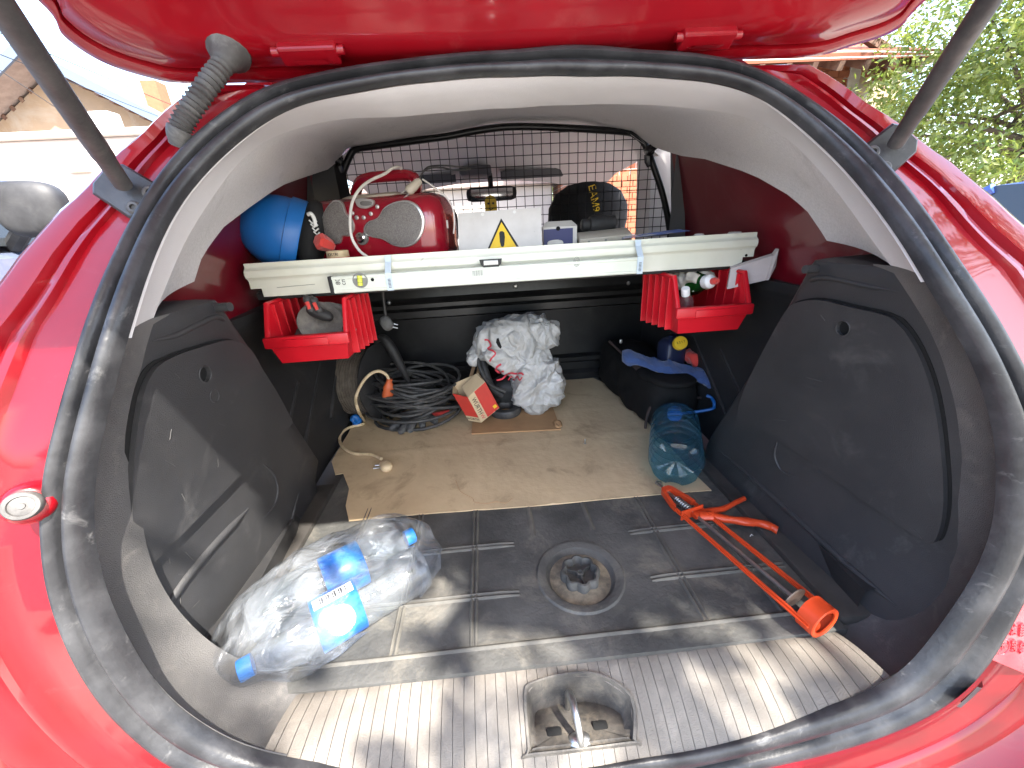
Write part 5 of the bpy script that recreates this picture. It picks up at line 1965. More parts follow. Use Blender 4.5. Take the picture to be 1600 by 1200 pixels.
# white rail: folded profile along x
XA, XB = -0.563, 0.552
rail = thing('shelf_rail', 'long dirty white metal rail across the front edge of the shelf', 'rail', (0, SY, 0.51))
prof = [(0.886, 0.508), (0.878, 0.508), (0.878, 0.540), (0.876, 0.545), (0.871, 0.549), (0.869, 0.556), (0.871, 0.563), (0.876, 0.567), (0.878, 0.570), (0.878, 0.578), (0.886, 0.578)]
bm = NB()
rings = []
for x in (XA, XA + 0.022, XA + 0.0221, -0.3, 0, 0.3, XB - 0.025, XB - 0.0249, XB):
    cut = 0.018 if (x < XA + 0.0221 or x > XB - 0.025) else 0.0
    rings.append([V((x, y, max(z, 0.508 + cut))) for y, z in prof])
loft(bm, rings, cap0=True, cap1=True)
obj('rail_profile', bm, M_white, rail, auto=35)
for q in ((406, 456), (1166, 399)):
    p = PY(*q, 0.8775)
    b = NB()
    lathe(b, [(0.003, -0.002), (0.003, 0.0006), (0, 0.0007)], axmat(p, (0, -1, 0)), 12)
    obj('rail_hole', b, M_void, rail)
for i, q in enumerate(((470, 447), (1165, 390))):
    p = PY(*q, 0.8772)
    b = NB()
    tube(b, [p + V((-0.05 if i == 0 else -0.012, 0, 0.0)), p + V((-0.01, 0, 0.001)), p + V((0.03 if i == 0 else 0.01, 0, 0.002))], 0.0005, 5)
    obj('rail_crack', b, M_inkg, rail)

# spirit level strapped to the rail
LX0, LX1 = PY(514, 440, 0.855).x, PY(998, 400, 0.855).x
LZ0, LZ1 = 0.5085, 0.5435
lev = thing('spirit_level', 'long white spirit level strapped to the front of the white rail', 'spirit level', ((LX0 + LX1) / 2, 0.862, LZ0))
bm = NB()
prof = [(0.868, LZ0), (0.852, LZ0), (0.850, LZ0 + 0.002), (0.850, LZ0 + 0.006), (0.8515, LZ0 + 0.007), (0.8515, LZ1 - 0.007), (0.850, LZ1 - 0.006), (0.850, LZ1 - 0.002), (0.852, LZ1), (0.868, LZ1)]
loft(bm, [[V((x, y, z)) for y, z in prof] for x in (LX0 + 0.006, LX0 + 0.1, 0, LX1 - 0.1, LX1)], cap0=True, cap1=True)
obj('level_body', bm, M_lvl, lev, auto=30)
b = NB()
box(b, (LX0, 0.8495, LZ0 - 0.0005), (LX0 + 0.008, 0.8685, LZ1 + 0.0005), bev=0.001)
obj('end_cap', b, M_dark, lev)
vp = PY(563, 438, 0.8512)
m_ = axmat(vp, (0, -1, 0), (1, 0, 0))
b = NB()
lathe(b, [(0.0155, -0.001), (0.0158, 0.0012), (0.0135, 0.0014), (0.0125, 0.0004), (0, 0.0002)], m_, 28)
vh = obj('vial_window', b, M_inkg, lev)
b = NB()
tube(b, [vp + V((-0.001, -0.003, -0.010)), vp + V((0.001, -0.003, 0.010))], 0.0052, 14)
obj('vial', b, M_yvial, vh)
b = NB()
for dz in (-0.0035, 0.004):
    rr_ = [vp + V((0.0054 * math.cos(a), -0.003 + 0.0054 * math.sin(a), dz)) for a in np.linspace(0, 2 * math.pi, 14, endpoint=False)]
    tube(b, rr_, 0.0003, 5, closed=True)
obj('vial_mark', b, M_ink, vh, kind='stuff')
b = NB()
lathe(b, [(0.0035, -0.001), (0.0035, 0.0006), (0, 0.0007)], axmat(PY(582, 437, 0.8513), (0, -1, 0)), 14)
obj('hang_hole', b, M_void, lev)
for i, (txt, px) in enumerate((('80', 528), ('cm', 536))):
    p = PY(px, 440 - 0.4 * i, 0.8511)
    obj('lettering', textbm(txt, 0.0135, frame(p, V((0, 0, 1)), V((0, -1, 0))), 0.0002), M_ink, lev, smooth=False)
# centre vial notch
vp = PY(767, 411, 0.8512)
b = NB()
o = [(-0.024, 0.008), (-0.022, -0.002), (-0.016, -0.008), (0.016, -0.008), (0.022, -0.002), (0.024, 0.008)]
loft(b, [[vp + V((u, -0.001, v)) for u, v in o], [vp + V((u, 0.002, v)) for u, v in o]], cap0=True, cap1=True)
nt_ = obj('vial_notch', b, M_ink, lev, smooth=False)
b = NB()
tube(b, [vp + V((-0.015, -0.003, 0.001)), vp + V((0.015, -0.003, 0.001))], 0.0048, 12)
obj('vial', b, M_wht, nt_)
b = NB()
p = PY(738, 427, 0.8511)
for i in range(9):
    box(b, p + V((i * 0.0026, -0.0003, -0.006)), p + V((i * 0.0026 + 0.001 + 0.0005 * (i % 2), 0.0002, 0.006)))
tube(b, [p + V((-0.006, 0, 0.010)), p + V((0.10, 0, 0.010))], 0.0003, 4)
obj('faded_print', b, M_inkg, lev, smooth=False, kind='stuff')
p = PY(901, 409, 0.8511)
b = NB()
for r in (0.0025, 0.0045, 0.0065):
    tube(b, [p + V((r * math.cos(a), 0, 1.5 * r * math.sin(a))) for a in np.linspace(0, 2 * math.pi, 16, endpoint=False)], 0.0006, 4, closed=True)
obj('thumb_smudge', b, M_inkg, lev, kind='stuff')
for px, py in ((606, 428), (1002, 398)):
    p = PY(px, py, 0.846)
    M_tape = MATS.get('tape_strip') or mat('tape_strip', (0.52, 0.60, 0.66), 0.35, base2=(0.45, 0.53, 0.60), nscale=20)
    b = NB()
    zc0, zc1 = 0.506, 0.5775
    w = 0.0065
    loft(b, [[V((p.x - w, 0.8685, zc1)), V((p.x + w, 0.8685, zc1))], [V((p.x - w, 0.8665, zc1 - 0.012)), V((p.x + w, 0.8665, zc1 - 0.012))], [V((p.x - w, 0.8485, LZ1 + 0.0005)), V((p.x + w, 0.8485, LZ1 + 0.0005))], [V((p.x - w, 0.8482, zc0 + 0.002)), V((p.x + w, 0.8482, zc0 + 0.002))], [V((p.x - w, 0.87, zc0)), V((p.x + w, 0.87, zc0))]], closed=False)
    st_ = obj('strap', b, M_tape, lev, smooth=False, label='pale printed strap holding level and rail together')
    b = NB()
    for i in range(7):
        box(b, V((p.x - 0.003, 0.8478, 0.514 + i * 0.0028)), V((p.x + 0.003, 0.8481, 0.5152 + i * 0.0028)))
    obj('strap_print', b, M_ink, st_, smooth=False, kind='stuff')

# ---- red bins hung under the shelf
def bin_(x0, x1, lab, side):
    t = thing('storage_bin', lab, 'storage bin', ((x0 + x1) / 2, 0.91, 0.375), group='red storage bins under the shelf')
    yf, yb = 0.805, 1.02
    zb, zf, zt = 0.375, 0.418, 0.497
    th = 0.003
    ins = 0.010

    def shell(o, zlow, inner):
        # rings of the tapered box; front lower than the back
        pts = []
        for k, (zz, q) in enumerate(((0, ins), (1, 0.0))):
            xa, xb = x0 + q + o, x1 - q - o
            ya, yc = yf + q * 1.2 + o, yb - o
            if k == 0:
                z = zlow
                pts.append([V((xa, ya, z)), V((xb, ya, z)), V((xb, ya + 0.03, z)), V((xb, yc, z)), V((xa, yc, z)), V((xa, ya + 0.03, z))])
            else:
                pts.append([V((xa, ya, zf)), V((xb, ya, zf)), V((xb, ya + 0.035, zt)), V((xb, yc, zt)), V((xa, yc, zt)), V((xa, ya + 0.035, zt))])
        return pts
    so_ = shell(0, zb, False)
    si_ = shell(th, zb + th, True)
    b = NB()
    loft(b, so_, cap0=True)
    loft(b, si_, cap0=True)
    loft(b, [so_[1], si_[1]])
    bo = obj('bin_body', b, M_redbin, t, smooth=False)
    # lip: thick front rim and the sloping side rims
    b = NB()
    box(b, (x0 - 0.007, yf - 0.008, zf - 0.006), (x1 + 0.007, yf + 0.008, zf + 0.018), bev=0.004)
    obj('front_lip', b, M_redbin, t)
    b = NB()
    box(b, (x0 + 0.035, yf - 0.0105, zf - 0.004), (x1 - 0.035, yf - 0.007, zf + 0.012), bev=0.001)
    obj('label_holder', b, M_redbin, t)
    for xx in (x0, x1):
        b = NB()
        tube(b, [V((xx, yf, zf + 0.008)), V((xx, yf + 0.034, zt)), V((xx, yb, zt))], 0.0055, 8)
        obj('side_lip', b, M_redbin, t)
    for k in range(5):
        y = yf + 0.045 + k * 0.036
        for xx, sg in ((x0, -1), (x1, 1)):
            b = NB()
            box(b, (min(xx, xx + sg * 0.006) - (0.0 if sg < 0 else ins), y, zb + 0.002 - 0.003 * k), (max(xx, xx + sg * 0.006) + (ins if sg < 0 else 0.0), y + 0.0025, zt - 0.002), bev=0.0008)
            obj('fin', b, M_redbin, t, smooth=False)
    return t


bin_(-0.520, -0.360, 'red plastic storage bin holding grinding discs under the shelf', -1)
bin_(0.352, 0.512, 'red plastic storage bin holding bottles and rags under the shelf', 1)
# contents of the left bin
for k, (cx, cz, tl) in enumerate(((-0.43, 0.448, 0.5), (-0.418, 0.446, 0.62), (-0.405, 0.442, 0.8))):
    m_ = axmat(V((cx, 0.865 + 0.014 * k, cz)), V((0.35, -0.75, tl)), (1, 0, 0))
    b = NB()
    rings = [[m_ @ V((r * math.cos(a), r * math.sin(a), z)) for a in np.linspace(0, 2 * math.pi, 36, endpoint=False)] for r, z in ((0.010, 0), (0.046, 0), (0.047, 0.002), (0.046, 0.004), (0.022, 0.004), (0.018, 0.0015), (0.010, 0.0015), (0.010, 0))]
    loft(b, rings)
    obj('grinding_disc', b, M_grinder, None, label=('front grinding disc leaning in the left hand red bin', 'middle grinding disc of three leaning in the red bin', 'rear grinding disc of three leaning in the red bin')[k].replace('left hand ', ''), cat='disc', group='grinding discs in the red bin')
pl_ = thing('pliers', 'pliers with black and red grips lying on the grinding discs', 'pliers', (-0.46, 0.85, 0.44))
for a_, c_, r in (((487, 487), (477, 462), 0.0085), ((500, 488), (486, 464), 0.0085)):
    b = NB()
    p, q = PY(*a_, 0.838), PY(*c_, 0.850)
    tube(b, spline([p, p.lerp(q, 0.5) + V((0.003, -0.004, 0.002)), q], 5), [r * (0.8 + 0.3 * math.sin(i * 1.1)) for i in range(11)], 10)
    h = obj('handle', b, M_rubcab, pl_)
    b = NB()
    tube(b, [p.lerp(q, 0.2) + V((0.002, -0.009, 0)), p.lerp(q, 0.6) + V((0.003, -0.010, 0.002))], 0.004, 8)
    obj('red_grip', b, M_rcloth, h)
b = NB()
p = PY(500, 490, 0.845)
blob(b, frame(p, V((1, 0, -0.5)), (0, -0.5, 1)), 0.028, 0.012, 0.012, sub=3)
obj('jaw', b, M_dark, pl_)
b = NB()
blob(b, Matrix.Translation(V((-0.44, 0.92, 0.405))), 0.06, 0.075, 0.03, e=3, sub=4, amp=0.006, sc=25, ridge=0.004)
obj('dark_rag', b, M_glove, None, label='dark grey cloth in the bottom of the red bin beneath grinding discs', cat='cloth')
# contents of the right bin
gb = thing('detergent_bottle', 'green dish soap bottle with white and red cap lying in the red bin', 'bottle', (0.44, 0.9, 0.40))
g0, g1 = PY(1108, 440, 0.865), PY(1136, 437, 0.815)
d = (g1 - g0).normalized()
m_ = axmat(g0 - d * 0.03, d, (0, 0, 1))
b = NB()
lathe(b, [(0.010, -0.15), (0.028, -0.148), (0.031, -0.14), (0.031, -0.04), (0.028, -0.015), (0.018, 0.012), (0.013, 0.022)], m_, 28)
obj('bottle', b, M_petg, gb)
b = NB()
lathe(b, [(0.015, 0.018), (0.0155, 0.034), (0.012, 0.038), (0.0075, 0.040), (0, 0.040)], m_, 22)
cp_ = obj('cap', b, M_wht, gb)
b = NB()
lathe(b, [(0.0075, 0.039), (0.0078, 0.050), (0.005, 0.053), (0.0045, 0.057), (0, 0.0575)], m_, 16)
obj('cap_tip', b, M_rcloth, cp_)
sb = thing('small_bottle', 'small clear bottle with a white cap beside the green bottle', 'bottle', (0.39, 0.86, 0.40))
g0 = PY(1071, 455, 0.835)
m_ = axmat(g0, V((-0.3, -0.35, 0.88)), (1, 0, 0))
b = NB()
lathe(b, [(0.014, -0.08), (0.0165, -0.078), (0.0165, -0.03), (0.014, -0.018), (0.008, -0.010), (0.008, -0.004)], m_, 20)
obj('bottle', b, M_pet, sb)
b = NB()
lathe(b, [(0.009, -0.010), (0.0092, 0.006), (0.008, 0.008), (0, 0.008)], m_, 18)
obj('cap', b, M_wht, sb)
b = NB()
pr = PY(1075, 428, 0.935)
blob(b, Matrix.Translation(pr + V((0.008, 0, -0.012))), 0.042, 0.045, 0.022, e=2.6, sub=5, amp=0.006, sc=40, ridge=0.008, seed=6)
obj('pale_rag', b, M_beige, None, label='crumpled pale rag behind the small bottle in the red bin', cat='cloth')
# folded white board leaning out of the bin
b = NB()
q = [PY(1136, 452, 0.855), PY(1200, 437, 0.825), PY(1212, 398, 0.835), PY(1142, 420, 0.87)]
loft(b, [[q[0], q[1], q[2], q[3]], [p + V((0.004, 0.010, 0.004)) for p in q]], cap0=True, cap1=True)
M_foam = mat('pinkish_board', (0.50, 0.44, 0.42), 0.6, base2=(0.42, 0.36, 0.34), nscale=10, dust=(0.2, 0.15, 0.13), dscale=30, damt=0.5, dlo=0.62)
fb = obj('folded_board', b, M_foam, None, smooth=False, label='dirty pale folded board sticking out of the red bin', cat='board')
b = NB()
r_ = [q[1], q[1].lerp(q[2], 0.5) + V((0.008, 0.002, 0.0)), q[2] + V((0.003, 0, 0.012)), q[2].lerp(q[3], 0.06), q[1].lerp(q[0], 0.06)]
loft(b, [[p + V((0.0005, -0.002, 0)) for p in r_], [p + V((0.003, 0.012, 0)) for p in r_]], cap0=True, cap1=True)
obj('folded_end', b, M_foam, fb, smooth=False)

# ---- lead with plug hanging behind the left bin
hl = thing('hanging_plug', 'grey mains plug hanging on its lead behind the red bin', 'plug', PY(606, 505, 1.1))
b = NB()
tube(b, spline([PY(597, 440, 1.1), PY(599, 465, 1.1), PY(601, 482, 1.1), PY(603, 498, 1.1)], 5), 0.004, 8)
obj('lead', b, M_rubcab, hl)
b = NB()
p = PY(604, 505, 1.1)
blob(b, frame(p, V((0.4, 0, -1)), (0, -1, 0)), 0.022, 0.017, 0.012, e=2.6, sub=3, amp=0.001, sc=50)
po_ = obj('plug', b, M_glove, hl)
for k in (-1, 1):
    b = NB()
    tube(b, [p + V((0.012, -0.004 * k, -0.006 - 0.004 * k)), p + V((0.03, -0.004 * k, -0.012 - 0.004 * k))], 0.002, 8)
    obj('pin', b, M_steel, po_)

# ---- blue shell at the end of the shelf
dm = thing('blue_bowl', 'rounded blue plastic bowl tipped on its side at the end of the shelf', 'bowl', (-0.52, 0.955, ST))
dc = PY(446, 366, 0.965)
ax = V((0.86, 0.30, -0.38)).normalized()
m_ = axmat(dc, ax, (0, 0, 1))
b = NB()
prof = []
for k in range(13):
    a = math.pi / 2 * k / 12
    prof.append((0.079 * math.sin(a), -0.092 * math.cos(a)))
prof += [(0.079, 0.002), (0.0835, 0.003), (0.084, 0.030), (0.082, 0.033), (0.079, 0.031), (0.078, 0.002)]
rings = [[m_ @ V((max(r, 0.0004) * math.cos(a), max(r, 0.0004) * math.sin(a), z)) for a in np.linspace(0, 2 * math.pi, 48, endpoint=False)] for r, z in prof]
loft(b, rings)
lowz = min(v.co.z for v in b.verts)
for v in b.verts:
    v.co.z += ST - lowz if lowz < ST else 0
obj('shell', b, M_blue, dm)
# shoe behind it
sh = thing('sneaker', 'black sneaker with pale laces squeezed between blue bowl and stereo', 'shoe', (-0.43, 1.0, ST))
M_shoe = mat('shoe_canvas', (0.014, 0.014, 0.015), 0.8)
b = NB()
p = PY(488, 365, 0.99)
blob(b, frame(p, V((0.25, 0.3, 1)), (0, -1, 0.3)), 0.075, 0.032, 0.035, e=2.4, sub=4)
obj('upper', b, M_shoe, sh)
b = NB()
tube(b, spline([PY(481, 335, 0.952), PY(486, 334, 0.95), PY(491, 342, 0.95), PY(493, 354, 0.948)], 4), 0.0042, 8)
obj('lace_loop', b, M_wht, sh)
for i in range(4):
    b = NB()
    tube(b, [PY(483 + 2.5 * i, 344 + 6 * i, 0.950), PY(488 + 2.5 * i, 349 + 6 * i, 0.948), PY(495 + 1.5 * i, 345 + 6 * i, 0.950)], 0.0018, 6)
    obj('lace', b, M_wht, sh)
b = NB()
p = PY(502, 378, 0.935)
lathe(b, [(0.008, -0.03), (0.013, -0.025), (0.018, -0.005), (0.0185, 0.004), (0.014, 0.010), (0, 0.011)], axmat(p, V((-0.5, -0.7, 0.4))), 6)
obj('red_torch', b, M_rcloth, None, smooth=False, label='red faceted plastic torch head beside the stereo on the shelf', cat='torch')
tc_ = thing('small_tin', 'small tin with a cream and red label beneath the stereo', 'tin', PY(528, 405, 0.925))
p = PY(527, 393, 0.925)
m_ = Matrix.Translation((p.x, p.y, ST))
b = NB()
lathe(b, [(0.023, 0), (0.0235, 0.001), (0.0235, p.z - ST + 0.001), (0.0215, p.z - ST + 0.002), (0.021, p.z - ST - 0.001), (0, p.z - ST - 0.001)], m_, 30)
tn = obj('can', b, M_cream, tc_)
b = NB()
lathe(b, [(0.0236, p.z - ST - 0.022), (0.0239, p.z - ST - 0.0215), (0.0239, p.z - ST - 0.012), (0.0236, p.z - ST - 0.0115)], m_, 30)
obj('red_band', b, M_cardr, tn)
obj('lettering', textbm('OSTRI', 0.008, frame(V((p.x - 0.002, p.y - 0.0239, p.z - 0.005)), (1, 0, 0), (0, -1, 0)), 0.0003), M_ink, tn, smooth=False)

# ---- portable stereo
bx_ = thing('portable_stereo', 'glossy dark red portable stereo with two speakers and carry handle on the shelf', 'stereo', (-0.28, 1.03, ST))
ya = RAD(-13)
SM = Matrix.Translation((-0.300, 1.045, 0.0)) @ Matrix.Rotation(ya, 4, 'Z')
S0, S1 = 0.535, 0.703
hw, hd = 0.150, 0.085
zc = (S0 + S1) / 2
hh = (S1 - S0) / 2


def sup(a, n):
    c, s_ = math.cos(a), math.sin(a)
    return math.copysign(abs(c) ** (2 / n), c), math.copysign(abs(s_) ** (2 / n), s_)


def sring(x, k, bulge=0.0):
    r = []
    for a in np.linspace(0, 2 * math.pi, 40, endpoint=False):
        c, s_ = sup(a, 3.6)
        r.append(SM @ V((x, hd * k * c + bulge, zc + hh * k * s_)))
    return r


b = NB()
loft(b, [sring(-hw - 0.012, 0.45), sring(-hw - 0.008, 0.75), sring(-hw + 0.004, 0.93), sring(-hw + 0.03, 0.99), sring(0, 1.0), sring(hw - 0.03, 1.0), sring(hw - 0.002, 0.96), sring(hw + 0.012, 0.84), sring(hw + 0.02, 0.6), sring(hw + 0.022, 0.2)], cap0=True, cap1=True)
bodyst = obj('stereo_body', b, M_boom, bx_)
FR = -hd - 0.0012


def FP(u, v, o=0.0):
    return SM @ V((u, FR - o, zc + v))


def fp_px(px, py, o=0.0):
    """point of the stereo's front plane under a photo position"""
    iv = SM.inverted()
    o0 = iv @ CAM
    d0 = (iv.to_3x3() @ ray(px, py))
    t_ = (FR - o - o0.y) / d0.y
    q = o0 + d0 * t_
    return q.x, q.z - zc


def front_plate(pxs, o, th, mt, name, parent, n=4):
    pts = [fp_px(*q) for q in pxs]
    P = spline([V((u, v, 0)) for u, v in pts], n, True)
    c = sum(P, V()) / len(P)
    b = NB()
    loft(b, [[FP(p.x, p.y, o - 0.004) for p in P], [FP(p.x, p.y, o + th * 0.6) for p in P], [FP(c.x + (p.x - c.x) * 0.97, c.y + (p.y - c.y) * 0.97, o + th) for p in P], [FP(c.x + (p.x - c.x) * 0.5, c.y + (p.y - c.y) * 0.5, o + th * 1.1) for p in P]], cap1=True)
    return obj(name, b, mt, parent)


RS = [(572, 357), (578, 347), (592, 341), (602, 326), (620, 317), (638, 316), (652, 325), (660, 342), (658, 362), (648, 378), (632, 384), (614, 381), (600, 373), (586, 370), (575, 366)]
LS = [(505, 350), (509, 332), (522, 316), (534, 318), (541, 335), (550, 345), (552, 358), (545, 368), (536, 368), (532, 378), (522, 378), (511, 368)]
for pts in (RS, LS):
    cx_ = sum(p[0] for p in pts) / len(pts)
    cy_ = sum(p[1] for p in pts) / len(pts)
    sp_ = front_plate([(cx_ + (x - cx_) * 1.07, cy_ + (y - cy_) * 1.07) for x, y in pts], 0.0, 0.0035, M_silver, 'speaker_ring', bx_)
    front_plate(pts, 0.003, 0.002, M_grille, 'grille', sp_)
front_plate([(556, 312), (570, 310), (584, 313), (583, 321), (572, 326), (560, 323)], 0.0, 0.003, M_silver, 'display_frame', bx_)
front_plate([(565, 315), (581, 315), (580, 321), (566, 321)], 0.003, 0.0008, M_lcd, 'display', bx_)
front_plate(circ(567, 373, 9, 10, 10), 0.0, 0.003, M_lcd, 'knob_seat', bx_)
u, v = fp_px(566, 371)
b = NB()
lathe(b, [(0.011, 0), (0.011, 0.008), (0.008, 0.011), (0, 0.0115)], axmat(FP(u, v, 0.002), SM.to_3x3() @ V((0, -1, 0))), 20)
obj('volume_knob', b, M_chrome, bx_)
for q in ((590, 323), (580, 334), (569, 340), (558, 340), (551, 333)):
    u, v = fp_px(*q)
    b = NB()
    lathe(b, [(0.0045, 0), (0.0045, 0.003), (0.003, 0.004), (0, 0.0041)], axmat(FP(u, v, 0.0), SM.to_3x3() @ V((0, -1, 0))), 14)
    obj('button', b, M_silver, bx_)
# handle
b = NB()
hp_ = [(-0.085, 0.03, S1 - 0.012), (-0.055, 0.01, S1 + 0.026), (-0.025, 0.0, S1 + 0.040), (0.03, 0.0, S1 + 0.042), (0.082, 0.0, S1 + 0.040), (0.098, 0.0, S1 + 0.026), (0.088, 0.02, S1 + 0.008), (0.072, 0.035, S1 - 0.012)]
P = spline([SM @ V(p) for p in hp_], 5)
tube(b, P, 0.0125, 8)
obj('carry_handle', b, M_boom, bx_)
# dusty rag strip on top
b = NB()
blob(b, SM @ Matrix.Translation((0.0, 0.0, S1 - 0.003)), 0.09, 0.05, 0.009, e=2.5, sub=4, amp=0.003, sc=30, seed=2)
obj('dusty_cloth', b, M_beige, None, label='dusty pale cloth lying on top of the stereo below its handle', cat='cloth')
# side mark
b = NB()
tube(b, [SM @ V((hw + 0.0215, -0.03, zc + 0.005)), SM @ V((hw + 0.0215, -0.03, zc + 0.022))], 0.003, 8)
obj('side_emblem', b, M_silver, bx_)
# white lead with its plug looped over the stereo
wl_ = thing('white_lead', 'white mains lead with two pin plug looped over the stereo', 'cable', (-0.3, 0.93, 0.6))
b = NB()
tube(b, spline([PY(575, 402, 0.925), PY(562, 392, 0.92), PY(550, 372, 0.92), PY(547, 345, 0.925), PY(550, 318, 0.935), PY(560, 298, 0.95), PY(577, 283, 0.97), PY(600, 272, 0.99), PY(615, 262, 1.0), PY(625, 262, 1.02), PY(630, 275, 1.04)], 6), 0.0032, 8)
obj('cable', b, M_wcable, wl_)
b = NB()
tube(b, spline([PY(660, 280, 0.98), PY(675, 290, 0.975), PY(695, 306, 0.965), PY(707, 325, 0.955), PY(710, 345, 0.955), PY(709, 365, 0.955)], 6), 0.0018, 8)
obj('thin_cable', b, M_wcable, wl_)
b = NB()
p0, p1 = PY(657, 282, 0.975), PY(636, 300, 0.965)
d = (p1 - p0).normalized()
tube(b, [p0, p0.lerp(p1, 0.2), p0.lerp(p1, 0.5), p0.lerp(p1, 0.85), p1], [0.006, 0.0085, 0.010, 0.011, 0.007], 10)
pg = obj('plug', b, M_beige, wl_)
sd_ = d.cross(V((0, 1, 0))).normalized()
for k in (-1, 1):
    b = NB()
    tube(b, [p1 + sd_ * 0.005 * k, p1 + sd_ * 0.005 * k + d * 0.014], 0.0016, 8)
    obj('pin', b, M_steel, pg)
b = NB()
random.seed(3)
tube(b, spline([PY(654, 283, 0.98), PY(660, 270, 1.0), PY(672, 263, 1.0), PY(690, 262, 1.01), PY(712, 266, 1.03), PY(735, 264, 1.05), PY(700, 259, 1.05), PY(672, 260, 1.02), PY(660, 268, 1.0)], 6), 0.0018, 6)
obj('black_wire', b, M_rubcab, wl_)

# ---- warning sign
sg = thing('warning_sign', 'dirty white sign plate with a yellow warning triangle standing behind the rail', 'sign', (-0.015, 0.94, ST))
c4 = [PY(717, 393, 0.925), PY(848, 393, 0.925), PY(845, 324, 0.955), PY(715, 333, 0.955)]
_n4 = (c4[1] - c4[0]).cross(c4[3] - c4[0])
_d4 = ray(845, 324)
c4[2] = CAM + _d4 * ((c4[0] - CAM).dot(_n4) / _d4.dot(_n4))
dz = (c4[0] - c4[3]).normalized()
low = [c4[0] + dz * ((c4[0].z - ST) / -dz.z), c4[1] + dz * ((c4[1].z - ST) / -dz.z)]
b = NB()
o = [low[0], low[1], c4[2], c4[3]]
nrm = (c4[1] - c4[0]).cross(c4[3] - c4[0]).normalized()
if nrm.y > 0:
    nrm = -nrm
loft(b, [[p - nrm * 0.003 for p in o], [p for p in o]], cap0=True, cap1=True)
M_sign = mat('dirty_sign_white', (0.60, 0.575, 0.55), 0.5, base2=(0.50, 0.475, 0.45), nscale=14, nlo=0.35, nhi=0.7, dust=(0.16, 0.14, 0.12), dscale=60, dlo=0.66, dhi=0.75, damt=0.8)
so2 = obj('plate', b, M_sign, sg, smooth=False)


def sp2(px, py, o_=0.0):
    d = ray(px, py)
    return CAM + d * ((c4[0] + nrm * o_ - CAM).dot(nrm) / d.dot(nrm))


def poly(pts, o_, mt, name, parent):
    b = NB()
    loft(b, [[sp2(*q, o_) for q in pts], [sp2(*q, o_ - 0.0008) for q in pts]], cap0=True, cap1=True)
    return obj(name, b, mt, parent, smooth=False)


poly([(783, 341), (757, 400), (818, 397)], 0.0010, M_ink, 'triangle', so2)
poly([(783.5, 347), (761, 398), (813, 395.5)], 0.0016, M_yel, 'triangle', so2)
poly([(780, 364), (781.5, 361.5), (785, 361), (788, 363), (789, 370), (788, 383), (786, 386), (783, 385), (781, 378)], 0.0022, M_ink, 'exclamation_mark', so2)
for q in ((754, 335), (804, 331)):
    poly(circ(*q, 2.6, 2.6, 12), 0.001, M_wht, 'rivet_hole', so2)
# ---- small carton, beige strip, black tool and blue film to the right of the sign
bc = thing('bulb_carton', 'small white carton with dark blue print beside the warning sign', 'box', (0.13, 1.0, ST))
b = NB()
p0, p1 = PY(849, 380, 0.99), PY(902, 352, 0.99)
box(b, (p0.x, 0.99, ST), (p1.x, 1.06, p1.z), bev=0.0015)
bo_ = obj('carton', b, M_box, bc, smooth=False)
b = NB()
q0, q1 = PY(849, 381, 0.99), PY(895, 356, 0.99)
box(b, (q0.x + 0.001, 0.9885, q0.z - 0.03), (q1.x, 0.9898, q1.z))
obj('print_panel', b, M_navy, bo_, smooth=False)
b = NB()
q = PY(868, 380, 0.988)
blob(b, Matrix.Translation(q), 0.02, 0.0015, 0.008, sub=3, amp=0.002, sc=60)
obj('picture_print', b, M_box, bo_)
b = NB()
q = PY(872, 357, 0.988)
lathe(b, [(0.005, 0), (0.005, 0.001)], axmat(q, (0, -1, 0)), 14)
obj('hang_hole', b, M_void, bo_)
b = NB()
loft(b, [[V((p0.x, 0.99, p1.z)), V((p1.x, 0.99, p1.z))], [V((p0.x + 0.01, 1.01, p1.z + 0.012)), V((p1.x - 0.01, 1.01, p1.z + 0.012))]], closed=False)
obj('flap', b, M_box, bo_, smooth=False)
b = NB()
q0, q1 = PY(906, 375, 0.96), PY(992, 362, 0.96)
mm_ = frame((q0 + q1) / 2 + V((0, 0.03, -0.002)), V((1, -0.12, 0.045)), V((0, -0.25, 1)))
box(b, (-0.062, -0.03, -0.008), (0.062, 0.03, 0.008), mm_, 0.002)
ps = obj('socket_strip', b, M_beige, None, label='grubby beige plastic strip lying beside the blue printed carton', cat='strip')
for k in range(3):
    b = NB()
    lathe(b, [(0.003, 0), (0.003, 0.001)], mm_ @ Matrix.Translation((-0.04 + k * 0.04, -0.0305, 0.0)) @ Matrix.Rotation(math.pi / 2, 4, 'X'), 10)
    obj('screw_hole', b, M_inkg, ps)
dr_ = thing('drill', 'black power drill lying behind the beige strip on the shelf', 'drill', (0.23, 1.05, ST))
b = NB()
q0, q1 = PY(908, 352, 1.03), PY(955, 348, 1.03)
ZL = ST + 0.028
m_ = axmat(V((q0.x, 1.03, q0.z)), (q1 - q0), (0, 0, 1))
lathe(b, [(0.010, 0), (0.014, 0.003), (0.014, 0.02), (0.019, 0.022), (0.021, 0.03), (0.021, 0.055), (0.017, 0.07), (0.017, 0.085), (0.008, 0.09), (0, 0.09)], m_, 20)
obj('gearbox', b, M_dark, dr_)
b = NB()
tube(b, spline([m_ @ V((0, 0, 0.05)), m_ @ V((0, 0.01, 0.05)) + V((0, 0.02, -0.05)), V((q0.x + 0.03, 1.06, ST + 0.014))], 5), 0.014, 10)
obj('grip', b, M_dark, dr_)
b = NB()
q = [PY(962, 372, 0.94), PY(1066, 364, 0.94), PY(1068, 361, 0.97), PY(1000, 364, 0.99)]
zz = 0.58
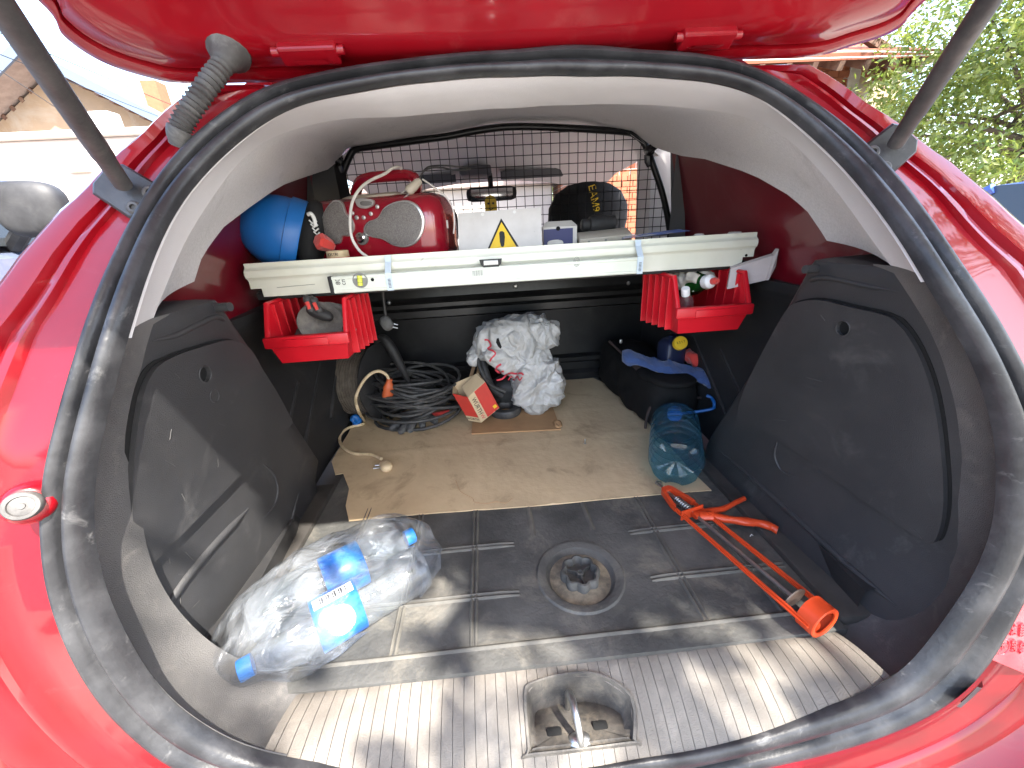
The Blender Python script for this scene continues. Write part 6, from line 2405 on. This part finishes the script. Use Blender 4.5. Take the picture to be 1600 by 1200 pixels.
loft(b, [[V((q[0].x, 0.90, zz)), V((q[1].x, 0.90, zz + 0.008))], [V((q[0].x + 0.03, 0.96, zz + 0.004)), V((q[1].x, 0.96, zz + 0.012))], [V((q[0].x + 0.05, 1.02, zz - 0.005)), V((q[1].x, 1.02, zz - 0.002))]], closed=False)
M_bfilm = mat('blue_white_wrapper', (0.52, 0.60, 0.78), 0.25, base2=(0.12, 0.22, 0.62), nscale=25, nlo=0.45, nhi=0.55)
sd2 = obj('printed_wrapper', b, M_bfilm, None, label='flat blue and white printed wrapper lying behind the end of the rail', cat='wrapper')
for (px, py, r) in ((1092, 364, 0.012), (1148, 361, 0.016)):
    pp = PY(px, py + 4, 0.93)
    b = NB()
    lathe(b, [(r, ST - pp.z), (r, 0.0), (r * 0.8, 0.004), (0, 0.005)], Matrix.Translation(pp), 20)
    obj('small_jar', b, M_box, None, label='small pale jar behind the end of the rail' if r < 0.014 else 'wider pale jar behind the end of the rail', cat='jar')

# ================================================================== OUTSIDE
M_stucco = mat('peach_stucco', (0.30, 0.21, 0.135), 0.9, base2=(0.26, 0.185, 0.125), nscale=1.5, bscale=40, bstr=0.3, dust=(0.38, 0.34, 0.29), dscale=0.8, dlo=0.5, dhi=0.7, damt=0.6)
M_render = mat('white_render', (0.52, 0.455, 0.42), 0.9, base2=(0.45, 0.39, 0.36), nscale=1.0, bscale=30, bstr=0.3)
M_tile = mat('pale_roof_tile', (0.34, 0.27, 0.24), 0.85, base2=(0.26, 0.20, 0.18), nscale=4, bscale=12, bstr=0.6, dist=0.03)
M_fascia = mat('blue_grey_board', (0.10, 0.135, 0.20), 0.6)
M_rafter = mat('weathered_wood', (0.11, 0.055, 0.038), 0.8, base2=(0.18, 0.11, 0.075), nscale=3)
M_soff = mat('orange_boarding', (0.26, 0.08, 0.04), 0.8, base2=(0.21, 0.065, 0.035), nscale=4)
M_brick = mat('hollow_brick', (0.30, 0.10, 0.05), 0.85, base2=(0.24, 0.08, 0.04), nscale=8, bscale=60, bstr=0.4)
M_mortar = mat('mortar', (0.36, 0.33, 0.30), 0.95, base2=(0.44, 0.41, 0.37), nscale=10)
M_oldpl = mat('patchy_plaster', (0.42, 0.31, 0.20), 0.9, base2=(0.30, 0.27, 0.24), nscale=3.5, nlo=0.45, nhi=0.6)
M_asph = M_ground

# ---- garden wall on the left
gw = thing('garden_wall', 'long pale rendered garden wall in front of the peach house', 'wall', (-6, 6.2, GZ))
bm = NB()
box(bm, (-14, 6.2, GZ), (-2.4, 6.45, 1.98), bev=0.02)
obj('wall', bm, M_render, gw, smooth=False)
bm = NB()
box(bm, (-14, 6.12, 1.98), (-2.4, 6.53, 2.06), bev=0.02)
obj('coping', bm, M_render, gw, smooth=False)
bm = NB()
p = PY(122, 258, 6.19)
box(bm, p + V((-0.14, -0.06, -0.09)), p + V((0.14, 0.01, 0.09)), bev=0.02)
obj('meter_box', bm, M_beige, gw, smooth=False)
bm = NB()
p = PY(166, 199, 6.3)
box(bm, p + V((-0.16, -0.1, -0.06)), p + V((0.16, 0.1, 0.16)), bev=0.02)
obj('air_unit', bm, M_wht, None, smooth=False, label='small white box with dark grille standing on the garden wall', cat='box')

# ---- peach gabled house
HY = 16.0
hs = thing('gabled_house', 'peach rendered house with a gabled roof and rafters behind the garden wall', 'house', (-13, HY, GZ))
ap = PY(82, 100, HY)
le = V((ap.x - 3.6, HY, ap.z - 2.1))
re = V((ap.x + 3.4, HY, ap.z - 2.0))
bm = NB()
o = [V((le.x + 0.5, HY, GZ)), V((re.x - 0.3, HY, GZ)), V((re.x - 0.3, HY, re.z + 0.1)), ap - V((0, 0, 0.12)), V((le.x + 0.5, HY, le.z + 0.22))]
loft(bm, [o, [p + V((0, 7, 0)) for p in o]], cap0=True, cap1=True)
obj('wall', bm, M_stucco, hs, smooth=False)
for e in (le, re):
    bm = NB()
    d = (e - ap).normalized()
    n_ = V((-d.z, 0, d.x))
    if n_.z < 0:
        n_ = -n_
    o = [ap, e, e + n_ * 0.12, ap + n_ * 0.12]
    loft(bm, [[p + V((0, -0.9, 0)) for p in o], [p + V((0, 8, 0)) for p in o]], cap0=True, cap1=True)
    rf = obj('roof', bm, M_tile, hs, smooth=False)
    bm = NB()
    o = [ap - n_ * 0.06, e - n_ * 0.06, e + n_ * 0.2, ap + n_ * 0.2]
    loft(bm, [[p + V((0, -0.98, 0)) for p in o], [p + V((0, -0.91, 0)) for p in o]], cap0=True, cap1=True)
    obj('bargeboard', bm, M_fascia, rf, smooth=False)
    for k in range(9):
        c = ap.lerp(e, (k + 0.7) / 9.5)
        b = NB()
        box(b, (-0.06, -0.9, -0.14), (0.06, 0.02, -0.003), frame(V((c.x, HY, c.z)), d, n_) @ Matrix.Identity(4))
        obj('rafter', b, M_rafter, rf, smooth=False)
# chimney stub
bm = NB()
c = PY(243, 143, HY + 1)
box(bm, c + V((-0.25, -0.25, -1.2)), c + V((0.25, 0.25, 0.25)))
obj('chimney', bm, M_brick, hs, smooth=False)
# overhead wires
for i, (a_, b_) in enumerate((((0, 85), (230, 175)), ((20, 60), (330, 190)), ((0, 110), (120, 190)))):
    pa, pb_ = PY(*a_, 8.5), PY(*b_, 13)
    d = pb_ - pa
    b = NB()
    tube(b, [pa - d * 1.5, pa, pb_, pb_ + d * 1.5], 0.008, 5)
    obj('overhead_wire', b, M_ink, None, label=('topmost thin dark wire crossing above the ridge of the peach house', 'thin dark wire running above the roof of the peach house to its chimney', 'lowest thin dark wire crossing the gable of the peach house')[i], cat='wire', group='overhead wires by the peach house')

# ---- brick house on the right
BY = 9.0
bh = thing('brick_house', 'unplastered red brick house with deep eaves beyond the tree', 'house', (6, BY, GZ))
xr = PY(1342, 110, BY).x
zt = PY(1342, 84, BY).z
xl = 2.4
bm = NB()
box(bm, (xl, BY + 0.015, GZ), (xr, BY + 5, zt + 0.2))
M_bwall = mat('far_brickwork', (0.30, 0.10, 0.05), 0.9)
_nt = M_bwall.node_tree
_tc = _nt.nodes.new('ShaderNodeTexCoord')
_mp = _nt.nodes.new('ShaderNodeMapping')
_mp.inputs['Rotation'].default_value = (math.pi / 2, 0, 0)
_bt = _nt.nodes.new('ShaderNodeTexBrick')
_bt.inputs['Scale'].default_value = 1.0
_bt.inputs['Brick Width'].default_value = 0.235
_bt.inputs['Row Height'].default_value = 0.118
_bt.inputs['Mortar Size'].default_value = 0.007
_bt.inputs['Color1'].default_value = (0.30, 0.10, 0.05, 1)
_bt.inputs['Color2'].default_value = (0.24, 0.08, 0.04, 1)
_bt.inputs['Mortar'].default_value = (0.36, 0.33, 0.30, 1)
_nt.links.new(_tc.outputs['Object'], _mp.inputs['Vector'])
_nt.links.new(_mp.outputs[0], _bt.inputs['Vector'])
_nt.links.new(_bt.outputs['Color'], _nt.nodes['Principled BSDF'].inputs['Base Color'])
wallb = obj('wall', bm, M_bwall, bh, smooth=False)
me0 = None
nb = 0
for rI in range(34):
    z = zt - 0.02 - rI * 0.118
    for cI in range(26):
        x = xr - 0.30 - cI * 0.235 - (0.117 if rI % 2 else 0)
        if x < xl or z < GZ:
            continue
        vis = (x > xr - 1.9 and rI < 10) or (x < 4.6 and z < 1.6 and z > 0.4)
        if not vis or nb >= 290:
            continue
        nb += 1
        if me0 is None:
            b = NB()
            box(b, (-0.11, 0, -0.053), (0.11, 0.03, 0.053), bev=0.004, seg=1)
            o = obj('brick', b, M_brick, wallb, smooth=False)
            me0 = o.data
        else:
            o = bpy.data.objects.new('brick', me0)
            COL.objects.link(o)
            o.parent = wallb
        o.location = V((x, BY - 0.012 + 0.004 * random.random(), z - 0.06)) - wloc(wallb)
# first brick mesh was stored relative to its parent: recentre
for v in me0.vertices:
    v.co = v.co + wloc(wallb)
bm = NB()
box(bm, (xr - 0.19, BY - 0.03, GZ), (xr + 0.04, BY + 0.2, zt + 0.1), bev=0.01)
obj('corner_post', bm, M_mortar, bh, smooth=False)
bm = NB()
xr2 = PY(1372, 120, BY + 1).x
box(bm, (xr + 0.01, BY + 0.4, GZ), (xr2, BY + 4.9, zt + 0.15))
obj('side_wall', bm, M_oldpl, bh, smooth=False)
# eaves: hipped boarding rising inwards
E0 = PY(1466, 88, BY - 0.9)
ez_ = E0.z
xe, ye = E0.x, BY - 0.9
bm = NB()
pts = [V((xl - 0.5, ye, ez_)), V((xe, ye, ez_)), V((xe, BY + 5.5, ez_))]
inn = [V((xl - 0.5, BY + 2.2, ez_ + 1.4)), V((xe - 3.1, BY + 2.2, ez_ + 1.4)), V((xe - 3.1, BY + 5.5, ez_ + 1.4))]
loft(bm, [pts, inn, [p + V((0, 0, 0.12)) for p in inn], [p + V((0.02, -0.02, 0.10)) for p in pts], pts], closed=False)
ev = obj('roof', bm, M_soff, bh, smooth=False)
for k in range(14):
    b = NB()
    x = xe - 0.3 - k * 0.5
    if x < xl:
        break
    a, c = V((x, ye, ez_ - 0.01)), V((x, ye + 3.1, ez_ + 1.38))
    box(b, (-(c - a).length / 2, -0.05, -0.14), ((c - a).length / 2, 0.05, 0.0), frame((a + c) / 2, c - a, (0, 0, 1)))
    obj('rafter', b, M_rafter, ev, smooth=False)
for k in range(10):
    b = NB()
    y = ye + 0.35 + k * 0.55
    a, c = V((xe, y, ez_ - 0.01)), V((xe - 3.1, y, ez_ + 1.38))
    box(b, (-(c - a).length / 2, -0.05, -0.14), ((c - a).length / 2, 0.05, 0.0), frame((a + c) / 2, c - a, (0, 0, 1)))
    obj('rafter', b, M_rafter, ev, smooth=False)
b = NB()
tube(b, [V((xe + 0.07, ye - 0.1, ez_ + 0.02)), V((xe + 0.07, BY + 5.5, ez_ + 0.02))], 0.075, 10)
obj('gutter', b, M_wht, bh)
for i, (a_, b_) in enumerate((((1290, 80), (1470, 82)), ((1320, 90), (1462, 86)))):
    pa, pb_ = PY(*a_, 7.6), PY(*b_, 7.2)
    d = pb_ - pa
    b = NB()
    tube(b, [pa - d * 2, pb_ + d * 2], 0.008, 5)
    obj('overhead_wire', b, M_wht, None, label=('upper thin pale wire crossing in front of the brick house eaves', 'lower thin pale wire crossing in front of the brick house eaves')[i], cat='wire', group='overhead wires by the brick house')

# ---- low white building added ahead of the car to brighten the windscreen view
fw = thing('added_white_building', 'low white rendered building added ahead to brighten the windscreen view', 'building', (0, 13, GZ))
bm = NB()
box(bm, (-9, 13, GZ), (2.2, 18, 1.75))
obj('wall', bm, M_render, fw, smooth=False)
bm = NB()
box(bm, (-9.2, 12.7, 1.75), (2.4, 18.2, 1.9))
obj('roof', bm, M_tile, fw, smooth=False)

# ---- parked cars either side
def side_car(name, lab, x_in, y0, length, belt, roof, paint, sgn, mirror_at=None, hood=None):
    """x_in: the flank facing us; sgn: direction away from us"""
    t = thing(name, lab, 'car', (x_in + sgn * 0.85, y0 + length / 2, GZ))
    hood = hood if hood is not None else belt
    y1 = y0 + length
    ya = y1 - length * 0.27
    # body tub
    secs = []
    for y, zt_, in_ in ((y0, belt - 0.25, 0.10), (y0 + 0.12, belt - 0.02, 0.02), (y0 + 0.8, belt, 0.0), (ya, belt, 0.0), (ya + 0.25, hood, 0.03), (y1 - 0.25, hood - 0.10, 0.08), (y1, hood - 0.35, 0.22)):
        w = 1.72
        s0, s1 = x_in + sgn * in_, x_in + sgn * (w - in_)
        zb = GZ + 0.22
        secs.append([V((s0 + sgn * 0.06, y, zb)), V((s0, y, zb + 0.15)), V((s0, y, (zb + zt_) / 2)), V((s0 + sgn * 0.03, y, zt_ - 0.05)), V((s0 + sgn * 0.10, y, zt_)), V(((s0 + s1) / 2, y, zt_ + 0.03)), V((s1 - sgn * 0.10, y, zt_)), V((s1 - sgn * 0.03, y, zt_ - 0.05)), V((s1, y, (zb + zt_) / 2)), V((s1, y, zb + 0.15)), V((s1 - sgn * 0.06, y, zb))])
    b = NB()
    loft(b, secs, closed=True, cap0=True, cap1=True)
    obj('body', b, paint, t, auto=50)
    # cabin: roof, glass, pillars
    yr0, yr1 = y0 + 0.45, ya - 0.55
    ix = 0.20
    b = NB()
    r_ = [V((x_in + sgn * ix, yr0, roof)), V((x_in + sgn * (1.72 - ix), yr0, roof)), V((x_in + sgn * (1.72 - ix), yr1, roof)), V((x_in + sgn * ix, yr1, roof))]
    loft(b, [[p + V((0, 0, -0.05)) for p in r_], [p for p in r_], [V((x_in + sgn * 0.86, (yr0 + yr1) / 2, roof + 0.05)) + (p - V((x_in + sgn * 0.86, (yr0 + yr1) / 2, roof))) * 0.6 for p in r_]], cap0=True, cap1=True)
    obj('roof', b, paint, t, smooth=False)
    bl = [V((x_in + sgn * 0.05, y0 + 0.12, belt)), V((x_in + sgn * 1.67, y0 + 0.12, belt)), V((x_in + sgn * 1.67, ya + 0.1, belt)), V((x_in + sgn * 0.05, ya + 0.1, belt))]
    for i in range(4):
        b = NB()
        tube(b, [bl[i] + V((0, 0, -0.04)), r_[i] + V((0, 0, -0.02))], 0.045, 8)
        obj('pillar', b, paint, t)
        j = (i + 1) % 4
        b = NB()
        q = [bl[i].lerp(bl[j], 0.02), bl[j].lerp(bl[i], 0.02), r_[j], r_[i]]
        loft(b, [[q[0], q[1]], [q[3], q[2]]], closed=False)
        obj('window', b, M_cglass, t, smooth=False)
    b = NB()
    for f_ in (0.42,):
        tube(b, [bl[3].lerp(bl[0], f_), r_[3].lerp(r_[0], f_)], 0.04, 6)
    obj('door_pillar', b, M_ink, t)
    for yy in (y0 + 0.75, y1 - 0.8):
        for xx in (x_in + sgn * 0.03, x_in + sgn * 1.69):
            b = NB()
            lathe(b, [(0.12, -0.10), (0.29, -0.10), (0.31, -0.07), (0.31, 0.07), (0.29, 0.10), (0.20, 0.10), (0.19, 0.07), (0.05, 0.075), (0, 0.08)], axmat(V((xx, yy, GZ + 0.31)), (1, 0, 0) if xx < x_in + sgn * 0.8 and sgn < 0 or xx > x_in + sgn * 0.8 and sgn > 0 else (-1, 0, 0)), 28)
            obj('wheel', b, M_rubcab, t)
    if mirror_at is not None:
        b = NB()
        blob(b, frame(mirror_at, V((1, 0.25, 0)), (0, 0, 1)), 0.115, 0.06, 0.105, e=3.2, sub=4, fn=lambda p: V((p.x * (1 + 0.8 * p.z), p.y, p.z)))
        mo = obj('door_mirror', b, M_mirr, t)
        b = NB()
        tube(b, [mirror_at + V((-0.06, 0.0, -0.06)), V((x_in + sgn * 0.06, mirror_at.y + 0.06, belt))], 0.03, 8)
        obj('mirror_arm', b, M_mirr, mo)
    return t


M_cglass = mat('car_glass', (0.03, 0.035, 0.04), 0.06, spec=0.8)
M_mirr = mat('weathered_black_plastic', (0.016, 0.016, 0.017), 0.6, base2=(0.04, 0.04, 0.042), nscale=6, dust=(0.08, 0.075, 0.07), dscale=12, damt=0.4)
M_steelb = mat('steel_blue_paint', (0.13, 0.16, 0.24), 0.3, coat=0.8, base2=(0.16, 0.19, 0.27), nscale=20)
M_bluep = mat('bright_blue_paint', (0.03, 0.07, 0.30), 0.3, coat=0.8)
side_car('parked_van', 'steel blue parked van with a weathered black door mirror beside the red car', -2.02, -1.15, 4.6, 0.66, 1.28, M_steelb, -1, PY(52, 328, 1.86), 0.55)
side_car('parked_car', 'bright blue parked car in front of the leafy tree', 3.5, 0.35, 4.2, 0.28, 0.70, M_bluep, 1)

# ---- trees
def leafmat(name, c1, c2):
    m = bpy.data.materials.new(name)
    m.use_nodes = True
    N, L = m.node_tree.nodes, m.node_tree.links
    out = N['Material Output']
    N.remove(N['Principled BSDF'])
    df = N.new('ShaderNodeBsdfDiffuse')
    tl = N.new('ShaderNodeBsdfTranslucent')
    gl = N.new('ShaderNodeBsdfGlossy')
    gl.inputs['Roughness'].default_value = 0.4
    g = N.new('ShaderNodeNewGeometry')
    mx = N.new('ShaderNodeMix')
    mx.data_type = 'RGBA'
    mx.inputs[6].default_value = (*c1, 1)
    mx.inputs[7].default_value = (*c2, 1)
    L.new(g.outputs['Random Per Island'], mx.inputs[0])
    L.new(mx.outputs[2], df.inputs[0])
    L.new(mx.outputs[2], tl.inputs[0])
    s1 = N.new('ShaderNodeMixShader')
    s1.inputs[0].default_value = 0.45
    L.new(df.outputs[0], s1.inputs[1])
    L.new(tl.outputs[0], s1.inputs[2])
    s2 = N.new('ShaderNodeMixShader')
    s2.inputs[0].default_value = 0.06
    L.new(s1.outputs[0], s2.inputs[1])
    L.new(gl.outputs[0], s2.inputs[2])
    L.new(s2.outputs[0], out.inputs[0])
    return m


M_leaf = leafmat('leaf_green', (0.14, 0.22, 0.03), (0.26, 0.29, 0.06))
M_bark = mat('bark', (0.10, 0.075, 0.055), 0.9, base2=(0.15, 0.115, 0.085), nscale=8, bscale=30, bstr=0.7, dist=0.02)


def leaves(pos, size, rnd, up=0.4):
    """one mesh of folded leaf blades"""
    vs, fs = [], []
    for p in pos:
        n_ = V((rnd.gauss(0, 1), rnd.gauss(0, 1), rnd.gauss(0, 1) + up)).normalized()
        a = n_.orthogonal().normalized()
        a = (Matrix.Rotation(rnd.uniform(0, 6.28), 3, n_) @ a)
        c = n_.cross(a)
        s = size * rnd.uniform(0.6, 1.3)
        i = len(vs)
        vs += [p - a * s, p + c * s * 0.42 + n_ * s * 0.1 - a * 0.1 * s, p + a * s, p - c * s * 0.42 + n_ * s * 0.1 - a * 0.1 * s]
        fs += [(i, i + 1, i + 2), (i, i + 2, i + 3)]
    return vs, fs


def leafobj(name, pos, size, rnd, parent, mt):
    vs, fs = leaves(pos, size, rnd)
    base = wloc(parent)
    me = bpy.data.meshes.new(name)
    me.from_pydata([tuple(v - base) for v in vs], [], fs)
    me.materials.append(mt)
    o = bpy.data.objects.new(name, me)
    COL.objects.link(o)
    o.parent = parent
    return o


def tree(name, lab, foot, ctr, rad, nclump, nleaf, size, seed, keep=None, group=None):
    rnd = random.Random(seed)
    t = thing(name, lab, 'tree', foot, group=group)
    foot, ctr = V(foot), V(ctr)
    b = NB()
    tube(b, spline([foot, foot.lerp(ctr, 0.35) + V((0.12, 0.1, 0)), foot.lerp(ctr, 0.7) + V((-0.08, 0, 0)), ctr + V((0, 0, rad * 0.3))], 5), [0.16 * (1 - 0.75 * i / 15) for i in range(16)], 10)
    tr = obj('trunk', b, M_bark, t)
    pos = []
    for k in range(nclump):
        d = V((rnd.gauss(0, 1), rnd.gauss(0, 1), rnd.gauss(0, 0.9))).normalized()
        c = ctr + d * rad * rnd.uniform(0.35, 1.0)
        if k % (6 if keep is None else 25) == 0:
            b = NB()
            st = foot.lerp(ctr, rnd.uniform(0.5, 1.0))
            tube(b, spline([st, st.lerp(c, 0.5) + V((0, 0, 0.12)), c], 4), [(0.05 if keep is None else 0.018) * (1 - 0.85 * i / 8) for i in range(9)], 6)
            obj('limb', b, M_bark, tr)
        cr = rad * rnd.uniform(0.12, 0.26)
        for _ in range(nleaf):
            q = c + V((rnd.gauss(0, 0.5), rnd.gauss(0, 0.5), rnd.gauss(0, 0.38))) * cr
            if keep is None or keep(q, rnd):
                pos.append(q)
    leafobj('crown', pos, size, rnd, t, M_leaf)
    return t


tree('leafy_tree', 'leafy yellow green tree rising behind the bright blue parked car', (8.9, 6.6, GZ), (8.7, 6.3, 2.7), 2.5, 190, 190, 0.052, 5)
tree('leafy_tree', 'leafy tree standing beyond the added white building ahead of the car', (-2.0, 21, GZ), (-2.0, 21, 3.2), 2.6, 90, 70, 0.14, 6)
tree('leafy_tree', 'leafy tree between the added white building and the brick house', (4.6, 23, GZ), (4.6, 23, 3.0), 2.8, 90, 70, 0.14, 8)


# tree behind the viewer whose foliage dapples the boot: a gap lets the sun onto the left of the opening
def keep(q, rnd):
    t_ = (q.z - 0.05) / SUNV.z
    x, y = q.x - SUNV.x * t_, q.y - SUNV.y * t_
    g = ((x + 0.60) / 0.44) ** 2 + ((y - 0.34) / 0.42) ** 2
    if g < 1:
        return rnd.random() < 0.07
    if g < 1.35:
        return rnd.random() < 0.12
    if y < 0.42 and x > -0.1 and x < 0.7:
        return rnd.random() < 0.18
    return True


SHC = V((0.1, 0.35, 0.05)) + SUNV * 3.6
tree('shade_tree', 'leafy tree behind the viewer casting dappled shade over the open boot', (SHC.x + 1.2, SHC.y - 0.8, GZ), tuple(SHC), 1.75, 330, 62, 0.060, 17, keep=keep)
